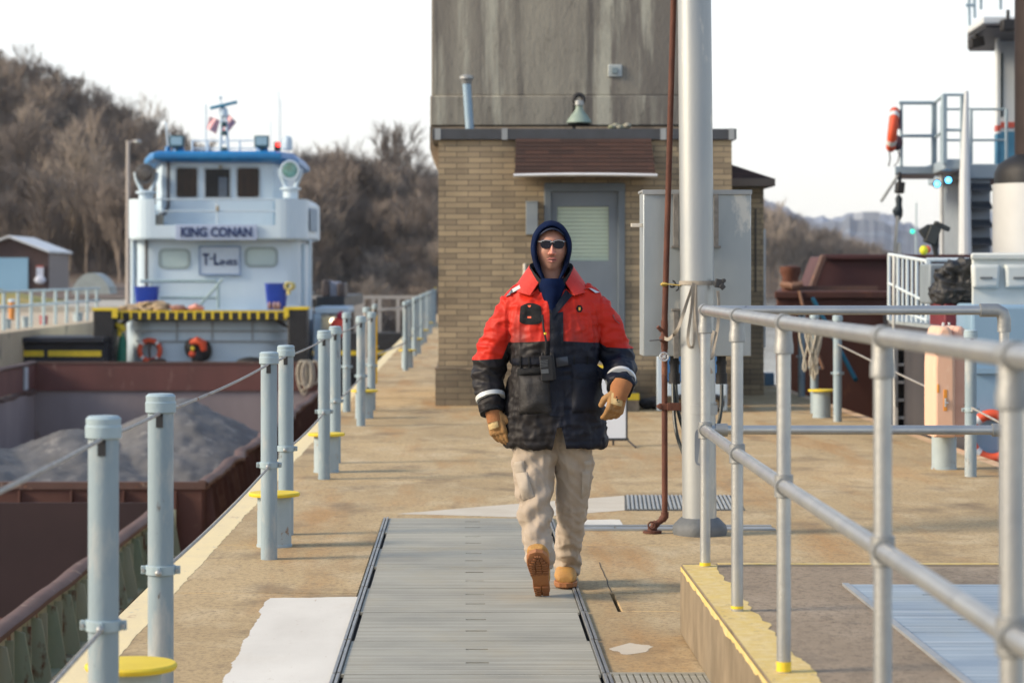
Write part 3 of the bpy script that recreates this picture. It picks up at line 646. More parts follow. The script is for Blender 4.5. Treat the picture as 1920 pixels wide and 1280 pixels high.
for k in range(17):
    u = k/16; x = ax0-.035+(ax1-ax0+.07)*u; z = az0-.005-.012*(2*u-1)**2; rr.append([Vector((x, hy-.50+.05*cos(a), z+.020*sin(a))) for a in [2*pi*j/10 for j in range(10)]])
q.loft(rr); q.build('gutter', M('white_gutter', (.75, .77, .78), (.62, .64, .66), .5, 0, 5), awn)
# door
DG = M('door_grey_blue', (.15, .185, .22), (.125, .155, .19), .5, 0, 3, bump=.05)
q = MB(); q.box(dx0-.01, dx0+.07, hy-.03, hy+.1, dz0, dz1); q.box(dx1-.07, dx1+.01, hy-.03, hy+.1, dz0, dz1); q.box(dx0-.01, dx1+.01, hy-.033, hy+.1, dz1-.09, dz1+.01)
q.build('door_frame', M('door_frame_grey', (.12, .15, .175), (.10, .125, .15), .5), house, bevel=.006)
wx0, wx1 = hp(1045, 0).x, hp(1142, 0).x; wz0, wz1 = hp(0, 489).z, hp(0, 387).z
q = MB(); Dx0, Dx1, Dz1 = dx0+.07, dx1-.07, dz1-.09
q.box(Dx0, wx0, hy+.03, hy+.08, dz0, Dz1); q.box(wx1, Dx1, hy+.03, hy+.08, dz0, Dz1); q.box(wx0, wx1, hy+.03, hy+.08, dz0, wz0); q.box(wx0, wx1, hy+.03, hy+.08, wz1, Dz1)
dr = q.build('door', DG, house, smooth=False)
q = MB(); nb = 14
for i in range(nb):
    z = wz0+(wz1-wz0)*(i+.5)/nb; q.obox(((wx0+wx1)/2, hy+.075, z), (wx1-wx0-.004, .004, (wz1-wz0)/nb*.9), Matrix.Rotation(.45, 4, 'X'))
q.build('window_blind', M('blind_pale_green', (.60, .72, .62), (.52, .64, .56), .6, 0, 2), dr, smooth=False)
q = MB(); q.box(wx0, wx1, hy+.10, hy+.104, wz0, wz1); q.build('blind_backing', M('blind_shadow', (.30, .40, .36)), dr, smooth=False)
for zz in (1.3,): q = MB(); q.cyl((Dx0+.07, hy+.03, zz), (Dx0+.07, hy-.02, zz), .012, n=10); q.sphere((Dx0+.07, hy-.03, zz), .028, 12, 8); q.build('handle', galv, dr)
q = MB(); a = hp(986, 440); c_ = hp(1008, 380); q.box(a.x, c_.x, hy-.07, hy-.001, a.z, c_.z); q.box(a.x-.004, c_.x+.004, hy-.075, hy-.001, c_.z, c_.z+.015); q.build('wall_box', M('wall_box_grey', (.24, .28, .30), (.19, .22, .25), .5), house, bevel=.004)
q = MB(); a = hp(984, 520, hy-.1); q.cyl((a.x, hy-.01, a.z), (a.x, hy-.01, a.z+.16), .018, n=10); q.build('conduit', MC['cream'], house)
# lean-to wing on the right with a hip roof
wy = 30.4; q = MB(); a, c_ = P(1372, 0, wy), P(1432, 0, wy); q.box(hx1-.3, c_.x, wy, wy+3, .0, P(0, 350, wy).z)
q.build('wing_wall', BR, house, smooth=False)
q = MB(); rz0, rz1 = P(0, 350, wy).z, P(0, 296, wy).z; ex = P(1446, 0, wy).x
q.add([(hx1-.05, wy-.3, rz0+.09), (ex, wy-.3, rz0+.09), (ex, wy+3.3, rz0+.09), (hx1-.05, wy+3.3, rz0+.09), (hx1-.02, wy-.1+.2, rz1+.02), (hx1-.02, wy+3, rz1+.02)], [(0, 1, 4), (1, 2, 5, 4), (2, 3, 5), (0, 4, 5, 3), (3, 2, 1, 0)])
q.build('wing_roof', SHG, house, smooth=False)
q = MB(); q.box(hx1-.05, ex+.01, wy-.32, wy+3.32, rz0-.005, rz0+.092); q.build('wing_fascia', M('fascia_brown', (.17, .13, .10), (.13, .10, .08), .7), house, bevel=.004)
q = MB(); a = P(1415, 0, wy).x; q.box(a, a+.02, wy-.012, wy-.001, 1.3, 2.35); q.build('wing_slit', dark, house, smooth=False)
q = MB(); a = P(1432, 0, wy).x; q.box(a, a+.025, wy+.0, wy+.05, .6, 2.1); q.build('downpipe', M('pale_trim', (.6, .62, .62)), house)
# roof furniture
vent = E('roof_vent', 'slim pale blue vent pipe with a grey cowl on the lock house roof', 'vent', tuple(hp(880, 242, hy+.8)))
vy = hy+.8; q = MB(); a, c_ = P(881, 243, vy), P(875, 156, vy)
q.tube([a, c_], .052, 16); q.build('pipe', M('vent_blue', (.24, .36, .46), (.30, .40, .48), .45, .2, 4), vent)
q = MB(); q.lathe([(.055, -.01), (.06, .0), (.07, .035), (.075, .04), (.085, .05), (.085, .075), (.05, .10), (.01, .105)], c_, 20); q.build('cowl', galv, vent)
fl = E('flood_light', 'grey green bell shaped floodlight on the front of the flat roof', 'floodlight', tuple(hp(1085, 240, hy+.1)))
fy = hy+.25; c_ = P(1086, 0, fy).x; zt, zb = P(0, 177, fy).z, P(0, 236, fy).z
q = MB(); n_ = 24; prof = [(.13*.9, zb+.02), (.15, zb+.035), (.135, zb+.07), (.10, zb+.12), (.065, zb+.16), (.045, zb+.20), (.042, zb+.235)]
q.lathe(prof, (c_, fy, 0), 24); q.build('shade', M('light_shell', (.24, .31, .26), (.19, .25, .21), .5, 0, 6), fl)
q = MB(); q.lathe([(.02, zb-.01), (.10, zb-.005), (.135, zb+.015), (.11, zb+.02)], (c_, fy, 0), 24); q.build('lens_ring', dark, fl)
q = MB(); q.lathe([(.046, zb+.235), (.055, zb+.24), (.055, zb+.29), (.04, zb+.30)], (c_, fy, 0), 18); q.build('collar', galv, fl)
q = MB(); q.torus((c_-.005, fy, zt-.06), .055, .026, 'y', 24, 8); q.tube([(c_-.06, fy, zt-.10), (c_-.065, fy+.02, zb+.1), (c_-.06, fy+.04, zb-.04)], .02, 8); q.build('bracket', blackrub, fl)
q = MB(); a = hp(1160, 236, hy+.2)
for k in range(5): q.sphere((a.x-.08+k*.045, hy+.2+.02*(k % 2), fz1+.03+.02*(k % 3 == 1)), (.05, .05, .035), 10, 6)
tag(q.build('rubble_heap', M('mossy_stone', (.34, .32, .27), (.12, .15, .07), .9, 0, 14, bump=.5)), 'small mossy heap of debris on the roof edge beside the floodlight', 'debris')
# tower
TWC = bpy.data.materials.new('tower_concrete'); TWC.use_nodes = True; t_ = TWC.node_tree; b_n = t_.nodes['Principled BSDF']; b_n.inputs['Roughness'].default_value = .9
tcn = t_.nodes.new('ShaderNodeTexCoord')
def tn(sc, st_, det=7, ro=.62):
    mp = t_.nodes.new('ShaderNodeMapping'); mp.inputs['Scale'].default_value = st_; t_.links.new(tcn.outputs['Object'], mp.inputs[0])
    n = t_.nodes.new('ShaderNodeTexNoise'); n.inputs['Scale'].default_value = sc; n.inputs['Detail'].default_value = det; n.inputs['Roughness'].default_value = ro; t_.links.new(mp.outputs[0], n.inputs[0]); return n.outputs[0]
def tmix(v, a, c, x, y, hi=1):
    r = t_.nodes.new('ShaderNodeMapRange'); r.inputs[1].default_value = x; r.inputs[2].default_value = y; r.inputs[4].default_value = hi; t_.links.new(v, r.inputs[0])
    mx = t_.nodes.new('ShaderNodeMix'); mx.data_type = 'RGBA'; t_.links.new(r.outputs[0], mx.inputs[0])
    (t_.links.new(a, mx.inputs[6]) if not isinstance(a, tuple) else mx.inputs[6].__setattr__('default_value', (*a, 1)))
    mx.inputs[7].default_value = (*c, 1); return mx.outputs[2]
cl_ = tmix(tn(1.1, (1.2, 1.2, .12)), (.30, .28, .23), (.17, .155, .135), .42, .58)
cl_ = tmix(tn(2.4, (1.3, 1.3, .10)), cl_, (.46, .45, .37), .53, .63, .8)
cl_ = tmix(tn(3.0, (1.6, 1.6, .07)), cl_, (.10, .092, .085), .55, .66, .85)
cl_ = tmix(tn(.8, (1, 1, .5), 9, .75), cl_, (.13, .12, .105), .48, .66, .75); cl_ = tmix(tn(14, (1, 1, .5)), cl_, (.12, .11, .09), .58, .72, .6)
t_.links.new(cl_, b_n.inputs['Base Color'])
bp = t_.nodes.new('ShaderNodeBump'); bp.inputs['Strength'].default_value = .4; bp.inputs['Distance'].default_value = .02; t_.links.new(tn(20, (1, 1, .5)), bp.inputs['Height']); t_.links.new(bp.outputs[0], b_n.inputs['Normal'])
ty = 29.2; tw = E('concrete_tower', 'tall streaked grey concrete tower rising behind the brick lock house', 'tower', (1.2, ty, 3))
tx0, tx1 = P(809, 0, ty).x, P(1303, 0, ty).x
q = MB(); q.box(tx0, tx1, ty, ty+3.6, P(0, 180, ty).z, 9.5); q.build('shaft', TWC, tw, bevel=.02)
q = MB(); q.box(tx0-.015, tx1+.015, ty-.05, ty+3.65, P(0, 236, ty).z, P(0, 180, ty).z+.001); q.build('ledge_band', TWC, tw, bevel=.015)
q = MB(); q.prism([(tx0-.02, P(0, 238, ty).z), (tx1+.02, P(0, 238, ty).z), (tx1+.02, 2.98), (hx1-.4, 2.7), (hx0+.03, 2.72), (tx0-.02, 3.05)], ty-.04, ty+2.6, 'y'); q.build('corbel', CONG, tw, smooth=False)
q = MB(); a = P(1153, 133, ty); q.obox((a.x, ty-.01, a.z), (.17, .03, .15)); pt_ = q.build('patch_plate', M('repair_grey', (.42, .46, .46), (.36, .40, .40)), tw, bevel=.01)
q = MB(); q.obox((a.x-.005, ty-.03, a.z), (.075, .03, .07)); q.build('vent_grille', M('blue_grey', (.20, .26, .28)), tw, bevel=.004)
# steps at the door
stp = E('door_steps', 'concrete door steps with bright yellow nosings in front of the lock house', 'steps', (1.4, 27, 0))
q = MB(); a0, a1, a2 = hp(1000, 0, 26.4).x, hp(1136, 0, 26.4).x, hp(1197, 0, 26.8).x
q.box(a0, a1, 26.5, hy-.035, 0, .47); q.box(a1, a2, 26.7, hy-.035, 0, .19); split(q, 'step_block', CONG, stp, smooth=False, bevel=.01)
q = MB(); q.box(a0-.003, a1+.003, 26.495, 26.6, .40, .476); q.box(a1+.004, a2+.003, 26.695, 26.8, .125, .197); q.box(a1-.08, a1+.003, 26.493, 26.496, .36, .52); split(q, 'nosing', yel, stp, smooth=False)
q = MB(); r_ = random.Random(4)
for k in range(7): q.sphere((hp(1207+r_.uniform(0, 22), 0, 27.3).x, 27.2+r_.uniform(-.1, .1), .05+r_.uniform(0, .04)), (.09, .08, .06), 10, 7)
tag(q.build('rag_bundle', M('black_cloth', (.02, .02, .022), (.03, .03, .035), .9, 0, 10, bump=.6)), 'dark bundle lying at the foot of the lock house wall', 'bundle')
ct = E('equipment_cart', 'low blue and white wheeled cart partly hidden behind the lamp pole', 'cart', (2.7, 26.6, 0))
fx = lambda px: P(px, 0, 26.6).x; fz = lambda py: P(0, py, 26.6).z
BL = M('cart_blue', (.03, .14, .34), (.025, .11, .28), .4); LB = M('cart_pale', (.52, .62, .70), (.45, .56, .66), .5)
q = MB(); q.box(fx(1246), fx(1352), 26.6, 27.5, fz(715), fz(650)); q.build('body', BL, ct, bevel=.02)
q = MB(); q.box(fx(1250), fx(1362), 26.55, 27.4, fz(742), fz(718)); q.box(fx(1232), fx(1242), 26.6, 26.66, 0.01, fz(655)); q.box(fx(1354), fx(1364), 26.6, 26.66, .01, fz(720)); q.build('frame', LB, ct, bevel=.008)
for px in (1275, 1340):
    q = MB(); q.torus((fx(px), 26.5, .10), .07, .03, 'y', 20, 10); q.build('wheel', blackrub, ct)
sg = E('a_frame_sign', 'white floor sign on a thin black stand seen behind the walking man', 'sign', (1.33, 21.2, 0))
sx = lambda px: P(px, 0, 21.2).x; sz = lambda py: P(0, py, 21.2).z
q = MB(); q.box(sx(1124), sx(1174), 21.2, 21.225, sz(822), sz(694)); q.build('panel', M('sign_white', (.74, .79, .84), (.70, .74, .80), .35, 0, 1.5, bump=0), sg, bevel=.004)
q = MB(); q.box(sx(1121), sx(1124), 21.195, 21.23, sz(824), sz(690)); q.box(sx(1174), sx(1177), 21.195, 21.23, sz(824), sz(690)); q.box(sx(1119), sx(1179), 21.193, 21.232, sz(826), sz(821)); q.box(sx(1121), sx(1177), 21.195, 21.23, sz(694), sz(690))
for x_, dx_ in ((1122, -12), (1176, 12)): q.tube([(sx(x_), 21.21, sz(824)), (sx(x_+dx_*.6), 21.1, sz(830)), (sx(x_+dx_), 20.95, .01)], .008, 8)
q.tube([(sx(1150), 21.21, sz(824)), (sx(1150), 21.21, .01)], .009, 8); q.build('stand', dark, sg)

# ------------------------------------------------------------------ barges in the lock chamber
BRN = M('barge_brown', (.12, .05, .036), (.075, .032, .025), .75, .05, 1.2, (1, 1, .6), .2, 30, c3=(.15, .075, .05), t3=.58, s3=2.5, c4=(.19, .14, .12), t4=.66, s4=9)
RIM = M('barge_rim', (.12, .065, .052), (.09, .05, .04), .7, 0, 2.5, bump=.3, bs=30, c3=(.30, .24, .20), t3=.60, s3=5, c4=(.20, .08, .04), t4=.6, s4=10)
GRN = M('barge_green', (.24, .33, .24), (.42, .44, .34), .75, 0, 1.6, (1, 1, .5), .3, 30, c3=(.15, .07, .04), t3=.55, s3=3, c4=(.38, .38, .30), t4=.62, s4=7)
DUST = M('dusty_steel', (.30, .26, .265), (.22, .19, .20), .85, 0, .8, (1, 1, .4), .15, 30, c3=(.13, .08, .07), t3=.62, s3=1.5)
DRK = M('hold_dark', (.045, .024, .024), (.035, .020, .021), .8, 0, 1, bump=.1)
def coaming(q, x, y0, y1, z, side, wobble=0., step=.5, seed=1, rw=.19):
    n = max(2, int((y1-y0)/step)); rr = []
    for i in range(n+1):
        y = y0+(y1-y0)*i/n; dz = noise.noise(Vector((y*.9, seed, 0)))*wobble; dx = noise.noise(Vector((y*.7, seed, 5)))*wobble
        rr.append([(x+dx+rw*.5*cos(a), y, z+dz+.055*sin(a)) for a in [2*pi*j/8+pi/8 for j in range(8)]])
    q.loft(rr)
def barge(name, label, xl, xr, y0, y1, z, zt_end, sidemat, floor, inner, wob, deckdrop=1.35, bow=4, wall_t=.05):
    t = E(name, label, 'barge', ((xl+xr)/2, y0, z))
    q = MB(); q.box(xl-.03, xl+.03, y0, y1, z-deckdrop, z-.02); q.box(xr-.03, xr+.03, y0, y1, z-deckdrop, z-.02)
    q.box(xl, xr, y0-.03, y0+.03, z-deckdrop, z-.02)
    q.build('coaming', sidemat, t, smooth=False)
    q = MB(); q.box(xl-.028, xl+.034, y0+.04, y1, z-3.4, z-.03); q.box(xr-.036, xr+.028, y0+.04, y1, z-3.4, z-.03); q.box(xl+.03, xr-.03, y0+.031, y0+.04, z-3.4, z-.03)
    q.box(xl, xr, y1-.04, y1, z-3.4, z+.03); q.box(xl, xr, y0, y1, z-3.5, z-3.4)
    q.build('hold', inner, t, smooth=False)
    q = MB(); n = int((y1-y0)/.75)
    for i in range(n+1):
        y = y0+.1+i*(y1-y0-.2)/n
        q.prism([(xr+.03, z-.06), (xr+.11, z-.08), (xr+.34, z-deckdrop), (xr+.03, z-deckdrop)], y-.012, y+.012, 'y')
        q.box(xr+.03, xr+.10, y+.34, y+.36, z-deckdrop, z-.08)
    for i in range(10):
        x = xl+(xr-xl)*(i+.5)/10; q.prism([(y0-.03, z-.06), (y0-.1, z-.08), (y0-.3, z-deckdrop), (y0-.03, z-deckdrop)], x-.012, x+.012, 'x')
    q.box(xr+.03, xr+.16, y0, y1, z-.62, z-.60)
    q.build('stiffener', sidemat, t, smooth=False)
    q = MB(); coaming(q, xr, y0, y1, z, 1, wob, seed=1); coaming(q, xl, y0, y1, z, 1, wob, seed=2)
    q.box(xl-.05, xr+.05, y0-.06, y0+.06, z-.05, z+.05); q.build('coaming_rim', RIM, t)
    q = MB(); q.box(xl-1.0, xr+1.1, y0-3.2 if bow else y0-.6, y1+bow, z-deckdrop-.25, z-deckdrop-.001); q.box(xl-.95, xr+1.05, y0-3, y1+bow-.2, -4.5, z-deckdrop-.25)
    q.build('hull', MC['barge_brown'], t, smooth=False)
    return t
bz1 = -1.25
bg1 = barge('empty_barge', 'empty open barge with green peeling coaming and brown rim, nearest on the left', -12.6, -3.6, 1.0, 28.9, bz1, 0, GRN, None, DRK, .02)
bz2 = -1.37
bg2 = barge('gravel_barge', 'rust brown barge carrying grey gravel heaps, in front of the white towboat', -10.75, -3.6, 33.0, 60.0, bz2, 0, BRN, None, DUST, .10, deckdrop=1.3)
q = MB(); zt_ = 1.5-162*60/F
q.box(-10.75, -3.55, 59.9, 59.96, bz2+.02, zt_); q.box(-10.78, -10.70, 40, 59.95, bz2+.08, zt_-.02)
q.add([(-10.78, 33, bz2), (-10.7, 33, bz2), (-10.7, 40, bz2), (-10.78, 40, bz2), (-10.7, 40, zt_-.02), (-10.78, 40, zt_-.02), (-10.7, 34, bz2+.8), (-10.78, 34, bz2+.8)], [(1, 2, 4, 6), (0, 7, 5, 3), (7, 6, 4, 5)])
q.build('end_bulkhead', M('bulkhead_red', (.145, .055, .048), (.11, .045, .04), .7, 0, 1.5, (1, 1, .3), c3=(.22, .12, .10), t3=.62, s3=3), bg2, smooth=False)
q = MB(); coaming(q, -10.74, 40, 59.9, zt_, 1, .05, seed=6); q.box(-10.78, -3.5, 59.88, 59.99, zt_-.02, zt_+.03); q.build('bulkhead_rim', RIM, bg2)
q = MB(); q.box(-10.69, -10.64, 58.2, 58.6, zt_-.6, zt_-.05); q.build('draft_plate', M('pale_plate', (.45, .50, .55)), bg2, smooth=False)
# end stairs of the gravel barge: angled corner brackets facing the camera
# gravel
GV = M('gravel', (.17, .165, .16), (.115, .112, .108), .95, 0, 1.2, bump=1., bs=22, c3=(.26, .245, .225), t3=.58, s3=2.5, c4=(.10, .10, .10), t4=.55, s4=22, rnd=False)
q = MB(); nx, ny = 110, 190; gx0, gx1, gy0, gy1 = -10.66, -3.68, 33.1, 59.8; vs_ = []
heaps = [(-5.85, 49.5, -.88, .60), (-9.2, 44, -1.50, .35), (-7.6, 46.5, -1.38, .42), (-5.2, 38.5, -2.15, .5), (-8.6, 37, -2.1, .5), (-7.5, 56, -2.0, .6)]
for j in range(ny+1):
    for i in range(nx+1):
        x = gx0+(gx1-gx0)*i/nx; y = gy0+(gy1-gy0)*j/ny
        z = max(h_-k_*sqrt(((x-a)*1.0)**2+((y-b_)*.42)**2+.05) for a, b_, h_, k_ in heaps); z = max(z, bz2-2.6)
        z += .10*noise.noise(Vector((x*1.2, y*1.2, 0)))+.05*noise.noise(Vector((x*5, y*5, 3)))+.025*noise.noise(Vector((x*14, y*14, 3)))
        vs_.append((x, y, z))
q.add(vs_, [(j*(nx+1)+i, j*(nx+1)+i+1, (j+1)*(nx+1)+i+1, (j+1)*(nx+1)+i) for j in range(ny) for i in range(nx)])
tag(q.build('gravel_load', GV), 'heaps of grey gravel filling the hold of the rust brown barge', 'gravel', kind='stuff')
q = MB(); r_ = random.Random(8)
for j in range(6):
    x = -3.72+r_.uniform(-.2, .15); L_ = r_.uniform(.5, .85); x -= .15
    q.tube([(x+.12*sin(a), 59.82-.03*j, zt_+.06-L_*(1-cos(a))/2) for a in [2*pi*k/14 for k in range(15)]], .028, 6)
tag(q.build('rope_coil', MC['white_rope']), 'coil of tan rope hung over the far end of the gravel barge', 'rope')

# ------------------------------------------------------------------ the white towboat
TB = 68.0; bz = lambda py, y=TB+1.1: P(0, py, y).z; bx = lambda px, y=TB+1.1: P(px, 0, y).x
boat = E('towboat', 'white towboat with blue wheelhouse roof and a KING CONAN name board', 'boat', (bx(418), TB, -3))
WB = M('boat_white', (.60, .72, .80), (.50, .63, .73), .4, 0, .8, (1, 1, .3), .05, c3=(.50, .47, .42), t3=.70, s3=2, st3=(2, 2, .3))
BLU = M('boat_blue', (.012, .20, .48), (.01, .15, .40), .4, 0, 2, bump=.03)
def rrect(x0, x1, y0, y1, r, n=6, corners=(1, 1, 1, 1)):
    out = []
    for (cx, cy, a0, k) in ((x1-r, y0+r, -pi/2, corners[1]), (x1-r, y1-r, 0, corners[2]), (x0+r, y1-r, pi/2, corners[3]), (x0+r, y0+r, pi, corners[0])):
        if k: out += [(cx+r*cos(a0+pi/2*i/n), cy+r*sin(a0+pi/2*i/n)) for i in range(n+1)]
        else: out.append((x1 if cx > (x0+x1)/2 else x0, y1 if cy > (y0+y1)/2 else y0))
    return out
hx0_, hx1_ = bx(192), bx(585)
q = MB(); q.prism(rrect(bx(250), bx(545), TB+.3, TB+10, .8), -3.6, bz(600), 'z'); q.build('hull', WB, boat)
q = MB(); q.prism(rrect(bx(232), bx(562), TB+1.0, TB+8, .8), -1.6, bz(580)-.05, 'z'); q.build('main_deck', WB, boat)
# deck house
q = MB(); q.prism(rrect(bx(248), bx(556), TB+1.6, TB+6, .35), bz(582), bz(444), 'z'); q.build('lower_house', WB, boat)
q = MB(); q.box(bx(556)-.02, bx(584, TB+6), TB+3.2, TB+6.3, bz(600), bz(455)); q.build('side_house', WB, boat, bevel=.05)
# bulwark of the boat deck: rounded box wall with an opening filled by rails
uy = TB+1.1
q = MB(); outer = rrect(bx(238), bx(573), uy, TB+6.5, .7, 8)
z0, z1, zm = bz(446), bz(373), bz(422); n = len(outer)
def inop(p): return p[1] < uy+.2 and bx(292) < p[0] < bx(515)
q.prism(outer, z0-.04, z0+.04, 'z')
def wall_seg(pa, pb, za, zb):
    a, b_ = Vector((*pa, 0)), Vector((*pb, 0)); d = (b_-a).normalized(); nrm_ = Vector((d.y, -d.x, 0))*.03
    q.add([a+nrm_+Vector((0, 0, za)), b_+nrm_+Vector((0, 0, za)), b_-nrm_+Vector((0, 0, za)), a-nrm_+Vector((0, 0, za)),
           a+nrm_+Vector((0, 0, zb)), b_+nrm_+Vector((0, 0, zb)), b_-nrm_+Vector((0, 0, zb)), a-nrm_+Vector((0, 0, zb))],
          [(0,3,2,1),(4,5,6,7),(0,1,5,4),(1,2,6,5),(2,3,7,6),(3,0,4,7)])
for i in range(n):
    pa, pb = outer[i], outer[(i+1) % n]
    if abs(pa[1]-uy) < .01 and abs(pb[1]-uy) < .01:
        lo, hi = sorted((pa[0], pb[0])); wall_seg((lo, uy), (bx(291), uy), z0, z1); wall_seg((bx(291), uy), (bx(516), uy), z0, zm); wall_seg((bx(516), uy), (hi, uy), z0, z1)
    else: wall_seg(pa, pb, z0, z1)
q.build('bulwark', WB, boat, ang=50)
q = MB()
for py in (374, 396): q.tube([(bx(291), uy, bz(py)), (bx(516), uy, bz(py))], .022, 8)
q.tube([(bx(407), uy, bz(374)), (bx(407), uy, bz(422))], .022, 8); q.build('guard_rail', M('rail_pale', (.50, .60, .68), (.44, .54, .62), .5), boat)
# slanted starboard screen of the bulwark
q = MB(); q.prism([(bx(573), uy+.5), (bx(597, TB+4.5), TB+4.5), (bx(595, TB+5), TB+6.2), (bx(573), TB+6.2)], bz(447), bz(378), 'z'); q.build('bulwark_wing', WB, boat, bevel=.04)
q = MB(); q.add([(bx(575)+.045, uy+.9, bz(388)), (bx(594, TB+4)+.03, TB+3.9, bz(388)), (bx(594, TB+4)+.03, TB+3.9, bz(432)), (bx(575)+.045, uy+.9, bz(432))], [(0, 1, 2, 3)]); q.build('wing_panel', M('panel_bluegrey', (.28, .38, .48)), boat, smooth=False)
# wheelhouse
wy0 = TB+2.0
q = MB(); q.prism([(bx(303, wy0), wy0), (bx(513, wy0), wy0), (bx(534, wy0), wy0+1.0), (bx(534, wy0), wy0+5.5), (bx(285, wy0), wy0+5.5), (bx(285, wy0), wy0+1.0)], bz(450), bz(296), 'z'); q.build('wheelhouse', WB, boat, smooth=False, bevel=.02)
rz = bz(300, wy0)
q = MB(); pl = [(bx(292, wy0), wy0-.55), (bx(530, wy0), wy0-.55), (bx(556, wy0), wy0+.9), (bx(556, wy0), wy0+6), (bx(263, wy0), wy0+6), (bx(263, wy0), wy0+.9)]
pi_ = [(x*.93+bx(410)*.07, (y-wy0)*.9+wy0+.1) for x, y in pl]
q.loft([[Vector((x, y, rz-.05 if y < wy0 else rz-.16)) for x, y in pi_], [Vector((x, y, rz+.03 if y < wy0 else rz-.08)) for x, y in pl], [Vector((x, y, rz+.17 if y < wy0 else rz+.05)) for x, y in pl], [Vector((x, y, rz+.24)) for x, y in pi_]])
roof = q.build('roof', BLU, boat, smooth=False, bevel=.03)
q = MB()
for px in (328, 487, 307): q.lathe([(.20 if px != 307 else .09, rz+.2), (.16 if px != 307 else .08, rz+.36), (.05, rz+.40)], (bx(px), wy0, 0), 14)
split(q, 'light_base', BLU, roof)
def winround(par, px0, py0, px1, py1, y, glass, frame, r=.10, fr=.05, name='window'):
    x0, x1, z0, z1 = bx(px0, y), bx(px1, y), bz(py1, y), bz(py0, y)
    rr = rrect(x0, x1, z0, z1, r, 4); ri = rrect(x0+fr, x1-fr, z0+fr, z1-fr, max(.02, r-fr*.5), 4)
    n = len(rr); vs = [Vector((a, y-.03, b_)) for a, b_ in rr]+[Vector((a, y-.03, b_)) for a, b_ in ri]+[Vector((a, y+.02, b_)) for a, b_ in rr]+[Vector((a, y+.02, b_)) for a, b_ in ri]
    fs = []
    for i in range(n):
        k = (i+1) % n; fs += [(i, k, n+k, n+i), (i, 2*n+i, 2*n+k, k), (n+i, n+k, 3*n+k, 3*n+i)]
    f = MB().add(vs, fs).build(name, frame, par, smooth=False)
    MB().prism(ri, y-.012, y-.006, 'y').build('pane', glass, f, smooth=False)
    return f
FRG = M('frame_greygreen', (.30, .38, .38), (.26, .33, .34), .5)
for a, b_ in ((328, 373), (442, 489)): winround(boat, a, 312, b_, 373, wy0, glassd, M('frame_white', (.40, .47, .52)))
winround(boat, 382, 314, 434, 373, wy0, M('glass_black', (.012, .014, .018), rough=.2, bump=0, spec=.2), MC['frame_white'], .03)
q = MB(); q.box(bx(404), bx(420), wy0-.018, wy0-.0125, bz(372), bz(330)); q.build('chair_back', M('dim_grey', (.10, .13, .17)), boat, smooth=False)
WG = M('glass_pale', (.42, .54, .54), (.36, .48, .49), .12, 0, 1, bump=0)
winround(boat, 297, 466, 357, 504, TB+1.6, WG, FRG, .16, .07); winround(boat, 459, 463, 521, 501, TB+1.6, WG, FRG, .16, .07)
q = MB(); q.tube([(bx(309), wy0-.1, bz(300)), (bx(309), wy0-.1, bz(385)), (bx(303), wy0-.2, bz(400)), (bx(296), wy0-.4, bz(402))], .05, 8); q.tube([(bx(271), TB+1.5, bz(446)), (bx(271), TB+1.5, bz(560))], .045, 8); split(q, 'drain_pipe', M('dark_grey_pipe', (.10, .10, .11)), boat)
q = MB(); q.obox((bx(297), uy+.3, bz(418)), (.22, .2, .5)); q.obox((bx(408), wy0-.06, bz(311)), (.1, .1, .1)); q.obox((bx(408), uy-.02, bz(391)), (.1, .06, .16)); split(q, 'deck_fitting', M('fitting_tan', (.35, .33, .27)), boat, bevel=.02)
q = MB(); q.tube([(bx(243), TB+1.8, bz(447)), (bx(243), TB+1.8, bz(580))], .07, 8); q.tube([(bx(577), TB+2.2, bz(447)), (bx(577), TB+2.2, bz(600))], .05, 8); split(q, 'deck_post', WB, boat)
# name board and sign, with real lettering
def text_mesh(name, body, x0, x1, y, z0, z1, m, par, bold=0., ext=.012, fitw=True):
    cu = bpy.data.curves.new(name, 'FONT'); cu.body = body; cu.extrude = ext; cu.offset = bold; cu.resolution_u = 3
    ob = bpy.data.objects.new(name, cu); COL.objects.link(ob); dg = bpy.context.evaluated_depsgraph_get()
    me = bpy.data.meshes.new_from_object(ob.evaluated_get(dg)); bpy.data.objects.remove(ob); bpy.data.curves.remove(cu)
    xs_ = [v.co.x for v in me.vertices]; ys_ = [v.co.y for v in me.vertices]; a, b_, c_, d_ = min(xs_), max(xs_), min(ys_), max(ys_)
    org = Vector(par['_o']) if par is not None else Vector()
    for v in me.vertices:
        X_, Y_, Z_ = v.co; v.co = Vector((x0+(X_-a)/(b_-a)*(x1-x0), y-Z_, z0+(Y_-c_)/(d_-c_)*(z1-z0)))-org
    me.materials.clear(); me.materials.append(m); o_ = bpy.data.objects.new(name, me); COL.objects.link(o_); o_.parent = par; o_['_o'] = tuple(org); return o_
LB2 = M('board_lilac', (.42, .50, .66), (.38, .46, .62), .5, 0, 3, bump=0); NV = M('letter_navy', (.01, .03, .12), (.008, .025, .10), .5)
ny_ = uy-.12
q = MB(); q.box(bx(329, ny_), bx(482, ny_), ny_, ny_+.06, bz(450, ny_), bz(421, ny_)); nb_ = q.build('name_board', LB2, boat, bevel=.008)
text_mesh('board_letters', 'KING CONAN', bx(339, ny_), bx(472, ny_), ny_-.013, bz(444.5, ny_), bz(425.5, ny_), NV, nb_, .028)
sy = TB+1.52
q = MB(); q.box(bx(373, sy), bx(451, sy), sy, sy+.05, bz(516, sy), bz(461, sy)); s1 = q.build('company_sign', M('board_pale', (.50, .60, .72), (.46, .56, .68), .5, bump=0), boat, bevel=.008)
q = MB()
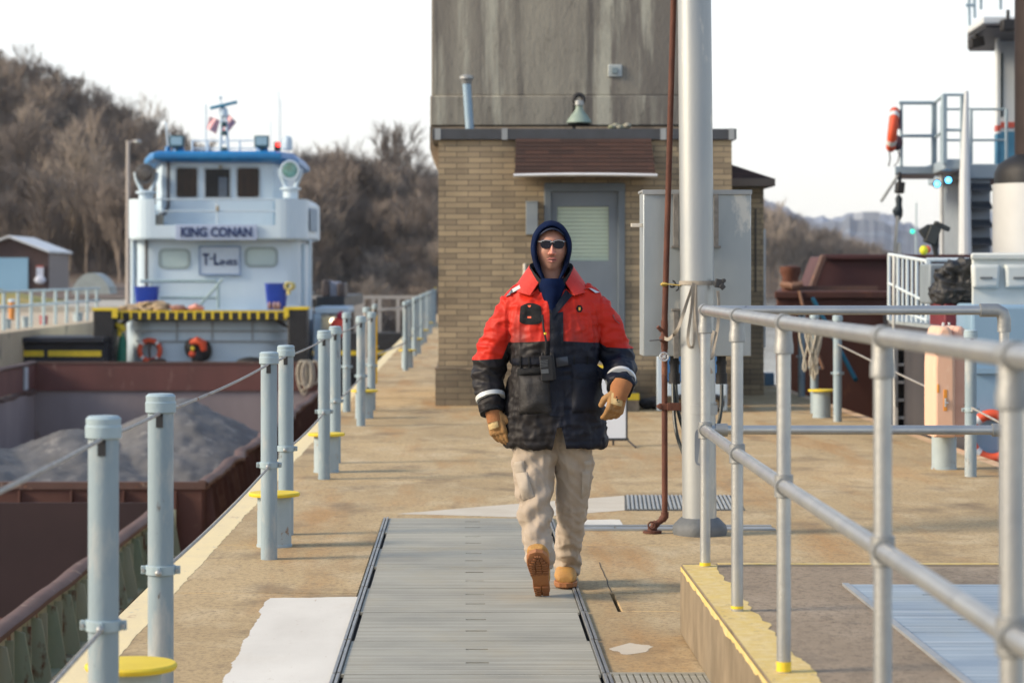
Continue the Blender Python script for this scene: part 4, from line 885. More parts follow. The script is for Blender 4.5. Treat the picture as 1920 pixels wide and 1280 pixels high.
for a, b_, c_, d_ in ((373, 451, 461, 463.5), (373, 451, 513.5, 516), (373, 375, 463.5, 513.5), (449, 451, 463.5, 513.5)): q.box(bx(a, sy), bx(b_, sy), sy-.02, sy-.001, bz(d_, sy), bz(c_, sy))
q.build('sign_border', M('border_blue', (.16, .26, .46)), s1, smooth=False)
text_mesh('sign_letters', 'T', bx(380, sy), bx(392, sy), sy-.012, bz(497, sy), bz(475, sy), NV, s1, .03)
text_mesh('sign_letters', '-', bx(393, sy), bx(400, sy), sy-.012, bz(486, sy), bz(483.5, sy), NV, s1, .01)
text_mesh('sign_letters', 'L', bx(401, sy), bx(411, sy), sy-.012, bz(497, sy), bz(475, sy), NV, s1, .03)
text_mesh('sign_letters', 'INES', bx(413, sy), bx(445, sy), sy-.012, bz(497, sy), bz(487, sy), NV, s1, .02)
# stripes bumper, knees
q = MB(); q.box(bx(196), bx(560), TB-.35, TB+1.2, bz(598), bz(584)); fd = q.build('bumper', blackrub, boat, smooth=False)
q = MB(); n = 20
for i in range(n): x = bx(225)+(bx(542)-bx(225))*i/(n-1); q.box(x-.035, x+.035, TB-.36, TB-.345, bz(597), bz(583))
q.box(bx(224), bx(556), TB-.34, TB+.1, bz(584)+.001, bz(582)+.01)
q.build('bumper_stripe', yel, fd, smooth=False)
for a, b_, t_y in ((191, 229, 576), (547, 583, 574)):
    q = MB(); q.box(bx(a), bx(b_), TB-.6, TB+.3, -3.6, bz(t_y+5)); kn = q.build('push_knee', blackrub, boat, bevel=.04)
    q = MB(); q.box(bx(a)-.02, bx(b_)+.02, TB-.62, TB+.32, bz(t_y+5)+.002, bz(t_y)); q.box(bx(b_)-.04 if a < 300 else bx(a)-.1, bx(b_)+.12 if a < 300 else bx(a)+.04, TB-.63, TB-.60, bz(t_y+18), bz(t_y)); q.build('knee_cap', yel, kn, smooth=False)
    q = MB(); s_ = 1 if a < 300 else -1; xx = bx(b_) if a < 300 else bx(a)
    q.tube([(xx, TB-.2, bz(612)), (xx+s_*.45, TB-.1, bz(594))], .05, 8); q.build('knee_brace', blackrub, kn)
q = MB()
for py in (619, 638): q.box(bx(262), bx(545), TB+.24, TB+.30, bz(py)-.025, bz(py)+.025)
for px in (338, 404, 478): q.box(bx(px)-.02, bx(px)+.02, TB+.25, TB+.3, bz(640), bz(602))
q.build('hull_rail', M('rail_grey', (.38, .42, .44)), boat, smooth=False)
# stair rail on the fore deck
q = MB(); ry = TB+1.2; R_ = lambda px, py: (bx(px, ry), ry, bz(py, ry))
q.tube([R_(263, 527), R_(403, 527), R_(409, 532), R_(409, 578)], .045, 8); q.tube([R_(300, 558), R_(409, 558)], .04, 8); q.tube([R_(417, 524), R_(374, 573)], .04, 8); q.tube([R_(285, 527), R_(285, 578)], .03, 8)
q.build('fore_rail', M('rail_greygreen', (.32, .44, .46), (.28, .38, .41), .5), boat)
for lbl, px0, px1, py0, py1 in (('left', 257, 300, 540, 571), ('right', 500, 541, 534, 577)):
    a = E('deck_bin', 'blue plastic bin on the towboat foredeck, '+('beside the tan rope pile' if lbl == 'left' else 'below the right hand window'), 'bin', (bx(px0), TB+.6, bz(py1)))
    q = MB(); q.loft([[(x, y, z) for x, y in rrect(bx(px0)+k, bx(px1)-k, TB+.5+k, TB+1.0-k, .08, 3)] for z, k in ((bz(580), .06), (bz(py0)-.1, .0), (bz(py0), .0))]); q.build('body', M('bin_blue', (.008, .05, .40), (.006, .04, .33), .4), a)
    q = MB(); q.loft([[(x, y, z) for x, y in rrect(bx(px0)-.02, bx(px1)+.02, TB+.48, TB+1.02, .1, 3)] for z in (bz(py0)+.002, bz(py0)+.05)]); q.build('lid', MC['bin_blue'], a)
q = MB(); r_ = random.Random(2)
for k in range(40):
    u = r_.uniform(0, 1); x = bx(240+u*75); z = bz(582)+.02+r_.uniform(0, .24)*(1-abs(u-.68)*1.3 if u > .3 else .25); R2 = r_.uniform(.10, .22)
    q.torus((x, TB+.2+r_.uniform(-.25, .25), z), R2, .05, 'z', 12, 6, M=Matrix.Rotation(r_.uniform(-.5, .5), 4, 'X'))
tag(q.build('rope_pile', M('tan_rope', (.42, .32, .20), (.34, .25, .16), .9, 0, 20, bump=.6)), 'pile of tan rope on the towboat bow above the striped bumper', 'rope')
q = MB()
for k in range(14):
    x = bx(330+r_.uniform(0, 22)); q.torus((x, TB+.1+r_.uniform(-.1, .2), bz(581)+r_.uniform(.02, .12)), .12, .045, 'z', 10, 6)
tag(q.build('rope_pile', M('pink_brown_rope', (.40, .22, .18), (.32, .17, .14), .9, 0, 20, bump=.6)), 'small reddish brown rope heap in the middle of the towboat bow', 'rope')
q = MB(); q.tube([(bx(361), TB+.1, bz(578)), (bx(375), TB+.05, bz(574)), (bx(389), TB+.1, bz(578))], [.07, .10, .06], 10); tag(q.build('fender_float', M('float_pink', (.62, .28, .24), (.55, .24, .2), .6)), 'pink float lying on the towboat bow behind the stripes', 'float')
q = MB()
for px in (511, 520, 527): q.sphere((bx(px), TB+.1, bz(572)), (.07, .07, .12), 8, 6)
tag(q.build('bottle_cluster', M('bottle_mix', (.30, .20, .24), (.10, .05, .08), .5, 0, 5)), 'few small bottles in front of the right blue bin', 'bottles')
q = MB()
for k in range(5): q.torus((bx(544)+.02*k, TB+.35+.02*k, bz(536)), .10, .03, 'y', 12, 6, M=Matrix.Scale(1, 4))
q.tube([(bx(544), TB+.4, bz(540)), (bx(545), TB+.4, bz(552))], .06, 8)
tag(q.build('yellow_line_coil', M('line_yellow', (.55, .50, .22), (.45, .40, .18), .8)), 'yellow line coil hung on the towboat post beside the right bin', 'rope')
OR = M('life_orange', (.72, .10, .035), (.64, .08, .03), .6, 0, 3, bump=.05); RW = M('reflective_white', (.72, .73, .72), (.62, .63, .62), .4)
def lifering(name, label, c, R, r, nrm, extra=None):
    t = E(name, label, 'life ring', c); MB().torus(c, R, r, nrm, 36, 12, M=extra).build('ring', OR, t)
    q = MB()
    for k in range(4): q.torus(c, R, r*1.04, nrm, 4, 12, a0=pi/4+k*pi/2-.13, a1=pi/4+k*pi/2+.13, M=extra)
    split(q, 'reflective_band', RW, t); return t
lifering('life_ring', 'orange life ring hanging on the white bow of the towboat', (bx(289), TB+.12, bz(655)), .29, .075, 'y')
q = MB(); q.tube([(bx(289), TB+.15, bz(640)), (bx(288), TB+.1, bz(655)), (bx(290), TB+.12, bz(672))], .035, 8); q.sphere((bx(302), TB+.1, bz(676)), (.3, .1, .12), 12, 6); tag(q.build('dark_gear', M('gear_dark', (.05, .04, .035), (.10, .05, .035), .8, 0, 6)), 'dark gear hanging inside and under the orange life ring', 'gear')
lv = E('life_vest_bundle', 'black and red life vests hung together on the towboat bow', 'life vests', (bx(378), TB, bz(655)))
q = MB(); q.sphere((bx(368), TB+.05, bz(650)), (.22, .15, .28), 14, 10); q.sphere((bx(389), TB+.1, bz(655)), (.24, .15, .30), 14, 10); q.sphere((bx(378), TB+.05, bz(667)), (.18, .14, .25), 14, 10); q.build('black_vest', blackrub, lv)
q = MB(); q.tube([(bx(366), TB-.05, bz(640)), (bx(378), TB-.1, bz(636)), (bx(389), TB-.08, bz(642)), (bx(391), TB-.08, bz(655))], [.07, .12, .13, .08], 10); q.sphere((bx(369), TB-.06, bz(661)), (.10, .08, .10), 10, 8); q.build('red_vest', OR, lv)
MB().sphere((bx(370), TB-.12, bz(651)), (.06, .03, .07), 8, 6).build('yellow_tag', yel, lv)
q = MB(); q.tube([(bx(240), TB-.1, bz(622)), (bx(241), TB-.1, bz(640)), (bx(238), TB-.1, bz(690))], [.05, .12, .15], 10); gt = q.build('tarp_roll', M('tarp_green', (.01, .20, .12), (.01, .15, .09), .6)); tag(gt, 'green tarp roll with a yellow cover beside the left push knee', 'tarp')
q = MB(); q.tube([(bx(229), TB-.2, bz(606)), (bx(240), TB-.2, bz(612)), (bx(246), TB-.2, bz(618))], [.06, .12, .07], 10); q.tube([(bx(236), TB-.2, bz(612)), (bx(236), TB-.2, bz(628))], .06, 8); o_ = q.build('yellow_cover', yel, gt, origin=(0, 0, 0))
q = MB(); q.sphere((bx(478), TB, bz(677)), (.45, .2, .16), 14, 8); tag(q.build('gear_bag', blackrub), 'black bag lying on the towboat deck behind the barge end wall', 'bag')
# searchlights
def searchlight(label, px, py, lit):
    c = Vector((bx(px), wy0-.3, bz(py))); t = E('searchlight', label, 'searchlight', tuple(c)); a = []
    q = MB(); q.cyl(c+Vector((0, -.22, 0)), c+Vector((0, .25, 0)), .27, .18, 20) ; q.torus(c+Vector((0, -.22, 0)), .26, .03, 'y', 24, 8); q.build('drum', WB if lit else M('light_drum_dark', (.10, .11, .12)), t)
    q = MB(); q.sphere(c+Vector((0, -.235, 0)), (.22, .03, .22), 20, 12); q.build('lens', M('lens_cyan', (.18, .42, .42), (.10, .18, .14), .1, 0, 3, bump=0) if lit else M('lens_dark', (.05, .045, .045), (.10, .09, .08), .1, 0, 6, bump=0), t)
    q = MB(); B_ = lambda dx, dz: c+Vector((dx, 0, dz))
    for s_ in (-1, 1): q.tube([B_(s_*.32, .05), B_(s_*.30, -.12), B_(s_*.16, -.42), B_(s_*.12, -.52)], [.05, .055, .06, .06], 8)
    q.lathe([(.30, -.56), (.30, -.50), (.15, -.47)], c, 20); q.lathe([(.22, -.80), (.22, -.56)], c, 16); q.build('yoke', WB, t)
searchlight('searchlight with a dark lens on the left bulwark of the towboat', 269, 325, False)
searchlight('searchlight with a green blue lens on the right bulwark of the towboat', 542, 318, True)
# roof gear
def floodbox(label, px, col_):
    c = Vector((bx(px), wy0-.2, bz(263))); t = E('flood_lamp', label, 'floodlight', tuple(c)); 
    q = MB(); q.obox(c, (.42, .22, .34)); q.tube([c+Vector((0, 0, -.17)), c+Vector((0, 0, -.32))], .03, 8); q.build('housing', M('teal_dark', (.04, .12, .15), (.03, .09, .12), .5), t, bevel=.03)
    q = MB(); q.obox(c+Vector((0, -.115, .01)), (.33, .015, .24)); q.build('lens', M('lens_sky', (.28, .45, .58), (.20, .36, .48), .15, 0, 3, bump=0), t, bevel=.005)
floodbox('boxy floodlight at the left of the towboat blue roof', 326, 0); floodbox('boxy floodlight at the right of the towboat blue roof', 487, 0)
q = MB(); zr = rz+.22
for py in (256, 271): q.tube([(bx(345), wy0+1.2, bz(py)), (bx(480), wy0+1.2, bz(py))], .022, 6)
for px in (345, 375, 437, 480): q.tube([(bx(px), wy0+1.2, zr), (bx(px), wy0+1.2, bz(255))], .03, 6)
q.build('roof_rail', WB, boat)
ms = E('radar_mast', 'white mast with a blue radar bar on the towboat roof', 'mast', (bx(406), wy0+.8, zr)); my = wy0+.8
q = MB(); q.tube([(bx(401), my, zr), (bx(405), my, bz(205))], .05, 8); q.tube([(bx(417), my, zr), (bx(412), my, bz(210))], .05, 8)
for py in (262, 240, 222): q.tube([(bx(400), my, bz(py)), (bx(417), my, bz(py))], .03, 6)
q.lathe([(.14, bz(210)), (.12, bz(197)), (.05, bz(193))], (bx(408), my, 0), 14); q.tube([(bx(403), my, bz(195)), (bx(402), my, bz(172))], .02, 6); q.sphere((bx(402), my, bz(175)), .055, 8, 6); q.build('frame', WB, ms)
q = MB(); q.obox((bx(409), my-.1, bz(190)), (.82, .12, .09), Matrix.Rotation(-.23, 4, 'Y')); q.build('radar_bar', M('radar_teal', (.02, .22, .36), (.02, .18, .30), .4), ms, bevel=.02)
q = MB()
for py in (227, 244, 275): q.lathe([(.07, -.06), (.09, -.04), (.09, .04), (.06, .07)], (bx(410), my-.15, bz(py)), 12)
split(q, 'signal_lamp', M('lamp_teal', (.04, .10, .11)), ms)
q = MB(); q.lathe([(.13, 0), (.155, .02), (.155, .28), (.12, .38), (.03, .42)], (bx(532), wy0+.5, bz(277)), 18); q.build('radome', WB, boat)
fl_ = E('navigation_light', 'small red lit lamp on a black box on the towboat roof', 'lamp', (bx(516), wy0-.1, rz+.2))
q = MB(); q.obox((bx(516), wy0-.1, bz(272)), (.18, .16, .26)); q.build('housing', blackrub, fl_, bevel=.02)
MB().sphere((bx(518), wy0-.19, bz(269)), .06, 12, 8).build('lens', M('red_light', (.6, .02, .02), emit=(1, .04, .03), es=4, bump=0), fl_)
q = MB()
for px, py, d in ((300, 223, -6), (308, 245, 0), (377, 190, 0), (520, 180, 0), (501, 222, 0), (516, 165, -1)): q.tube([(bx(px-d), wy0+.4, zr-.1), (bx(px), wy0+.4, bz(py))], .012 if px > 380 else .022, 6)
split(q, 'antenna', WB, boat)
fg = E('flag', 'red and white striped flag hanging slack on the towboat mast', 'flag', (bx(412), my+.5, bz(230)))
FM = bpy.data.materials.new('flag_cloth'); FM.use_nodes = True; t_ = FM.node_tree; b_n = t_.nodes['Principled BSDF']; b_n.inputs['Roughness'].default_value = .8
uvn = t_.nodes.new('ShaderNodeUVMap'); sx_ = t_.nodes.new('ShaderNodeSeparateXYZ'); t_.links.new(uvn.outputs[0], sx_.inputs[0])
ml = t_.nodes.new('ShaderNodeMath'); ml.operation = 'MULTIPLY'; ml.inputs[1].default_value = 6.5; t_.links.new(sx_.outputs[1], ml.inputs[0]); fr_ = t_.nodes.new('ShaderNodeMath'); fr_.operation = 'FRACT'; t_.links.new(ml.outputs[0], fr_.inputs[0])
g_ = t_.nodes.new('ShaderNodeMath'); g_.operation = 'LESS_THAN'; g_.inputs[1].default_value = .5; t_.links.new(fr_.outputs[0], g_.inputs[0])
mx = t_.nodes.new('ShaderNodeMix'); mx.data_type = 'RGBA'; mx.inputs[6].default_value = (.78, .72, .72, 1); mx.inputs[7].default_value = (.50, .03, .06, 1); t_.links.new(g_.outputs[0], mx.inputs[0]); t_.links.new(mx.outputs[2], b_n.inputs['Base Color'])
def flagpart(name, a, b_, c_, d_, m):
    q = MB(); nu, nv = 16, 10; vs = []; uv = []
    for j in range(nv+1):
        for i in range(nu+1):
            u, v = i/nu, j/nv; p = (Vector(a)*(1-u)+Vector(b_)*u)*(1-v)+(Vector(d_)*(1-u)+Vector(c_)*u)*v; p.y += .08*sin(u*7+v*2); vs.append(p); uv.append((u, v))
    q.add(vs, [(j*(nu+1)+i, j*(nu+1)+i+1, (j+1)*(nu+1)+i+1, (j+1)*(nu+1)+i) for j in range(nv) for i in range(nu)])
    o_ = q.build(name, m, fg); ul = o_.data.uv_layers.new(name='UVMap')
    for l in o_.data.loops: ul.data[l.index].uv = uv[l.vertex_index]
    return o_
yf = my+.5; Z_ = lambda px, py: (bx(px, yf), yf, bz(py, yf))
flagpart('stripe_field', Z_(423, 210), Z_(443, 229), Z_(424, 252), Z_(413, 250), FM)
flagpart('stripe_field', Z_(393, 219), Z_(412, 226), Z_(405, 251), Z_(387, 240), FM)
# dark deck machinery right of the boat
dm = E('deck_barge', 'dark work flat with machinery beyond the right side of the white towboat', 'barge', (bx(610, 76), 76, -1))
q = MB(); q.box(P(592, 0, 76).x, P(646, 0, 76).x, 76, 90, P(0, 578, 76).z, P(0, 556, 76).z); q.build('hull', dark, dm, bevel=.03)
q = MB(); q.box(P(603, 0, 77).x, P(618, 0, 77).x, 77, 79, P(0, 556, 77).z, P(0, 525, 77).z); q.box(P(632, 0, 77).x, P(646, 0, 77).x, 77, 79, P(0, 556, 77).z, P(0, 530, 77).z); split(q, 'machine', M('machine_dark', (.06, .05, .05), (.09, .07, .07)), dm, bevel=.05)
q = MB(); q.box(P(617, 0, 77).x, P(634, 0, 77).x, 77.1, 79, P(0, 556, 77).z, P(0, 528, 77).z); q.build('panel', M('panel_lilac', (.36, .38, .46)), dm, bevel=.04)
q = MB(); q.box(P(590, 0, 72).x, P(652, 0, 72).x, 72, 76, P(0, 588, 72).z, P(0, 576, 72).z); q.box(P(588, 0, 72).x, P(602, 0, 72).x, 72, 76, P(0, 690, 72).z, P(0, 588, 72).z); q.build('pale_deck', M('pale_blue_deck', (.45, .58, .68), (.40, .52, .62), .5), dm, bevel=.03)
dl = E('deck_lamp', 'small bright warm lamp glowing beside the red buoy behind the guard posts', 'lamp', (P(624, 0, 71.8).x, 71.8, P(0, 602, 71.8).z))
MB().sphere((P(624, 0, 71.7).x, 71.7, P(0, 602, 71.7).z), .09, 12, 8).build('bulb', M('warm_light', (1, .9, .7), emit=(1, .82, .55), es=3.5, bump=0), dl)
q = MB(); q.box(P(603, 0, 72).x, P(632, 0, 72).x, 71.85, 71.95, P(0, 618, 72).z, P(0, 592, 72).z); q.build('lamp_backing', M('khaki_panel', (.34, .32, .22), (.45, .46, .40), .5, 0, 3), dl, bevel=.02)
vb = E('life_vest', 'bright orange vest with crimson top behind the third pair of guard posts', 'life vest', (P(637, 0, 71).x, 71, P(0, 605, 71).z))
q = MB(); q.sphere((P(637, 0, 71).x, 71, P(0, 614, 71).z), (.30, .2, .32), 18, 12); q.build('vest_body', M('hi_orange', (.85, .07, .03), (.75, .06, .03), .6), vb)
q = MB(); q.sphere((P(640, 0, 71).x, 71, P(0, 594, 71).z), (.14, .14, .17), 14, 10); q.build('collar', M('crimson', (.42, .01, .05), (.34, .01, .04), .6), vb)

# ------------------------------------------------------------------ lock gate, left wall, water, banks
gt_ = E('lock_gate', 'black steel lock gate with a yellow band and a pale handrail across the chamber', 'lock gate', (-6, 92, -3)); gy = 92
q = MB(); q.box(-12.1, -1.6, gy, gy+1.2, -4.6, P(0, 624, gy).z); q.box(-12.1, -1.6, gy-.25, gy, -2.2, P(0, 640, gy).z); q.build('leaf', dark, gt_, smooth=False)
q = MB(); q.box(-12.0, -1.7, gy-.27, gy-.255, P(0, 665, gy).z, P(0, 657, gy).z); q.build('band', yel, gt_, smooth=False)
q = MB(); wy_ = gy-1.5
for py, t__ in ((557.5, .065), (580, .05)): q.box(-9.5, -1.6, gy+1.0, gy+1.1, P(0, py, gy).z-t__, P(0, py, gy).z+t__)
for px in (672, 698, 710, 650, 745): x = P(px, 0, gy).x; w__ = .20 if px == 672 else .07; q.box(x-w__, x+w__, gy+1.01, gy+1.09, P(0, 626, gy).z, P(0, 556, gy).z)
q.build('handrail', M('handrail_grey', (.40, .38, .35), (.34, .32, .30), .6), gt_, smooth=False)
lw = MB(); lw.box(-40, -12.2, 40, 130, -4.6, 0); struct('opposite_lock_wall', lw, M('far_wall_concrete', (.50, .42, .30), (.42, .34, .24), .9, 0, .6, c3=(.22, .19, .15), t3=.6, s3=1, rnd=False), smooth=False)
wf = E('work_float', 'long black float with broken yellow stripe moored left of the white towboat', 'float', (-11, 66.5, -2))
q = MB(); q.box(-14.5, bx(196, 66.5), 66.5, 69, -4, P(0, 643, 66.5).z); q.box(-14.5, bx(196, 66.5), 66.3, 69, P(0, 641, 66.5).z, P(0, 632, 66.5).z); q.build('hull', M('float_black', (.012, .016, .03), (.008, .010, .016), .6), wf, smooth=False)
q = MB(); Y_ = 66.49
for a, b_ in ((8, 82), (90, 190)): q.box(P(a, 0, Y_).x, P(b_, 0, Y_).x, Y_-.01, Y_+.005, P(0, 668, Y_).z, P(0, 657, Y_).z)
split(q, 'stripe', yel, wf, smooth=False)
rl = E('wall_railing', 'pale grey blue railing along the lock wall opposite, left of the towboat', 'railing', (-13, 70, 0)); PR = M('pale_rail', (.42, .52, .55), (.36, .46, .50), .5)
q = MB(); A, B2 = (-12.9, 55), (-12.9, 82)
for z in (.65, 1.08): q.tube([(-12.75, 55, z), (-12.75, 84, z)], .04, 6)
split(q, 'rail', PR, rl)
for k in range(14): MB().tube([(-12.75, 56+k*2.1, 0), (-12.75, 56+k*2.1, 1.1)], .05, 6).build('post', PR, rl)
for k, (px, py0, py1, r, m, nm, lb, ct_) in enumerate(((22, 562, 600, .10, M('ring_can_orange', (.62, .26, .05), (.55, .22, .05)), 'float_tube', 'upright orange and white float tube on the opposite lock wall', 'float'),
        (82, 592, 608, .12, M('can_red', (.35, .03, .05)), 'red_canister', 'dark red canister on the opposite lock wall', 'canister'), (14, 598, 616, .10, MC['bollard_paint'], 'mooring_bollard', 'pale bollard at the far left end of the opposite lock wall', 'bollard'),
        (47, 594, 614, .10, MC['bollard_paint'], 'mooring_bollard', 'pale bollard just left of the red canister on the opposite wall', 'bollard'), (146, 586, 602, .16, MC['bollard_paint'], 'mooring_bollard', 'pale bollard near the push knee on the opposite wall', 'bollard'))):
    Y_ = min(88, H*F/(py1-VY)); c_ = P(px, py1, Y_); t = E(nm, lb, ct_, tuple(c_)); h_ = P(0, py0, Y_).z-c_.z
    MB().lathe([(r, 0), (r*1.05, h_*.8), (r, h_*.9)], c_, 12).build('body', m, t); MB().lathe([(r*1.25, h_*.9), (r*1.25, h_), (r*.5, h_*1.04)], c_, 12).build('cap', WB if k == 0 else m, t)
wm = MB(); wm.add([(-3000, -200, -3.2), (3000, -200, -3.2), (3000, 3500, -3.2), (-3000, 3500, -3.2)], [(0, 1, 2, 3)])
WAT = M('river_water', (.035, .045, .04), (.05, .055, .05), .12, 0, .05, bump=.25, bs=.8, rnd=False); struct('river_water', wm, WAT, smooth=False)
# left bank and hillside
def hill_h(x, y):
    """ground height of the left bank; the ridge is set by what the photo shows against the sky"""
    px = VX+F*x/max(y, 30.)
    ridge = [(-900, 10), (-300, 60), (0, 175), (150, 228), (300, 330), (430, 395), (560, 440), (700, 452), (820, 462), (1000, 480)]
    ry_ = ridge[0][1]
    for (a, b_), (c_, d_) in zip(ridge, ridge[1:]):
        if a <= px <= c_: ry_ = b_+(d_-b_)*(px-a)/(c_-a)
    if px > 1000: ry_ = 480
    top = H-(ry_-VY)*340/F
    t = max(0, min(1, (y-190)/150)); t = t*t*(3-2*t)
    base = max(0, min(.9, (y-105)/45*.6))
    if x > -12.2: base = -5+5.2*max(0, min(1, (y-170)/60))
    return base*(1-t)+top*t + (noise.noise(Vector((x*.03, y*.03, 0)))*1.6*t)
q = MB(); vs_ = []; ny, nx = 90, 90
for j in range(ny+1):
    y = 128+(430-128)*(j/ny)**1.2
    for i in range(nx+1):
        px = -900+(1950)*i/nx; x = (px-VX)*y/F; vs_.append((x, y, hill_h(x, y)))
q.add(vs_, [(j*(nx+1)+i, j*(nx+1)+i+1, (j+1)*(nx+1)+i+1, (j+1)*(nx+1)+i) for j in range(ny) for i in range(nx)])
HM = M('hill_ground', (.13, .092, .068), (.09, .065, .048), .95, 0, .08, bump=.5, bs=1, c3=(.13, .11, .07), t3=.6, s3=.05, rnd=False)
struct('hillside', q, HM)
q = MB(); q.box(-60, -12.3, 100, 200, -2, .25); struct('bank_road', q, M('bank_gravel', (.42, .40, .35), (.35, .33, .28), .9, 0, .3, rnd=False), smooth=False)
q = MB(); vs_ = []; n1, n2 = 40, 16
for j in range(n2+1):
    for i in range(n1+1):
        u, v = i/n1, j/n2; x = P(-60+165*u, 0, 118).x; y = 104+22*v; vs_.append((x, y, .2+ max(0, (1-u)**.7)*sin(pi*v)*1.1*(1-.2*u)))
q.add(vs_, [(j*(n1+1)+i, j*(n1+1)+i+1, (j+1)*(n1+1)+i+1, (j+1)*(n1+1)+i) for j in range(n2) for i in range(n1)])
struct('grass_bank', q, M('dry_grass', (.30, .26, .06), (.17, .19, .045), .95, 0, .25, bump=.6, bs=6, c3=(.42, .30, .07), t3=.5, s3=.3, rnd=False))
sh = E('garage_shed', 'dark brown gabled shed with pale blue garage door on the far left bank', 'building', (P(40, 0, 150).x, 150, .3)); Y_ = 150
a = lambda px, py, y=150: P(px, py, y)
q = MB(); g0 = .0; q.prism([(a(-52, 0).x, g0), (a(91, 0).x, g0), (a(91, 0).x, a(0, 474).z), (a(18, 0).x, a(0, 447).z), (a(-52, 0).x, a(0, 470).z)], 150, 150.2, 'y'); q.build('gable_wall', M('shed_brown', (.075, .045, .042), (.06, .036, .034), .8), sh, smooth=False)
q = MB(); q.add([(a(91, 0).x, 150.0, g0), (a(129, 0, 158).x, 158, g0), (a(129, 0, 158).x, 158, a(0, 476).z), (a(91, 0).x, 150.0, a(0, 474).z)], [(0, 1, 2, 3)]); q.build('side_wall', M('shed_grey', (.29, .25, .235), (.25, .215, .20), .8), sh, smooth=False)
q = MB(); zr_ = a(0, 445).z; ze = a(0, 474).z
q.add([(a(18, 0).x, 149.6, zr_), (a(94, 0).x, 149.6, ze), (a(135, 0, 158).x, 158.4, ze), (a(62, 0, 158).x, 158.4, zr_), (a(18, 0).x, 149.6, zr_+.12), (a(94, 0).x, 149.6, ze+.12), (a(135, 0, 158).x, 158.4, ze+.12), (a(62, 0, 158).x, 158.4, zr_+.12),
       (a(-60, 0).x, 149.6, ze), (a(-20, 0, 158).x, 158.4, ze), (a(-60, 0).x, 149.6, ze+.12), (a(-20, 0, 158).x, 158.4, ze+.12)],
      [(0, 1, 2, 3), (4, 7, 6, 5), (0, 4, 5, 1), (1, 5, 6, 2), (2, 6, 7, 3), (8, 0, 3, 9), (10, 11, 7, 4), (8, 10, 4, 0)]); q.build('roof', M('roof_white', (.70, .72, .72), (.62, .64, .65), .4, 0, .5), sh, smooth=False)
q = MB(); q.box(a(-30, 0).x, a(53, 0).x, 149.9, 149.98, g0, a(0, 483).z); q.build('garage_door', M('garage_blue', (.26, .46, .62), (.23, .42, .57), .5, 0, .3), sh, smooth=False)
q = MB(); q.box(a(69, 0).x, a(82, 0).x, 149.85, 149.97, a(0, 520).z, a(0, 501).z); q.sphere((a(76, 0).x, 149.85, a(0, 525).z), (.36, .1, .26), 14, 8); q.build('wall_sign', M('sign_pale', (.60, .62, .70), (.50, .56, .68), .5), sh)
q = MB(); q.box(a(69, 0).x, a(82, 0).x, 149.84, 149.97, a(0, 501).z, a(0, 498).z); q.build('sign_top', M('sign_red', (.5, .12, .10)), sh)
tk = E('storage_tank', 'low pale grey rounded tank beside the shed on the far bank', 'tank', (a(180, 0, 140).x, 140, .2))
q = MB(); q.loft([[(a(132+76*u, 0, 140).x, y, .2+(1.5*sin(pi*min(1, max(0, u)))**.5 if 0 < u < 1 else .0)) for u in [k/16 for k in range(17)]] for y in (140, 143)], cap=True, closed=False); q.box(a(135, 0, 140).x, a(205, 0, 140).x, 140.1, 142.9, 0, .9); q.build('shell', M('tank_grey', (.36, .40, .38), (.30, .34, .33), .6), tk)
sl_ = E('street_lamp', 'slim grey street lamp standing behind the left side of the white towboat', 'street lamp', (P(240, 0, 95).x, 95, 0))
q = MB(); L3 = lambda px, py: P(px, py, 95); q.tube([P(240, 595, 95), L3(240, 264)], [.10, .075], 10); q.tube([L3(240, 272), L3(249, 264), L3(256, 264)], .04, 8); q.build('pole', M('lamp_grey', (.40, .36, .33), (.34, .31, .29)), sl_)
q = MB(); q.sphere(L3(258, 266), (.16, .1, .09), 12, 8); q.build('lamp_head', galv, sl_)

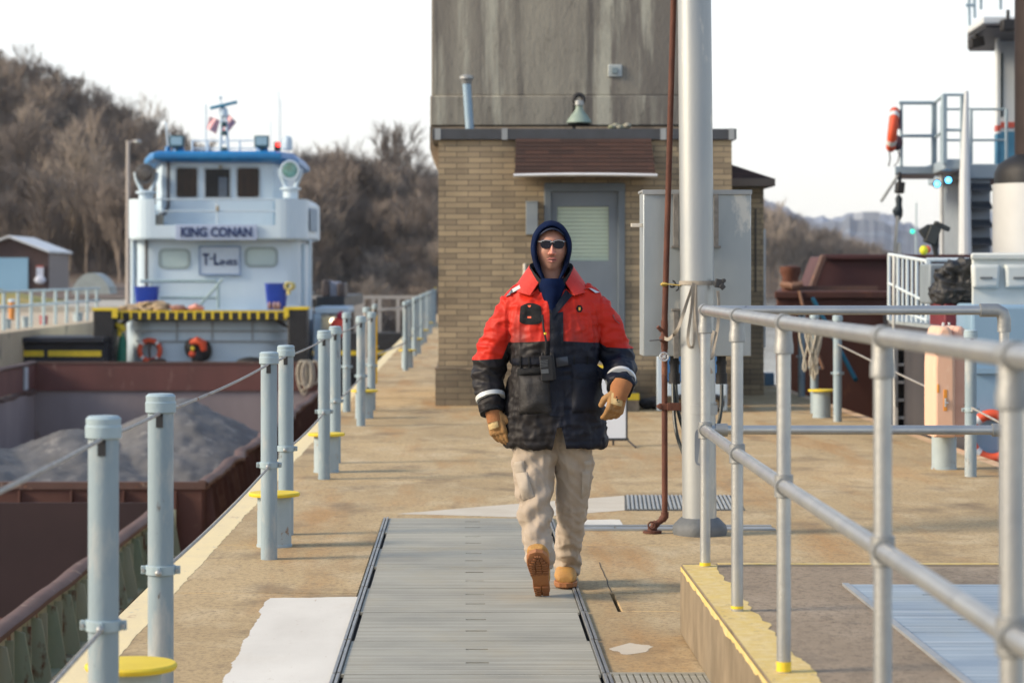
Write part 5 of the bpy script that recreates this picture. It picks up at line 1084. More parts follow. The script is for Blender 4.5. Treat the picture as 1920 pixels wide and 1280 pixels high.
# ------------------------------------------------------------------ trees
BK = M('bark_grey', (.17, .135, .11), (.11, .09, .072), .9, 0, 1, bump=0); BK2 = M('bark_pale', (.27, .24, .20), (.20, .175, .145), .9, 0, 1, bump=0)
TW = M('twig_brown', (.20, .165, .14), (.13, .107, .092), .95, 0, .15, bump=0); TW2 = M('twig_pale', (.34, .285, .23), (.25, .205, .17), .95, 0, .15, bump=0)
def tree_parts(seed, hgt, depth=4, tw=5, slim=1.0, rw=1.0):
    r = random.Random(seed); tr = MB(); cr = MB()
    def seg(mb, p, q, r0, r1):
        d = (q-p).normalized(); a = d.orthogonal().normalized(); b_ = d.cross(a)
        vs = [p+(a*cos(t)+b_*sin(t))*r0 for t in (0, 2.094, 4.189)]+[q+(a*cos(t)+b_*sin(t))*r1 for t in (0, 2.094, 4.189)]
        mb.add(vs, [(0, 1, 4, 3), (1, 2, 5, 4), (2, 0, 3, 5)])
    def grow(p, d, L, rad, dep):
        mb = tr if dep >= depth-0 else cr
        mid = p+d*L*.5+Vector((r.uniform(-1, 1), r.uniform(-1, 1), 0))*L*.05; q = mid+(d+Vector((r.uniform(-1, 1), r.uniform(-1, 1), .1))*.12).normalized()*L*.5
        seg(mb, p, mid, rad, rad*.85); seg(mb, mid, q, rad*.85, rad*.65)
        if dep == 0:
            for k in range(tw):
                dd = (d+Vector((r.uniform(-1, 1), r.uniform(-1, 1), r.uniform(-.4, 1)))*.8).normalized(); s_ = p.lerp(q, r.uniform(.2, 1)); e_ = s_+dd*L*r.uniform(.6, 1.2); a = dd.orthogonal().normalized()*.022*rw*hgt/12
                cr.add([s_-a, s_+a, e_], [(0, 1, 2)])
            return
        nb = 3 if dep < depth else 5
        for k in range(nb):
            t = r.uniform(.35, 1.0) if k else 1.0; s_ = p.lerp(q, t)
            spread = r.uniform(.35, .8)*(slim if dep == depth else 1); az = r.uniform(0, 2*pi)
            o1 = d.orthogonal().normalized(); o2 = d.cross(o1); dd = (d*cos(spread)+(o1*cos(az)+o2*sin(az))*sin(spread)+Vector((0, 0, .42))).normalized()
            grow(s_, dd, L*r.uniform(.60, .82), rad*.62*(1.1-t*.2), dep-1)
    grow(Vector((0, 0, -.4)), Vector((r.uniform(-.06, .06), r.uniform(-.06, .06), 1)).normalized(), hgt*.36, hgt*.016, depth)
    return tr, cr
temps = []
for k in range(6):
    tr, cr = tree_parts(40+k, 14, 4, 8, slim=.65, rw=1.5)
    temps.append((tr.mesh('trunk', BK if k % 3 else BK2, smooth=False, fix=False), cr.mesh('crown', TW if k % 3 else TW2, smooth=False, fix=False), tr, cr))
def place_tree(x, y, z, sc, k, rz, label, group='bare trees standing out on the wooded slopes'):
    t = E('bare_tree', label, 'tree', (x, y, z), group); t.scale = (sc, sc, sc*random.uniform(.95, 1.15)); t.rotation_euler = (0, 0, rz)
    for nm, me in (('trunk', temps[k][0]), ('crown', temps[k][1])): o_ = bpy.data.objects.new(nm, me); COL.objects.link(o_); o_.parent = t
random.seed(21)
spots = [(20, 300), (60, 320), (105, 290), (150, 330), (195, 300), (235, 330), (285, 310), (335, 330), (365, 345), (395, 330), (575, 300), (620, 320), (655, 290), (690, 330), (725, 300), (762, 320), (795, 290), (60, 230), (150, 225), (215, 240)]
for i, (px, Y_) in enumerate(spots):
    x = (px-VX)*Y_/F; z = hill_h(x, Y_)
    lb = f'leafless tree on the left hill skyline, {ORD[i % 10]} from the left'
    if i >= 17: lb = f'leafless tree low on the hill above the brown shed, {ORD[i-17]} from the left'
    elif i >= 10: lb = f'leafless tree between the towboat and the lock house, {ORD[i-10]} from the left'
    place_tree(x, Y_, z-.5, (.58 if i < 10 else .95)*random.uniform(.8, 1.15), i % 6, random.uniform(0, 6), lb)
def wood(name, label, pts, mats):
    """one uncounted mass of leafless trees"""
    import numpy as np
    data = []
    for tr, cr in [(t[2], t[3]) for t in temps]:
        v = np.array([tuple(p) for p in tr.v]+[tuple(p) for p in cr.v]); o = len(tr.v); f = [tuple(f) for f in tr.f]+[tuple(i+o for i in f) for f in cr.f]
        tri = []
        for g in f: tri += [(g[0], g[1], g[2])]+([(g[0], g[2], g[3])] if len(g) == 4 else [])
        data.append((v, np.array(tri)))
    V, Tn, Mi = [], [], []; off = 0
    for (x, y, z, s_, k) in pts:
        v, f = data[k]; a = random.uniform(0, 6.28); c, s = cos(a), sin(a)
        R = np.array([[c, -s, 0], [s, c, 0], [0, 0, 1]])*s_; V.append(v @ R.T+np.array([x, y, z])); Tn.append(f+off); Mi.append(np.full(len(f), 1 if k % 3 == 0 else 0)); off += len(v)
    V = np.concatenate(V).astype('f'); T = np.concatenate(Tn).astype('i'); Mi = np.concatenate(Mi).astype('i')
    me = bpy.data.meshes.new(name); me.vertices.add(len(V)); me.vertices.foreach_set('co', V.ravel()); me.loops.add(T.size); me.loops.foreach_set('vertex_index', T.ravel())
    me.polygons.add(len(T)); me.polygons.foreach_set('loop_start', np.arange(0, T.size, 3, dtype='i')); me.polygons.foreach_set('material_index', Mi); me.update(calc_edges=True)
    for m in mats: me.materials.append(m)
    o_ = bpy.data.objects.new(name, me); COL.objects.link(o_); tag(o_, label, 'woodland', kind='stuff'); return o_
pts = []; r_ = random.Random(77)
while len(pts) < 680:
    Y_ = 195+(360-195)*r_.random()**.8; px = r_.uniform(-60, 960); x = (px-VX)*Y_/F
    if x > -12 and Y_ < 260: continue
    z = hill_h(x, Y_)
    top_sc = .36 if (Y_ > 290 and px < 560) else .58
    if px > 560: top_sc *= 1.2
    pts.append((x, Y_, z-.4, top_sc*r_.uniform(.7, 1.25), r_.choice((1, 2, 4, 5, 1, 2, 4, 5, 0, 3))))
for k in range(330):
    Y_ = r_.uniform(205, 300); px = r_.uniform(-60, 960); x = (px-VX)*Y_/F
    if px > 520: Y_ = r_.uniform(235, 300); x = (px-VX)*Y_/F
    pts.append((x, Y_, hill_h(x, Y_)-2.2, r_.uniform(.42, .75), r_.choice((1, 2, 4, 5, 1, 2, 4, 5, 0, 3))))
for k in range(420):
    Y_ = r_.uniform(175, 262); px = r_.uniform(515, 960); x = (px-VX)*Y_/F
    pts.append((x, Y_, hill_h(x, Y_)-1.4, r_.uniform(.22, .42), r_.choice((1, 2, 4, 5, 1, 2, 4, 5, 0, 3))))
wood('hill_woodland', 'dense brown leafless woodland covering the slope behind the towboat', pts, [TW, TW2])

# right far bank beyond the river
q = MB(); vs_ = []; nx, ny = 60, 20
for j in range(ny+1):
    Y_ = 560+240*j/ny
    for i in range(nx+1):
        px = 900+1100*i/nx; x = (px-VX)*Y_/F; t = min(1, j/8); hgt = max(-2, 16*(1-(px-1380)/420) if px > 1380 else 16)*.55
        vs_.append((x, Y_, -3.6+(hgt+3)*t*t*(3-2*t)+noise.noise(Vector((x*.02, Y_*.02, 0)))*1.5*t))
q.add(vs_, [(j*(nx+1)+i, j*(nx+1)+i+1, (j+1)*(nx+1)+i+1, (j+1)*(nx+1)+i) for j in range(ny) for i in range(nx)])
struct('far_bank', q, HM)
pts = []
for k in range(330):
    Y_ = r_.uniform(570, 720); px = r_.uniform(1370, 1720); x = (px-VX)*Y_/F; s_ = max(.15, 1-(px-1400)/420)
    pts.append((x, Y_, -3+6*s_*min(1, (Y_-560)/90), 1.25*r_.uniform(.7, 1.2)*(s_**.7), r_.choice((1, 2, 4, 5, 0, 3))))
wood('far_bank_woodland', 'hazy leafless woodland on the far river bank right of the lock house', pts, [TW, TW2])
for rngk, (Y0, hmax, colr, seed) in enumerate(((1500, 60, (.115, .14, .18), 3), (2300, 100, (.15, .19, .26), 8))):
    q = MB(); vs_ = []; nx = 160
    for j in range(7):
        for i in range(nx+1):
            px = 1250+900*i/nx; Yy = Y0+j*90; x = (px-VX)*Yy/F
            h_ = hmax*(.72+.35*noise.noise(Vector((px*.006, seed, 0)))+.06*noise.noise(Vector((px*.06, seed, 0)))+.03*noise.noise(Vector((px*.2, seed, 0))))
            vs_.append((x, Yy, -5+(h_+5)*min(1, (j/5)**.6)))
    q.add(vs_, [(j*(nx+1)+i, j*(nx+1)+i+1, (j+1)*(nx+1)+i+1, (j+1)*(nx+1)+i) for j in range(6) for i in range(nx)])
    struct('distant_hills', q, M(f'hazed_forest_{rngk}', colr, tuple(c*.8 for c in colr), 1, 0, .01, bump=.3, bs=.05, c3=tuple(c*1.5 for c in colr), t3=.55, s3=.02, rnd=False))  # blue of the haze painted into the forest colour, paler on the farther ridge
q = MB(); Yb = 2500; q.box(P(1618, 0, Yb).x, P(1650, 0, Yb).x, Yb, Yb+60, 20, P(0, 397, Yb).z); tag(q.build('far_block', M('far_block_grey', (.26, .30, .36)), smooth=False), 'pale block on the skyline of the distant blue hills', 'building')

# ------------------------------------------------------------------ rusty barge and towboat on the river side
RB = M('river_barge_rust', (.10, .035, .025), (.065, .025, .02), .8, 0, .9, (1, 1, .5), .3, 20, c3=(.17, .065, .035), t3=.56, s3=1.5, c4=(.20, .15, .13), t4=.68, s4=6, rnd=False)
rb = E('river_barge', 'rust red barge with a bollard on deck moored outside the right edge of the wall', 'barge', (8, 35, -1)); yb = 34.8
X = lambda px, y=yb: P(px, 0, y).x; Z = lambda py, y=yb: P(0, py, y).z
q = MB(); q.prism([(X(1456), yb), (14, yb), (14, 75), (10.2, 75)], -4, Z(550), 'z'); q.prism([(X(1454)-.02, yb-.05), (14, yb-.05), (14, 75), (10.1, 75)], Z(560), Z(546), 'z'); q.build('hull', RB, rb, smooth=False, bevel=.02)
q = MB(); q.prism([(X(1522, 37), Z(546)), (X(1547, 37), Z(480, 37)), (14, Z(480, 37)), (14, Z(546))], 37, 38.6, 'y'); q.box(X(1543, 37), 14, 36.9, 37.3, Z(487, 37), Z(477, 37)); q.build('hatch_cover', M('hatch_red', (.075, .025, .025), (.055, .02, .02), .7, 0, 1), rb, smooth=False, bevel=.02)
q = MB(); q.tube([(X(1522, 36.8), 36.85, Z(545)), (X(1546, 36.8), 36.85, Z(480, 37))], .06, 6); q.box(X(1485), X(1655), yb+.4, yb+.5, Z(545), Z(536)); split(q, 'end_frame', MC['barge_rim'], rb)
q = MB(); q.lathe([(.13, Z(548)), (.12, Z(520)), (.155, Z(510)), (.155, Z(500)), (.08, Z(498))], (X(1489), yb+.4, 0), 20); q.build('bollard', MC['rusty_pipe'], rb)
q = MB()
for s_ in range(3): q.tube([(X(1470+s_*12), yb+.3, Z(533)), (X(1489), yb+.2, Z(536+s_)), (X(1508), yb+.25, Z(532))], .045, 6)
q.tube([(X(1498), yb-.05, Z(545)), (X(1508), yb-.15, Z(600)), (X(1540), yb-.2, Z(690))], .022, 6); tag(q.build('mooring_line', M('line_brown', (.30, .17, .11), (.20, .11, .08), .9, 0, 6)), 'brown mooring line wound round the rusty barge bollard', 'rope')
q = MB(); q.tube([(X(1524, 33), 33, P(0, 560, 33).z), (X(1560, 33), 31, P(0, 700, 33).z)], .03, 8); tag(q.build('mooring_line', M('line_teal', (.02, .22, .28), (.02, .17, .22), .7)), 'teal blue mooring line slanting in front of the rusty barge', 'rope')
q = MB(); q.box(P(1434, 0, 33).x, P(1452, 0, 33).x, 33, 33.2, 0, P(0, 699, 33).z); tag(q.build('barrier_panel', M('panel_blue', (.12, .24, .36), (.10, .20, .31), .5), bevel=.01), 'small blue panel at the edge by the corner of the lock house', 'barrier')

tb = E('river_towboat', 'large pale blue and white towboat moored on the river side at the right edge', 'boat', (9, 22, -2))
HB = M('hull_pale_blue', (.24, .37, .50), (.20, .33, .45), .45, 0, 1.2, (1, 1, .3), .06, c3=(.40, .48, .52), t3=.66, s3=2, st3=(3, 3, .3))
HD = M('hull_dark', (.035, .035, .042), (.06, .055, .06), .6, 0, 2, (1, 1, .3))
y0 = 20.8; X2 = lambda px, y=20.8: P(px, 0, y).x; Z2 = lambda py, y=20.8: P(0, py, y).z
q = MB(); q.prism([(X2(1821), y0), (13, y0), (13, 44), (8.2, 44), (X2(1700, 25.5)+.3, 25.5)], -4, Z2(572), 'z'); q.build('hull', HB, tb, smooth=False, bevel=.03)
q = MB(); q.prism([(X2(1668, 25.2), 25.2), (X2(1819), y0+.1), (X2(1826), y0+.3), (8.1, 43.9), (7.6, 43.9)], -4, Z2(625), 'z'); q.build('side_plating', HD, tb, smooth=False)
q = MB(); q.prism([(X2(1668, 25.2), 25.2), (X2(1822), y0+.1), (X2(1826), y0+.5), (7.6, 43.9)], Z2(625), Z2(618), 'z'); q.build('side_deck', M('deck_grey', (.30, .34, .36), (.24, .28, .30), .6), tb, smooth=False)
for i_, (px0, px1) in enumerate(((1722, 1741), (1745, 1757))):
    q = MB(); q.box(X2(px0, 24-i_), X2(px1, 24-i_), 23.6-i_*.8, 23.9-i_*.8, -1.5, Z2(640, 24)); q.build('fender_post', (M('fender_wood', (.20, .18, .16), (.12, .11, .10), .9, 0, 4, (1, 1, .2)), M('plum', (.07, .05, .11)))[i_], tb, bevel=.02)
# fence on the side and rail across
q = MB(); A = (X2(1667, 25), 25.0); B_ = (X2(1737, 24), 24.0)
F3 = lambda u, py: (A[0]+(B_[0]-A[0])*u, A[1]+(B_[1]-A[1])*u, P(0, py, A[1]+(B_[1]-A[1])*u).z)
q.tube([F3(0, 477), F3(1, 489)], .018, 8); q.tube([F3(0, 531), F3(1, 566)], .014, 8); q.tube([F3(0, 575), F3(1, 600)], .014, 8)
for k in range(9): u = k/8; q.tube([F3(u, 477+12*u), F3(u, 600+20*u)], .017 if k % 2 == 0 else .012, 6)
Yr = 24.0
for py in (487, 568): q.tube([(X2(1737, Yr), Yr, P(0, py, Yr).z), (X2(1980, Yr), Yr, P(0, py, Yr).z)], .021, 8)
for px in (1738, 1742, 1850, 1905): q.tube([(X2(px, Yr), Yr, P(0, 487, Yr).z), (X2(px, Yr), Yr, P(0, 600, Yr).z)], .02, 8)
q.build('deck_railing', M('railing_pale', (.58, .66, .70), (.50, .58, .63), .45), tb)
# access ladder down the side
ld = MB(); Yl = 24.4; lx0, lx1 = X2(1679, Yl), X2(1710, Yl)
for k in range(7): z = P(0, 650+k*33, Yl).z; ld.box(lx0, lx1, Yl-.12, Yl-.02, z-.012, z+.016)
ld.box(lx0-.03, lx0, Yl-.14, Yl, -1, P(0, 640, Yl).z); ld.box(lx1, lx1+.05, Yl-.14, Yl, -1, P(0, 640, Yl).z); ld.build('side_ladder', M('ladder_pale', (.46, .46, .44), (.36, .36, .35), .6), tb, smooth=False)
q = MB(); q.box(lx0, lx1, Yl, Yl+.02, -1, P(0, 640, Yl).z); q.build('ladder_recess', dark, tb, smooth=False)
q = MB(); q.tube([(X2(1672, Yl), Yl-.15, P(0, 480, Yl).z), (X2(1670, Yl), Yl-.15, P(0, 640, Yl).z), (X2(1673, Yl), Yl-.15, P(0, 760, Yl).z)], .013, 6); q.build('hose', M('hose_pale', (.6, .6, .56)), tb)
# goods on the side deck
q = MB(); q.box(X2(1770, 22.5), X2(1832, 22.5), 22.5, 23.2, Z2(625, 22.5), Z2(568, 22.5)); q.build('red_locker', M('locker_red', (.16, .02, .03), (.12, .015, .022), .5), tb, bevel=.02)
q = MB(); q.box(X2(1742, 23), X2(1824, 23), 23.0, 23.5, Z2(570, 23), Z2(494, 23)); q.build('deck_locker', M('locker_grey', (.22, .27, .31), (.18, .22, .26), .5), tb, bevel=.02)
bgm = MB(); bq = MB()
for px, py, r_0 in ((1768, 548, .13), (1790, 545, .17), (1815, 545, .16), (1770, 520, .10), (1788, 512, .14), (1806, 505, .13), (1822, 512, .12), (1762, 508, .05)):
    c = P(px, py, 22.6); bq.sphere((c.x, c.y, c.z), (r_0, r_0, r_0*.95), 14, 10)
me_ = bpy.data.meshes.new('tmp'); me_ = bq.mesh('tmp', [], smooth=False); ob_ = bpy.data.objects.new('tmp', me_); COL.objects.link(ob_)
r_m = ob_.modifiers.new('r', 'REMESH'); r_m.mode = 'VOXEL'; r_m.voxel_size = .016; dg_ = bpy.context.evaluated_depsgraph_get(); m2_ = bpy.data.meshes.new_from_object(ob_.evaluated_get(dg_)); bpy.data.objects.remove(ob_)
nn_ = [v.normal.copy() for v in m2_.vertices]
for v, n_ in zip(m2_.vertices, nn_):
    p = v.co; v.co = p+n_*(noise.noise(p*9)*.03+(.3-abs(noise.noise(Vector((p.x*9, p.y*9, p.z*16))))*1.8)*.045)
bgm.add([v.co for v in m2_.vertices], [tuple(p.vertices) for p in m2_.polygons])
tag(bgm.build('black_bag', M('bag_black', (.018, .02, .024), (.012, .013, .015), .55, 0, 10, bump=.8, bs=14)), 'crumpled black bag piled on the grey locker of the right towboat', 'bag')
TM = M('tote_pale', (.56, .60, .59), (.48, .53, .53), .5, 0, 3, bump=.03)
q = MB(); y_ = 21.4; q.prism([(X2(1822, y_), y_), (10, y_), (10.6, y_+1.4), (X2(1822, y_+1.4), y_+1.4)], Z2(577), Z2(480, y_), 'z'); q.prism([(X2(1819, y_), y_-.03), (10, y_-.03), (10.6, y_+1.4), (X2(1820, y_+1.4), y_+1.4)], Z2(487, y_), Z2(474, y_), 'z'); tt = q.build('tote_box', TM, tb, bevel=.02)
q = MB()
for a_, b_ in ((1822, 1871), (1884, 1932)):
    for k in range(1): q.loft([[Vector((X2(a_+d, y_), y_-dy, Z2(540-d, y_))), Vector((X2(b_-d, y_), y_-dy, Z2(540-d, y_))), Vector((X2(b_+2-d, y_), y_-dy, Z2(496+d, y_))), Vector((X2(a_-2+d, y_), y_-dy, Z2(496+d, y_)))] for d, dy in ((0, -.01), (0, .05), (4, .07))])
split(q, 'tote_panel', TM, tt, bevel=.012)
q = MB()
for a_ in (1846, 1908): q.obox((X2(a_, y_), y_-.075, Z2(521, y_)), (.11, .012, .02))
split(q, 'tote_handle', M('handle_shadow', (.16, .18, .19)), tt)
q = MB(); q.box(X2(1826), 9.6, y0-.035, y0-.002, Z2(700), Z2(690)); q.build('rub_rail', HB, tb)
t = lifering('life_ring', 'red and white life ring hanging low on the pale blue hull at the right', (X2(1858), y0-.06, Z2(817)), .19, .045, 'y')
# peach float box standing at the right edge
fb = E('rescue_float_box', 'faded peach orange upright float box standing on the yellow capped bollard', 'float box', (3.72, 18.2, .3)); fy_ = 18.15
FX = lambda px: P(px, 0, fy_).x; FZ = lambda py: P(0, py, fy_).z
PE = M('faded_orange', (.76, .50, .36), (.70, .43, .30), .6, 0, 3, (1, 1, .4), .08, 40, c3=(.72, .30, .06), t3=.66, s3=3, st3=(3, 3, .5), c4=(.76, .52, .38), t4=.6, s4=6)
def floatslab(px0, px1, pxt0, pxt1, ya, yb_, mt, nm):
    q = MB(); rr = []
    for (y, ins) in ((ya, .018), (ya+.02, 0), (yb_-.02, 0), (yb_, .018)):
        zz0, zz1 = FZ(820), FZ(612); ring = []
        for (u, z) in ((0, zz0), (1, zz0), (1.0, zz0+.1), (1.0, zz1-.30), (.93, zz1-.10), (.80, zz1-.02), (.66, zz1), (.34, zz1), (.2, zz1-.02), (.07, zz1-.10), (0, zz1-.30), (0, zz0+.1)):
            x = FX(px0)+(FX(px1)-FX(px0))*u; cx = (FX(px0)+FX(px1))/2; cz = (zz0+zz1)/2
            ring.append(Vector((x+(ins if x < cx else -ins), y, z+(ins if z < cz else -ins))))
        rr.append(ring)
    return q.loft(rr).build(nm, mt, fb, bevel=.008)
floatslab(1752, 1792, 1760, 1785, fy_, fy_+.42, PE, 'front_shell'); floatslab(1786, 1819, 1790, 1815, fy_+.06, fy_+.48, M('faded_orange_back', (.70, .44, .34), (.64, .38, .29), .65, 0, 3, bump=.08), 'back_shell')
q = MB(); OG = M('float_orange_mark', (.72, .30, .04), (.64, .25, .03), .6); q.box(FX(1753.5), FX(1765), fy_-.004, fy_+.03, FZ(663), FZ(648)); q.box(FX(1757), FX(1761), fy_-.004, fy_+.01, FZ(736), FZ(720)); q.box(FX(1769), FX(1776), fy_-.004, fy_+.02, FZ(770), FZ(730)); split(q, 'recess', OG, fb, bevel=.003)
q = MB(); q.tube([(FX(1770), fy_-.02, FZ(755)), (FX(1777), fy_-.02, FZ(755))], .008, 8); q.tube([(FX(1772), fy_-.015, FZ(746)), (FX(1772), fy_-.015, FZ(762))], .009, 8)
q.tube([(FX(1773), fy_+.1, FZ(612)), (FX(1774), fy_+.1, FZ(605))], .01, 6); q.tube([(FX(1784), fy_+.1, FZ(612)), (FX(1785), fy_+.1, FZ(605))], .01, 6); split(q, 'latch', MC['chrome'], fb)
# upper works at 40 m
def rayprism(q, x0, x1, ya, yb_, z0, z1):
    return q.prism([(x0, ya), (x1, ya), (x1*yb_/ya, yb_), (x0*yb_/ya+.02, yb_)], z0, z1, 'z')
Yw = 40.0; X4 = lambda px, y=Yw: P(px, 0, y).x; Z4 = lambda py, y=Yw: P(0, py, y).z
LBm = M('upper_bluegrey', (.30, .38, .44), (.26, .33, .39), .5, 0, 1.2, bump=.05, c3=(.26, .22, .19), t3=.70, s3=2); ULW = M('upper_white', (.62, .66, .68), (.56, .60, .62), .45, 0, 1, bump=.04)
q = MB(); rayprism(q, X4(1678), X4(1752), Yw, Yw+2, Z4(327), Z4(312)); q.prism([(X4(1750), Yw+.05), (X4(1770, Yw-1.6), Yw-1.6), (X4(1806, Yw-1.6), Yw-1.6), (X4(1806), Yw+1), (X4(1752), Yw+1)], Z4(326), Z4(307), 'z'); q.box(X4(1805), X4(1990), Yw+.1, Yw+3, Z4(335), Z4(307)); q.build('bridge_deck', LBm, tb, smooth=False, bevel=.02)
RM = M('rail_steel', (.32, .42, .48), (.28, .37, .43), .5); q = MB()
def rt(px0, py0, px1, py1, y=Yw, y2=None, r=.026): q.tube([(X4(px0, y), y, Z4(py0, y)), (X4(px1, y2 or y), y2 or y, Z4(py1, y2 or y))], r, 6)
rt(1686, 193, 1754, 193, r=.035); rt(1688, 255, 1754, 255, r=.03); rt(1690, 193, 1690, 312); rt(1749, 193, 1749, 312); rt(1754, 193, 1754, 312)
for py in (178, 244): rt(1754, py+14, 1770, py, Yw, Yw-1.6); rt(1770, py, 1808, py, Yw-1.6)
rt(1770, 178, 1770, 307, Yw-1.6, r=.05); rt(1803, 178, 1803, 307, Yw-1.6); rt(1808, 178, 1818, 310, Yw-1.6)
for py in (205, 263): rt(1770, py, 1885, py, Yw+.3, r=.022)
rt(1821, 205, 1821, 307, Yw+.2); rt(1887, 205, 1887, 307, Yw+.2)
q.build('bridge_railing', RM, tb)
q = MB(); q.box(X4(1759), X4(1767), Yw-.2, Yw-.17, Z4(307), Z4(200)); q.build('screen_panel', M('screen_blue', (.24, .33, .42)), tb, smooth=False)
q = MB(); q.tube([(X4(1812, Yw-1.7), Yw-1.7, Z4(186)), (X4(1809, Yw-1.7), Yw-1.7, Z4(340)), (X4(1810, Yw-1.7), Yw-1.7, Z4(600))], [.035, .085, .12], 10); q.tube([(X4(1765), Yw, Z4(327)), (X4(1767), Yw, Z4(600))], .035, 8); split(q, 'support_post', ULW, tb)
q = MB(); rayprism(q, X4(1786), X4(1805), Yw-.5, Yw+1.5, Z4(600), Z4(326)); q.build('trunk_casing', M('casing_grey', (.27, .26, .24), (.20, .19, .18), .6, 0, 1.2, (3, 3, .2)), tb, smooth=False, bevel=.03)
q = MB(); q.box(X4(1822), X4(1862), Yw+.2, Yw+2.5, Z4(600), Z4(335)); ll = q.build('louver_casing', M('louver_bluegrey', (.24, .28, .32), (.20, .24, .28), .5), tb, smooth=False)
q = MB()
for k in range(5): z = Z4(343+k*34); q.prism([(Yw+.18, z), (Yw-.02, z-.10), (Yw-.02, z-.14), (Yw+.18, z-.06)], X4(1822), X4(1861), 'x')
split(q, 'louver', M('louver_dark', (.06, .07, .085), (.05, .06, .07), .5), ll, smooth=False)
q = MB(); rayprism(q, X4(1890), 14, Yw+1, Yw+4, Z4(307), Z4(50)); wh = q.build('wheelhouse', ULW, tb, smooth=False, bevel=.03)
q = MB(); q.box(X4(1880), X4(1886), Yw+.4, Yw+.6, Z4(307), Z4(60)); q.build('corner_post', ULW, tb)
q = MB(); q.box(X4(1880)-.003, X4(1886)+.003, Yw+.39, Yw+.61, Z4(307), Z4(248)); q.box(X4(1893)-.003, 13.9, Yw+.98, Yw+.999, Z4(307), Z4(240)); q.build('blue_band', M('band_blue', (.05, .20, .34)), wh, smooth=False)
q = MB(); q.box(X4(1880)-.003, X4(1886)+.003, Yw+.39, Yw+.61, Z4(243), Z4(232)); q.box(X4(1893)-.003, 13.9, Yw+.98, Yw+.999, Z4(233), Z4(222)); q.build('red_band', M('band_red', (.55, .10, .07)), wh, smooth=False)
q = MB()
for a_ in (1885, 1890): q.tube([(X4(a_), Yw+.5, Z4(216)), (X4(a_), Yw+.5, Z4(95))], .03, 6)
q.box(X4(1895), X4(1899), Yw+.97, Yw+1.0, Z4(205), Z4(80)); q.build('window_strip', M('strip_dark', (.05, .08, .08)), wh, smooth=False)
q = MB(); q.prism([(X4(1818), Yw+.2), (X4(1842, Yw-1.4), Yw-1.4), (13, Yw-1.4), (13, Yw+3), (X4(1818)*(Yw+3)/(Yw+.2), Yw+3)], Z4(62), Z4(48), 'z'); q.build('upper_platform', ULW, tb, smooth=False, bevel=.03)
q = MB(); q.prism([(X4(1828), Yw+.4), (X4(1848, Yw-1.2), Yw-1.2), (13, Yw-1.2), (13, Yw+2.9), (X4(1828)*1.06, Yw+2.9)], Z4(66), Z4(62)-.001, 'z'); q.build('platform_underside', M('underside_grey', (.12, .13, .15)), tb, smooth=False)
q = MB(); rt(1818, 50, 1816, -30, Yw+.2); rt(1828, 34, 1826, -30, Yw+.2); rt(1839, 18, 1839, -40, Yw-1.4); rt(1876, 18, 1876, -40, Yw-1.4); rt(1811, 10, 1825, 10, Yw+.2, r=.03); rt(1839, -5, 1900, -5, Yw-1.4); split(q, 'upper_railing', RM, tb)
def spot(name, label, px, py, y, w_, h_, rz_, m=None, lens=None):
    c = P(px, py, y); t = E(name, label, 'floodlight', tuple(c)); R3 = Matrix.Rotation(rz_, 4, 'Y')
    MB().obox(c, (w_, .25, h_), R3).build('housing', m or blackrub, t, bevel=.02); q = MB(); q.tube([c+Vector((0, 0, h_*.4)), c+Vector((0, 0, h_*1.1+.05))], .03, 6); q.build('bracket', dark, t)
    if lens: MB().sphere(c+Vector((0, -.14, 0)), (w_*.35, .02, h_*.35), 12, 8).build('lens', lens, t)
    return t
spot('spot_lamp', 'black lamp hanging under the top platform of the right towboat', 1831, 80, Yw, .22, .16, -.2)
spot('spot_lamp', 'dark lamp tucked beneath the platform next to the dark brown stack', 1890, 48, Yw-1.5, .22, .18, 0)
BLUL = M('blue_light', (.1, .5, .9), emit=(.10, .55, 1), es=4, bump=0)
for px, py, lb in ((1757, 345, 'left'), (1778, 338, 'right')):
    c = P(px, py, Yw-1); t = E('blue_lamp', f'{lb} one of two glowing blue lamps under the towboat bridge deck', 'lamp', tuple(c))
    MB().cyl(c+Vector((0, 0, 0)), c+Vector((0, .14, 0)), .07, .05, 14).build('housing', dark, t); MB().sphere(c+Vector((0, -.01, 0)), (.05, .03, .05), 12, 8).build('lens', BLUL, t)
lifering('life_ring', 'orange life ring seen edge on outside the right towboat bridge railing', tuple(P(1674, 243, Yw)), .30, .08, 'x', Matrix.Rotation(radians(-10), 4, 'Z') @ Matrix.Rotation(radians(6), 4, 'Y'))
q = MB(); c = P(1683, 225, Yw); q.obox(c, (.07, .25, .30)); q.sphere(P(1682, 268, Yw), (.10, .1, .13), 10, 8); q.tube([P(1668, 285, Yw), P(1669, 300, Yw), P(1666, 312, Yw)], .012, 5); q.tube([P(1683, 275, Yw), P(1686, 292, Yw), P(1683, 305, Yw), P(1676, 312, Yw)], .01, 5)
tag(q.build('line_bag', M('bag_mixed', (.03, .05, .08), (.14, .02, .02), .7, 0, 2)), 'dark blue line bag with loose cords beside the edge on life ring', 'bag')
q = MB(); q.tube([P(1652, 378, Yw), P(1683, 330, Yw)], .05, 8, flat=.5); tag(q.build('davit_arm', M('arm_grey', (.22, .24, .25))), 'short grey arm slanting down from the bridge deck corner', 'arm')
spot('loud_hailer', 'black boxy loud hailer under the bridge deck corner of the right towboat', 1687, 352, Yw, .13, .19, .1)
q = MB(); rr = []
for py, w_ in ((365, .02), (372, .06), (385, .05), (395, .09), (405, .07), (415, .02)): c = P(1684+1.5*sin(py), py, Yw); rr.append([c+Vector((w_*cos(t), w_*sin(t), 0)) for t in [2*pi*k/10 for k in range(10)]])
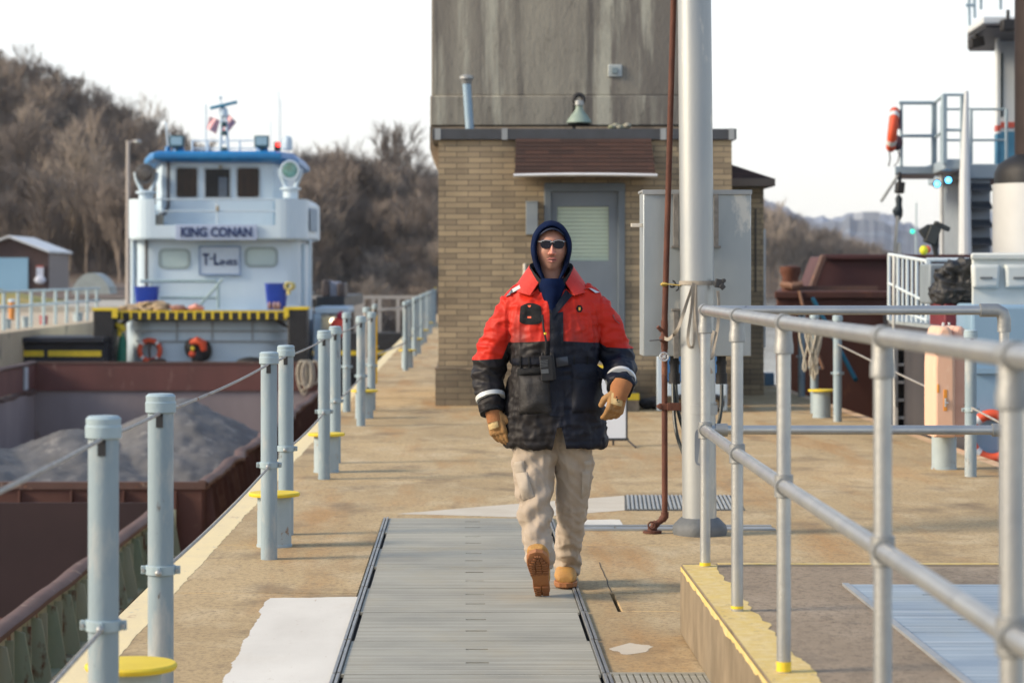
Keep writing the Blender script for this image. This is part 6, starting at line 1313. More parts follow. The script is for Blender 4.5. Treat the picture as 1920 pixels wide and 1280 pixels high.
q.loft(rr); q.tube([P(1684, 364, Yw), P(1684, 356, Yw)], .012, 6); tag(q.build('hanging_gear', M('gear_navy', (.015, .03, .045), (.01, .02, .03), .7)), 'dark rumpled gear hanging below the loud hailer', 'gear')
q = MB(); q.tube([P(1683, 405, 30), P(1677, 480, 30)], .02, 6); q.tube([P(1686, 455, 30), P(1684, 482, 30)], [.02, .045], 6); tag(q.build('boat_hook', M('pole_cream', (.55, .50, .42))), 'thin cream boat hook pole leaning above the pale fence', 'pole')
wl = E('work_light', 'pair of black work lights on a stand above the pale fence', 'work light', tuple(P(1752, 480, 28)))
q = MB(); c = P(1748, 440, 28); q.obox(c, (.13, .16, .22), Matrix.Rotation(.35, 4, 'Y')); q.prism([(P(1722, 0, 28).x, P(0, 432, 28).z), (P(1740, 0, 28).x, P(0, 420, 28).z), (P(1752, 0, 28).x, P(0, 455, 28).z), (P(1738, 0, 28).x, P(0, 455, 28).z)], 27.95, 28.05, 'y'); q.obox(P(1766, 424, 28), (.19, .12, .05), Matrix.Rotation(.45, 4, 'Y')); q.build('lamp_body', M('work_black', (.03, .035, .035)), wl, bevel=.01)
q = MB(); q.tube([P(1750, 455, 28), P(1756, 480, 28)], .03, 6); q.tube([P(1760, 430, 28), P(1756, 480, 28)], .015, 6); q.build('stand', blackrub, wl)
by_ = E('marker_buoy', 'small yellow and red round buoy behind the pale fence', 'buoy', tuple(P(1735, 468, 27.5)))
MB().sphere(P(1732, 469, 27.5), (.05, .05, .055), 14, 10).build('yellow_half', M('buoy_yellow', (.75, .75, .03), rough=.5), by_); MB().sphere(P(1739, 468, 27.6), (.04, .04, .045), 12, 8).build('red_half', M('buoy_red', (.75, .12, .05), rough=.5), by_)
c = P(1711, 434, 60); t = E('signal_beacon', 'tiny green signal light on a thin mast far down the river', 'signal light', tuple(c)); MB().sphere(c, .055, 10, 8).build('lens', M('green_light', (.05, .5, .35), emit=(.02, .75, .45), es=1.5, bump=0), t); MB().tube([P(1718, 600, 60), P(1718, 380, 60)], .02, 6).build('mast', MC['pale_rail'], t)
# funnel stack near the right edge
Yf = 30.0; fs = E('exhaust_stack', 'white cylinder with a black hood and dark brown pipe at the right edge', 'exhaust stack', (P(1935, 0, Yf).x, Yf, 1.8)); cx_ = P(1936, 0, Yf).x
q = MB(); q.lathe([(.49, Z4(600, Yf)), (.49, Z4(345, Yf))], (cx_, Yf, 0), 32); q.build('drum', M('drum_white', (.66, .66, .63), (.60, .60, .57), .5, 0, 2), fs)
q = MB(); q.loft([[Vector((cx_+r*cos(t), Yf+r*sin(t), z)) for t in [2*pi*k/28 for k in range(28)]] for r, z in ((.40, Z4(350, Yf)), (.47, Z4(345, Yf)), (.47, Z4(325, Yf)), (.42, Z4(308, Yf)), (.30, Z4(296, Yf)), (.22, Z4(290, Yf)))]); q.build('hood', blackrub, fs)
q = MB(); q.lathe([(.22, Z4(350, Yf)), (.22, 5.6)], (cx_, Yf, 0), 24); q.build('pipe', M('stack_brown', (.045, .03, .028), (.035, .025, .023), .7, .2), fs)

# ------------------------------------------------------------------ haze
hz_ = MB(); hz_.box(-1700, 1700, -60, 2700, -7, 130); hzm = bpy.data.materials.new('haze_air'); hzm.use_nodes = True; t_ = hzm.node_tree; t_.nodes.clear()
pv = t_.nodes.new('ShaderNodeVolumePrincipled'); pv.inputs['Color'].default_value = (.93, .94, .96, 1); pv.inputs['Density'].default_value = .00011; mo = t_.nodes.new('ShaderNodeOutputMaterial'); t_.links.new(pv.outputs[0], mo.inputs['Volume'])
tag(hz_.build('haze', hzm, smooth=False), kind='stuff')
# ------------------------------------------------------------------ the walking man
MX, MY = .4256, 11.4
man = E('person', 'walking man in red and black work coat, navy hood, sunglasses, khaki trousers and tan boots', 'person', (MX, MY, 0))
def LP(px, py, dy=0.): return P(px, py, MY+dy)
def remesh(mb, vox, sm=4, it_f=.6):
    me = mb.mesh('tmp', [], smooth=False); ob = bpy.data.objects.new('tmp', me); COL.objects.link(ob)
    r = ob.modifiers.new('r', 'REMESH'); r.mode = 'VOXEL'; r.voxel_size = vox
    s = ob.modifiers.new('s', 'SMOOTH'); s.iterations = sm; s.factor = it_f
    dg = bpy.context.evaluated_depsgraph_get(); dg.update(); out = bpy.data.meshes.new_from_object(ob.evaluated_get(dg))
    bpy.data.objects.remove(ob); bpy.data.meshes.remove(me); return out
def fin(me, name, mats, parent=man, disp=None, label=None):
    org = Vector(parent['_o'])
    if disp:
        nn = [v.normal.copy() for v in me.vertices]
        for v, n_ in zip(me.vertices, nn): v.co += n_*disp(v.co, n_)
    for v in me.vertices: v.co -= org
    me.materials.clear()
    for m in (mats if isinstance(mats, list) else [mats]): me.materials.append(m)
    me.polygons.foreach_set('use_smooth', [True]*len(me.polygons)); me.update()
    o_ = bpy.data.objects.new(name, me); COL.objects.link(o_); o_.parent = parent; o_['_o'] = tuple(org)
    if label: o_['label'] = label
    return o_
def ell(c, rx, ry, n=28, sq=1.0, M3=None):
    c = Vector(c); out = []
    for k in range(n):
        a_ = 2*pi*k/n; u = abs(cos(a_))**sq*(1 if cos(a_) > 0 else -1)*rx; v = abs(sin(a_))**sq*(1 if sin(a_) > 0 else -1)*ry
        p = Vector((u, v, 0)); out.append(c+(M3 @ p if M3 else p))
    return out
def cap(mb, p, q, r0, r1, n=14):
    p, q = Vector(p), Vector(q); d = (q-p).normalized(); pts = []; rr = []
    for k in range(4): t = k/4*pi/2; pts.append(p-d*r0*cos(t)); rr.append(max(.001, r0*sin(t)) if k else r0*.05)
    pts.append(p); rr.append(r0); pts.append(q); rr.append(r1)
    for k in range(1, 5): t = k/4*pi/2; pts.append(q+d*r1*sin(t)); rr.append(max(r1*.05, r1*cos(t)))
    mb.tube(pts, rr, n)
def wn(p, f, a_, sd=0): return noise.noise(Vector((p.x*f[0]+sd, p.y*f[1], p.z*f[2])))*a_
def fold(p, f, a_, sd=0):
    v = 1-abs(noise.noise(Vector((p.x*f[0]+sd, p.y*f[1], p.z*f[2]))))*2.6; return max(-.3, v)*a_

SKIN = M('skin', (.50, .26, .185), (.40, .19, .135), .5, 0, 26, bump=.15, bs=160, c3=(.46, .17, .13), t3=.56, s3=20, w3=.15, rnd=False)
t_ = SKIN.node_tree; b_n = t_.nodes['Principled BSDF']; src_ = b_n.inputs['Base Color'].links[0].from_socket
tcn = t_.nodes.new('ShaderNodeTexCoord'); spn = t_.nodes.new('ShaderNodeSeparateXYZ'); t_.links.new(tcn.outputs['Object'], spn.inputs[0])
r1 = t_.nodes.new('ShaderNodeMapRange'); r1.inputs[1].default_value = 1.612; r1.inputs[2].default_value = 1.585; r1.inputs[4].default_value = .55; t_.links.new(spn.outputs[2], r1.inputs[0])
n1_ = t_.nodes.new('ShaderNodeTexNoise'); n1_.inputs['Scale'].default_value = 250; t_.links.new(tcn.outputs['Object'], n1_.inputs[0])
m1_ = t_.nodes.new('ShaderNodeMath'); m1_.operation = 'MULTIPLY'; t_.links.new(r1.outputs[0], m1_.inputs[0]); t_.links.new(n1_.outputs[0], m1_.inputs[1])
x1_ = t_.nodes.new('ShaderNodeMix'); x1_.data_type = 'RGBA'; x1_.inputs[7].default_value = (.12, .09, .08, 1); t_.links.new(m1_.outputs[0], x1_.inputs[0]); t_.links.new(src_, x1_.inputs[6]); t_.links.new(x1_.outputs[2], b_n.inputs['Base Color'])
# body (one continuous mesh under the clothes): trunk, neck, head, arms, legs
B = MB(); mx_ = lambda x, y, z: Vector((MX+x, MY+y, z))
hipL, kneeL, ankL = mx_(-.09, .02, .86), mx_(-.09, -.06, .48), mx_(-.065, -.16, .13)     # forward leg (his right)
hipR, kneeR, ankR = mx_(.09, .03, .86), mx_(.085, .09, .48), mx_(.065, .25, .12)
for a_, k_, f_ in ((hipL, kneeL, ankL), (hipR, kneeR, ankR)): cap(B, a_, k_, .075, .045); cap(B, k_, f_, .042, .030)
B.loft([ell(mx_(0, y, z), rx, ry, 20) for z, rx, ry, y in ((.80, .14, .10, .02), (.90, .165, .115, .02), (1.02, .16, .12, .02), (1.15, .17, .125, .02), (1.30, .175, .115, .02), (1.39, .14, .085, .02), (1.45, .07, .06, .01))])
cap(B, mx_(-.005, .01, 1.42), mx_(-.012, -.015, 1.56), .058, .055)
shL, elL, wrL = mx_(-.178, .03, 1.345), mx_(-.29, .05, 1.12), mx_(-.292, -.02, .88)
shR, elR, wrR = mx_(.178, .03, 1.345), mx_(.30, .05, 1.115), mx_(.305, -.13, .985)
for a_, k_, f_ in ((shL, elL, wrL), (shR, elR, wrR)): cap(B, a_, k_, .044, .038); cap(B, k_, f_, .038, .027)
HC = mx_(-.012, -.03, 1.632)
hd_ = MB(); nu, nv = 30, 22; rings = []
for j in range(nv+1):
    t = pi*j/nv; z = -cos(t); ring = []
    for i in range(nu):
        a_ = 2*pi*i/nu; x, y = sin(a_)*sin(t), -cos(a_)*sin(t)          # y<0 is the face
        jaw = 1-.30*max(0, -z-.15)**1.0*1.1; fx_ = .078*jaw; fy_2 = (.098 if y > 0 else .088)*(1-.12*max(0, -z)); fz_ = .118
        ring.append(HC+Vector((x*fx_, y*fy_2, z*fz_)))
    rings.append(ring)
B.loft(rings)
body_me = remesh(B, .0085, 3)
def face(p, n_):
    d = p-HC; x, z = d.x, d.z
    if d.y > -.02: return 0
    g = lambda cx, cz, sx, sz: math.exp(-((x-cx)/sx)**2-((z-cz)/sz)**2)
    h_ = .004*g(0, .03, .05, .012)+.006*g(0, -.088, .022, .016)+.004*g(.038, -.018, .018, .018)+.004*g(-.038, -.018, .018, .018)
    h_ -= .006*g(.028, .012, .014, .010)+.006*g(-.028, .012, .014, .010)
    h_ -= .003*g(0, -.042, .010, .008)
    return h_
fin(body_me, 'body', SKIN, disp=face)
q = MB(); D = lambda x, y, z: HC+Vector((x, y, z))
# nose, lips, ears belong to the body's face
q.loft([[D(sx*.0+cx*w_, y, z) for cx, y in ((-1, yb_), (-.55, yt-(.35*(yt-yb_))), (0, yt), (.55, yt-(.35*(yt-yb_))), (1, yb_))] for z, w_, yt, yb_, sx in ((.022, .008, -.094, -.078, 0), (.008, .010, -.101, -.080, 0), (-.008, .013, -.109, -.080, 0), (-.020, .017, -.114, -.080, 0), (-.028, .019, -.110, -.078, 0), (-.033, .013, -.098, -.078, 0))])
q.sphere(D(-.013, -.092, -.025), (.008, .010, .008), 10, 8); q.sphere(D(.013, -.092, -.025), (.008, .010, .008), 10, 8); q.sphere(D(0, -.107, -.022), (.010, .010, .009), 10, 8)
fin(remesh(q, .0022, 4), 'nose', M('nose_skin', (.60, .24, .18), (.54, .22, .16), .45, 0, 20, bump=0))
q = MB(); q.tube([D(-.023, -.080, -.053), D(-.011, -.089, -.0475), D(0, -.092, -.0495), D(.011, -.089, -.0475), D(.023, -.080, -.053)], [.002, .0038, .0042, .0038, .002], 8); q.tube([D(-.020, -.081, -.058), D(0, -.091, -.063), D(.020, -.081, -.058)], [.0025, .0052, .0025], 8)
split(q, 'lips', M('lips', (.42, .15, .13), rough=.45, bump=0), man)
q = MB(); q.tube([D(-.020, -.083, -.0545), D(0, -.0895, -.0565), D(.020, -.083, -.0545)], [.001, .0026, .001], 8); q.build('mouth_opening', M('mouth_dark', (.05, .015, .015), bump=0), man)
# sunglasses
gl = MB()
for s_ in (-1, 1):
    cxg = s_*.0285+.002; pts = []
    for (u, v) in ((-1, .55), (-.8, .95), (0, 1.05), (.8, .95), (1, .6), (.92, -.4), (.6, -.95), (0, -1.05), (-.6, -.95), (-.92, -.4)):
        pts.append((cxg+u*s_*.0285+s_*.001, .019+v*.020))
    rr = []
    for dy in (-.0025, .0): rr.append([D(x, -.094+dy+.35*abs(x)**1.0*.35+(x*x)*4, z) for x, z in pts])
    gl.loft(rr)
sgl = gl.build('sunglasses', M('lens_black', (.004, .006, .022), (.002, .003, .010), .18, 0, 3, bump=0, spec=.22), man, ang=60)
q = MB(); q.tube([D(-.007, -.097, .027), D(.002, -.100, .030), D(.011, -.097, .027)], .0018, 6)
for s_ in (-1, 1): q.tube([D(s_*.050+.002, -.080, .030), D(s_*.064, -.072, .032), D(s_*.074, -.03, .030)], .0022, 6); q.tube([D(s_*.006+.002, -.095, .034), D(s_*.030+.002, -.0935, .038), D(s_*.052+.002, -.083, .034)], .0016, 6)
q.build('frame', MC['chrome'], sgl)
# hood
NAVY = M('navy_fleece', (.006, .015, .055), (.003, .007, .026), .95, 0, 14, bump=.5, bs=150, spec=.08, rnd=False); NAVYD = M('navy_inside', (.006, .009, .022), rough=.95)
def tear(cx, y, cz, w_, up, dn, n=40, pinch=.42, yf=None):
    out = []
    for k in range(n):
        t = 2*pi*k/n; c_, s_ = cos(t), sin(t)
        x = w_*s_*(1 if c_ > 0 else 1-pinch*abs(c_)**1.5); z = cz+(up*c_ if c_ > 0 else dn*c_)
        out.append(mx_(cx+x, y+(yf(c_) if yf else 0), z))
    return out
hc = 1.63; cxh = -.012; yff = lambda c_: .035*max(0, -c_)-.0
q = MB(); rg4 = [(-.045, .070, .092, .175), (-.075, .073, .098, .178), (-.098, .077, .104, .182), (-.106, .083, .110, .186), (-.096, .089, .116, .19), (-.07, .095, .124, .19), (-.03, .0985, .134, .19), (.03, .100, .138, .19), (.08, .088, .120, .18), (.115, .06, .09, .15), (.13, .02, .03, .05)]
q.loft([tear(cxh, y-.005*(1 if i < 6 else 0), hc, w_, up, dn, yf=(yff if y < -.02 else None)) for i, (y, w_, up, dn) in enumerate(rg4)], cap=False)
hood_me = q.mesh('hood', [NAVY], smooth=True)
ho = fin(hood_me, 'hood', NAVY, disp=lambda p, n_: wn(p, (30, 30, 12), .0035, 3)+wn(p, (60, 60, 20), .0015, 8)+fold(p, (18, 14, 6), .003, 1))
ho.modifiers.new('sub', 'SUBSURF').render_levels = 1
q = MB(); q.loft([tear(cxh, y, hc, w_, up, dn, yf=yff) for y, w_, up, dn in ((-.050, .080, .108, .17), (.02, .074, .10, .16))], cap=False); q.build('hood_lining', NAVYD, man)
# cap bill under the hood
q = MB(); rr = []
for k in range(17):
    u = -1+k/8; x = cxh+.066*u; z = 1.722-.034*u*u*1.1; y0_ = -.09-.048*(1-u*u); rr.append([mx_(x, y0_, z+.003), mx_(x, -.055, z+.006+.004), mx_(x, -.055, z+.002), mx_(x, y0_, z-.003)])
q.loft(rr); q.build('cap_bill', M('cap_navy', (.012, .020, .05), (.008, .014, .035), .8, 0, 20), man, ang=50)
q = MB(); q.loft([ell(mx_(cxh, -.012, z), rx, ry, 24) for z, rx, ry in ((1.69, .073, .083), (1.715, .070, .08), (1.735, .055, .06), (1.742, .02, .02))]); q.build('cap', MC['cap_navy'], man)

# coat -------------------------------------------------------------
CO = MB()
CO.loft([ell(mx_(cx, y, z), rx, ry, 36, .85) for z, rx, ry, cx, y in ((.695, .236, .165, .008, .02), (.72, .243, .172, .008, .02), (.80, .240, .172, .005, .02), (.90, .232, .166, .005, .02), (1.0, .216, .158, .005, .015), (1.07, .205, .152, .004, .015), (1.12, .206, .155, .004, .015), (1.20, .212, .160, .002, .02), (1.30, .218, .156, .0, .025), (1.36, .212, .145, -.002, .03), (1.40, .188, .125, -.004, .035), (1.435, .145, .11, -.006, .045), (1.46, .105, .085, -.01, .06))])
def limb(mb, pts, n=22):
    P3 = [Vector(p[0]) for p in pts]; rr = []
    sm = []; rs_ = []
    for i in range(len(P3)-1):
        p = [P3[max(0, min(len(P3)-1, i+d))] for d in (-1, 0, 1, 2)]
        for k in range(4):
            t = k/4; sm.append(.5*((2*p[1])+(p[2]-p[0])*t+(2*p[0]-5*p[1]+4*p[2]-p[3])*t*t+(-p[0]+3*p[1]-3*p[2]+p[3])*t**3)); rs_.append(pts[i][1]*(1-t)+pts[i+1][1]*t)
    sm.append(P3[-1]); rs_.append(pts[-1][1]); mb.tube(sm, rs_, n)
limb(CO, [(mx_(-.12, .03, 1.40), .078), (mx_(-.178, .03, 1.352), .076), (mx_(-.226, .035, 1.28), .074), (mx_(-.268, .045, 1.18), .074), (mx_(-.296, .05, 1.10), .076), (mx_(-.312, .03, 1.02), .070), (mx_(-.306, .0, .94), .063), (mx_(-.299, -.02, .90), .059), (mx_(-.295, -.03, .862), .056)])
limb(CO, [(mx_(.12, .03, 1.40), .078), (mx_(.178, .03, 1.352), .076), (mx_(.233, .035, 1.28), .075), (mx_(.278, .05, 1.18), .077), (mx_(.304, .05, 1.115), .080), (mx_(.314, -.005, 1.06), .075), (mx_(.314, -.07, 1.025), .067), (mx_(.310, -.12, 1.0), .061), (mx_(.307, -.155, .982), .058)])
coat_me = remesh(CO, .0075, 2)
def coatd(p, n_):
    x, y, z = p.x-MX, p.y-MY, p.z; arm = abs(x) > .225+max(0, 1.3-z)*.0 and z < 1.40
    d = wn(p, (9, 9, 9), .008, 2)+fold(p, (10, 10, 24), .009, 7)*(1 if arm else .55)+fold(p, (26, 20, 7), .006, 11)*(0.5 if arm else 1)+fold(p, (18, 18, 36), .003, 19)+wn(p, (60, 60, 60), .0012, 4)
    if not arm:
        d -= .008*math.exp(-((z-1.075)/.012)**2)+.006*math.exp(-((z-1.035)/.01)**2)      # waist cinch
        d -= .006*math.exp(-((z-.725)/.008)**2)
        d += .012*math.exp(-((z-.90)/.07)**2)*math.exp(-((abs(x)-.13)/.06)**2)
        d -= .012*math.exp(-((abs(x)-.236)/.012)**2)*(1 if z > 1.1 else 0)
    else:
        d += .005*sin(z*85+x*30)*math.exp(-((z-1.08)/.10)**2)
    return d
JR = bpy.data.materials.new('coat_fabric'); JR.use_nodes = True; t_ = JR.node_tree; b_n = t_.nodes['Principled BSDF']; b_n.inputs['Roughness'].default_value = .55; b_n.inputs['Specular IOR Level'].default_value = .22
nd = t_.nodes.new; lk = t_.links.new
tcn = nd('ShaderNodeTexCoord'); spn = nd('ShaderNodeSeparateXYZ'); lk(tcn.outputs['Object'], spn.inputs[0])
def mth(op, a_, b_=None, c_=None):
    n = nd('ShaderNodeMath'); n.operation = op
    for i, v in enumerate((a_, b_, c_)):
        if v is None: continue
        if isinstance(v, (int, float)): n.inputs[i].default_value = v
        else: lk(v, n.inputs[i])
    return n.outputs[0]
def mr(v, a_, b_, c_=0., d_=1.):
    n = nd('ShaderNodeMapRange'); lk(v, n.inputs[0]); n.inputs[1].default_value = a_; n.inputs[2].default_value = b_; n.inputs[3].default_value = c_; n.inputs[4].default_value = d_; return n.outputs[0]
xx, zz_ = spn.outputs[0], spn.outputs[2]
zb = mth('ADD', mr(xx, -.245, -.215, -.075, 0), mth('ADD', mr(xx, .215, .25, 0, -.02), 1.192))
zb = mth('ADD', zb, mth('MULTIPLY', mth('ABSOLUTE', xx), mr(mth('ABSOLUTE', xx), .0, .22, -.08, -.06)))
zb = mth('ADD', zb, .008)
isred = mr(mth('SUBTRACT', zz_, zb), -.0015, .0015)
def tnz(sc, st_, det=5):
    mp = nd('ShaderNodeMapping'); mp.inputs['Scale'].default_value = st_; lk(tcn.outputs['Object'], mp.inputs[0]); n = nd('ShaderNodeTexNoise'); n.inputs['Scale'].default_value = sc; n.inputs['Detail'].default_value = det; lk(mp.outputs[0], n.inputs[0]); return n.outputs[0]
def mxx(f, a_, b_):
    n = nd('ShaderNodeMix'); n.data_type = 'RGBA'
    if isinstance(f, float): n.inputs[0].default_value = f
    else: lk(f, n.inputs[0])
    for i, v in ((6, a_), (7, b_)):
        if isinstance(v, tuple): n.inputs[i].default_value = (*v, 1)
        else: lk(v, n.inputs[i])
    return n.outputs[2]
redc = mxx(mr(tnz(5, (1, 1, 1)), .35, .65), (.60, .026, .010), (.46, .017, .008))
dirt = mth('MULTIPLY', mr(mth('SUBTRACT', zz_, zb), .16, .0), mr(tnz(9, (1, 1, .35), 7), .38, .66))
dirt = mth('MULTIPLY', dirt, mr(mth('ABSOLUTE', xx), .24, .20))
redc = mxx(mth('MULTIPLY', dirt, .75), redc, (.16, .05, .045))
blk = mxx(mr(xx, -.02, .04), (.014, .012, .012), (.006, .009, .020)); blk = mxx(mr(tnz(7, (1, 1, 1)), .4, .7, 0, .5), blk, (.022, .022, .026))  # warm light on the left and blue shade on the right painted into the black
lk(mxx(isred, blk, redc), b_n.inputs['Base Color'])
bp = nd('ShaderNodeBump'); bp.inputs['Strength'].default_value = .35; bp.inputs['Distance'].default_value = .004; lk(tnz(45, (1, 1, .7), 6), bp.inputs['Height']); lk(bp.outputs[0], b_n.inputs['Normal'])
coat = fin(coat_me, 'work_coat', JR, disp=coatd)
bm = bmesh.new(); bm.from_mesh(coat.data)
for s_ in (-1, 1):
    bmesh.ops.bisect_plane(bm, geom=[g for g in list(bm.verts)+list(bm.edges)+list(bm.faces) if (g.co.z if isinstance(g, bmesh.types.BMVert) else (g.verts[0].co.z)) < .83], plane_co=(.022+s_*.010, 0, .795), plane_no=(1, 0, s_*.22))
bmesh.ops.delete(bm, geom=[f for f in bm.faces if f.calc_center_median().z < .795 and f.calc_center_median().y < .03 and abs(f.calc_center_median().x-.022) < .010+(.795-f.calc_center_median().z)*.22], context='FACES'); bm.to_mesh(coat.data); bm.free()
# conformal patches sewn onto the coat, found by shooting rays at it
bv = BVHTree.FromPolygons([v.co+Vector((MX, MY, 0)) for v in coat.data.vertices], [tuple(p.vertices) for p in coat.data.polygons])
def hit(px, py, lift=.004):
    o_ = Vector((0, 0, H)); d = (P(px, py, 10)-o_).normalized(); h_ = bv.ray_cast(o_, d)
    if h_[0] is None: return bv.find_nearest(P(px, py, MY-.05))[0]+Vector((0, -lift, 0))
    return h_[0]-d*lift
def cpatch(name, shape, m, parent=coat, th=.004, nu=10, nv=12, puff=0., label=None):
    """shape(u,v) -> px,py"""
    fr_ = []; bk = []
    for j in range(nv+1):
        for i in range(nu+1):
            u, v = i/nu, j/nv; px, py = shape(u, v); e_ = min(u, 1-u, v, 1-v)*2
            fr_.append(hit(px, py, th+puff*min(1, e_*2.2)**.5)); bk.append(hit(px, py, -.006))
    vs = fr_+bk; n1 = (nu+1)*(nv+1); fs = []; ix = lambda i, j: j*(nu+1)+i
    for j in range(nv):
        for i in range(nu): fs.append((ix(i, j), ix(i+1, j), ix(i+1, j+1), ix(i, j+1)))
    for i in range(nu): fs += [(ix(i, 0), ix(i, 0)+n1, ix(i+1, 0)+n1, ix(i+1, 0)), (ix(i, nv), ix(i+1, nv), ix(i+1, nv)+n1, ix(i, nv)+n1)]
    for j in range(nv): fs += [(ix(0, j), ix(0, j+1), ix(0, j+1)+n1, ix(0, j)+n1), (ix(nu, j), ix(nu, j)+n1, ix(nu, j+1)+n1, ix(nu, j+1))]
    q = MB(); q.add(vs, fs); o_ = q.build(name, m, parent, ang=50, origin=(MX, MY, 0)); o_.location = (0, 0, 0)
    if label: o_['label'] = label
    return o_
def quad(a_, b_, c_, d_):
    return lambda u, v: ((a_[0]*(1-u)+b_[0]*u)*(1-v)+(d_[0]*(1-u)+c_[0]*u)*v, (a_[1]*(1-u)+b_[1]*u)*(1-v)+(d_[1]*(1-u)+c_[1]*u)*v)
PBK = M('patch_black', (.008, .009, .011), (.005, .006, .008), .75, 0, 20, bump=.4, spec=.25, rnd=False); PNV = M('flap_shade_blue', (.006, .009, .020), (.004, .006, .012), .6, 0, 12, bump=.4, spec=.25, rnd=False)  # flap black takes the blue shade tint painted on the coat's right half
REF = M('reflective_tape', (.62, .64, .62), (.55, .56, .55), .35, .1, 10, bump=.05, rnd=False)
def badge(u, v):
    top = 567+9*(2*u-1)**2*.9 if v < .5 else 567; y = (568+6*(2*u-1)**2)*(1-v)+(608-5*abs(2*u-1)**4)*v; x = 974+42*u; x = x+(995-x)*.10*(1-v)**2
    return x, y
cpatch('radio_badge', badge, PBK)
cpatch('badge_window', quad((989, 572), (996, 572), (994, 576), (991, 576)), OR, th=.006, nu=3, nv=3); cpatch('badge_window', quad((989, 593), (996, 593), (996, 596.5), (989, 596.5)), OR, th=.006, nu=3, nv=3)
cpatch('storm_flap', lambda u, v: (1031+u*(25+2*v), 590+v*190+(-6)*(1-v)*u), PNV, nu=8, nv=40, th=.007)
cpatch('lapel_flap', quad((1034, 584), (1061, 543), (1073, 554), (1036, 598)), PNV, th=.014, nu=8, nv=6)
cpatch('zip_strip', quad((1030, 560), (1036, 566), (1036, 640), (1031, 640)), PBK, th=.005, nu=4, nv=20)
cpatch('shoulder_tape', quad((946, 549), (974, 534), (976, 540), (948, 556)), REF, nu=2, nv=1, th=.015); cpatch('shoulder_tape', quad((1094, 526), (1126, 541), (1125, 548), (1094, 533)), REF, nu=2, nv=1, th=.015)
cpatch('chest_emblem', lambda u, v: (1086.5+6.5*(2*u-1)*(1-.5*abs(2*v-1)), 572+13*v), PBK, th=.004, nu=6, nv=6); cpatch('emblem_star', quad((1084.5, 576), (1088.5, 576), (1088, 582), (1085, 582)), M('emblem_gold', (.65, .35, .05), bump=0), th=.006, nu=2, nv=2)
cpatch('waist_belt', lambda u, v: (957+u*166, 672+v*13-3*sin(u*pi)), PNV, nu=40, nv=3, th=.006)
for px in (974, 990, 1012, 1075, 1100): cpatch('belt_loop', quad((px, 668), (px+3, 668), (px+3, 690), (px, 690)), PBK, th=.010, nu=2, nv=6)
cpatch('cargo_pocket', quad((972, 703), (1030, 700), (1036, 775), (973, 776)), M('pocket_black', (.012, .011, .011), (.008, .007, .008), .6, 0, 9, bump=.4, rnd=False), nu=12, nv=14, puff=.022)
cpatch('pocket_flap', quad((970, 691), (1022, 687), (1022, 703), (970, 705)), PBK, nu=10, nv=5, puff=.012)
cpatch('cargo_pocket', quad((1072, 686), (1126, 684), (1132, 772), (1072, 774)), PNV, nu=12, nv=14, puff=.014); cpatch('pocket_flap', lambda u, v: (1071+u*54, 681+v*(35-8*abs(2*u-1)**3)), PNV, nu=10, nv=6, puff=.020)
cpatch('buckle', quad((1042, 671), (1064, 668), (1066, 684), (1044, 688)), M('buckle_plastic', (.03, .04, .06), rough=.3, bump=0), nu=5, nv=5, th=.014)
cpatch('sleeve_patch', quad((1157, 585), (1160, 584), (1177, 602), (1174, 604)), M('patch_redgrey', (.30, .06, .06), bump=0), nu=3, nv=4)
# cuffs tapes
def band(c, d, r0, r1, m, name, w_=.012):
    c, d = Vector(c), Vector(d).normalized(); q = MB(); q.tube([c-d*w_, c-d*w_*.9, c+d*w_*.9, c+d*w_], [r0-.006, r0, r1, r1-.006], 30); return q.build(name, m, coat, origin=(MX, MY, 0))
for o_ in (band(mx_(-.300, -.018, .925), (.012, -.03, -.06), .0715, .070, REF, 'cuff_tape', .011), band(mx_(.312, -.108, 1.008), (-.006, -.085, -.035), .0735, .071, REF, 'cuff_tape', .011),
           band(mx_(-.294, -.035, .868), (.01, -.03, -.06), .060, .058, PBK, 'cuff', .018), band(mx_(.306, -.160, .98), (-.006, -.085, -.035), .062, .059, PBK, 'cuff', .016)): o_.location = (0, 0, 0)
# collar: red outside, black lining
q = MB()
for s_ in (-1, 1):
    rr = []
    for k in range(13):
        t = k/12; an = radians(-90+s_*(38+t*132)); R1 = .098+.012*sin(t*pi); base = mx_(-.01+R1*1.15*cos(an)*1.0, .025+R1*sin(an)*1.05, 1.455-.035*(1-t)**2*1.2); top = mx_(-.01+(R1-.002)*cos(an)*(.98), .02+(R1+.004)*sin(an)*.98, 1.575-.095*(1-t)**2.2+.0*t)
        fall = mx_(-.01+(R1+.060)*cos(an)*1.08, .02+(R1+.050)*sin(an)*1.06, 1.462-.050*(1-t)**1.5)
        rr.append([base, top, fall, fall+Vector((0, 0, -.004))+(base-fall)*.05, top+(base-top)*.05+Vector((0, 0, -.006)), base+Vector((0, .002, 0))])
    q.loft(rr)
REDC = M('collar_red', (.60, .027, .011), (.50, .020, .009), .55, 0, 8, bump=.3, rnd=False)
q.v = q.v
for o_ in [split(q, 'collar', REDC, coat, origin=(MX, MY, 0))]: pass
for o_ in coat.children:
    if o_.name.startswith('collar'): o_.location = (0, 0, 0)
q = MB()
for s_ in (-1, 1):
    rr = []
    for k in range(9):
        t = k/8; an = radians(-90+s_*(20+t*110)); R1 = .096; rr.append([mx_(-.01+R1*cos(an), .02+R1*1.12*sin(an), 1.40+.02*t), mx_(-.01+(R1+.006)*cos(an), .018+(R1+.008)*1.05*sin(an), 1.565-.10*(1-t)**2), mx_(-.01+(R1-.008)*cos(an), .018+(R1-.008)*sin(an), 1.55-.10*(1-t)**2)])
    q.loft(rr)
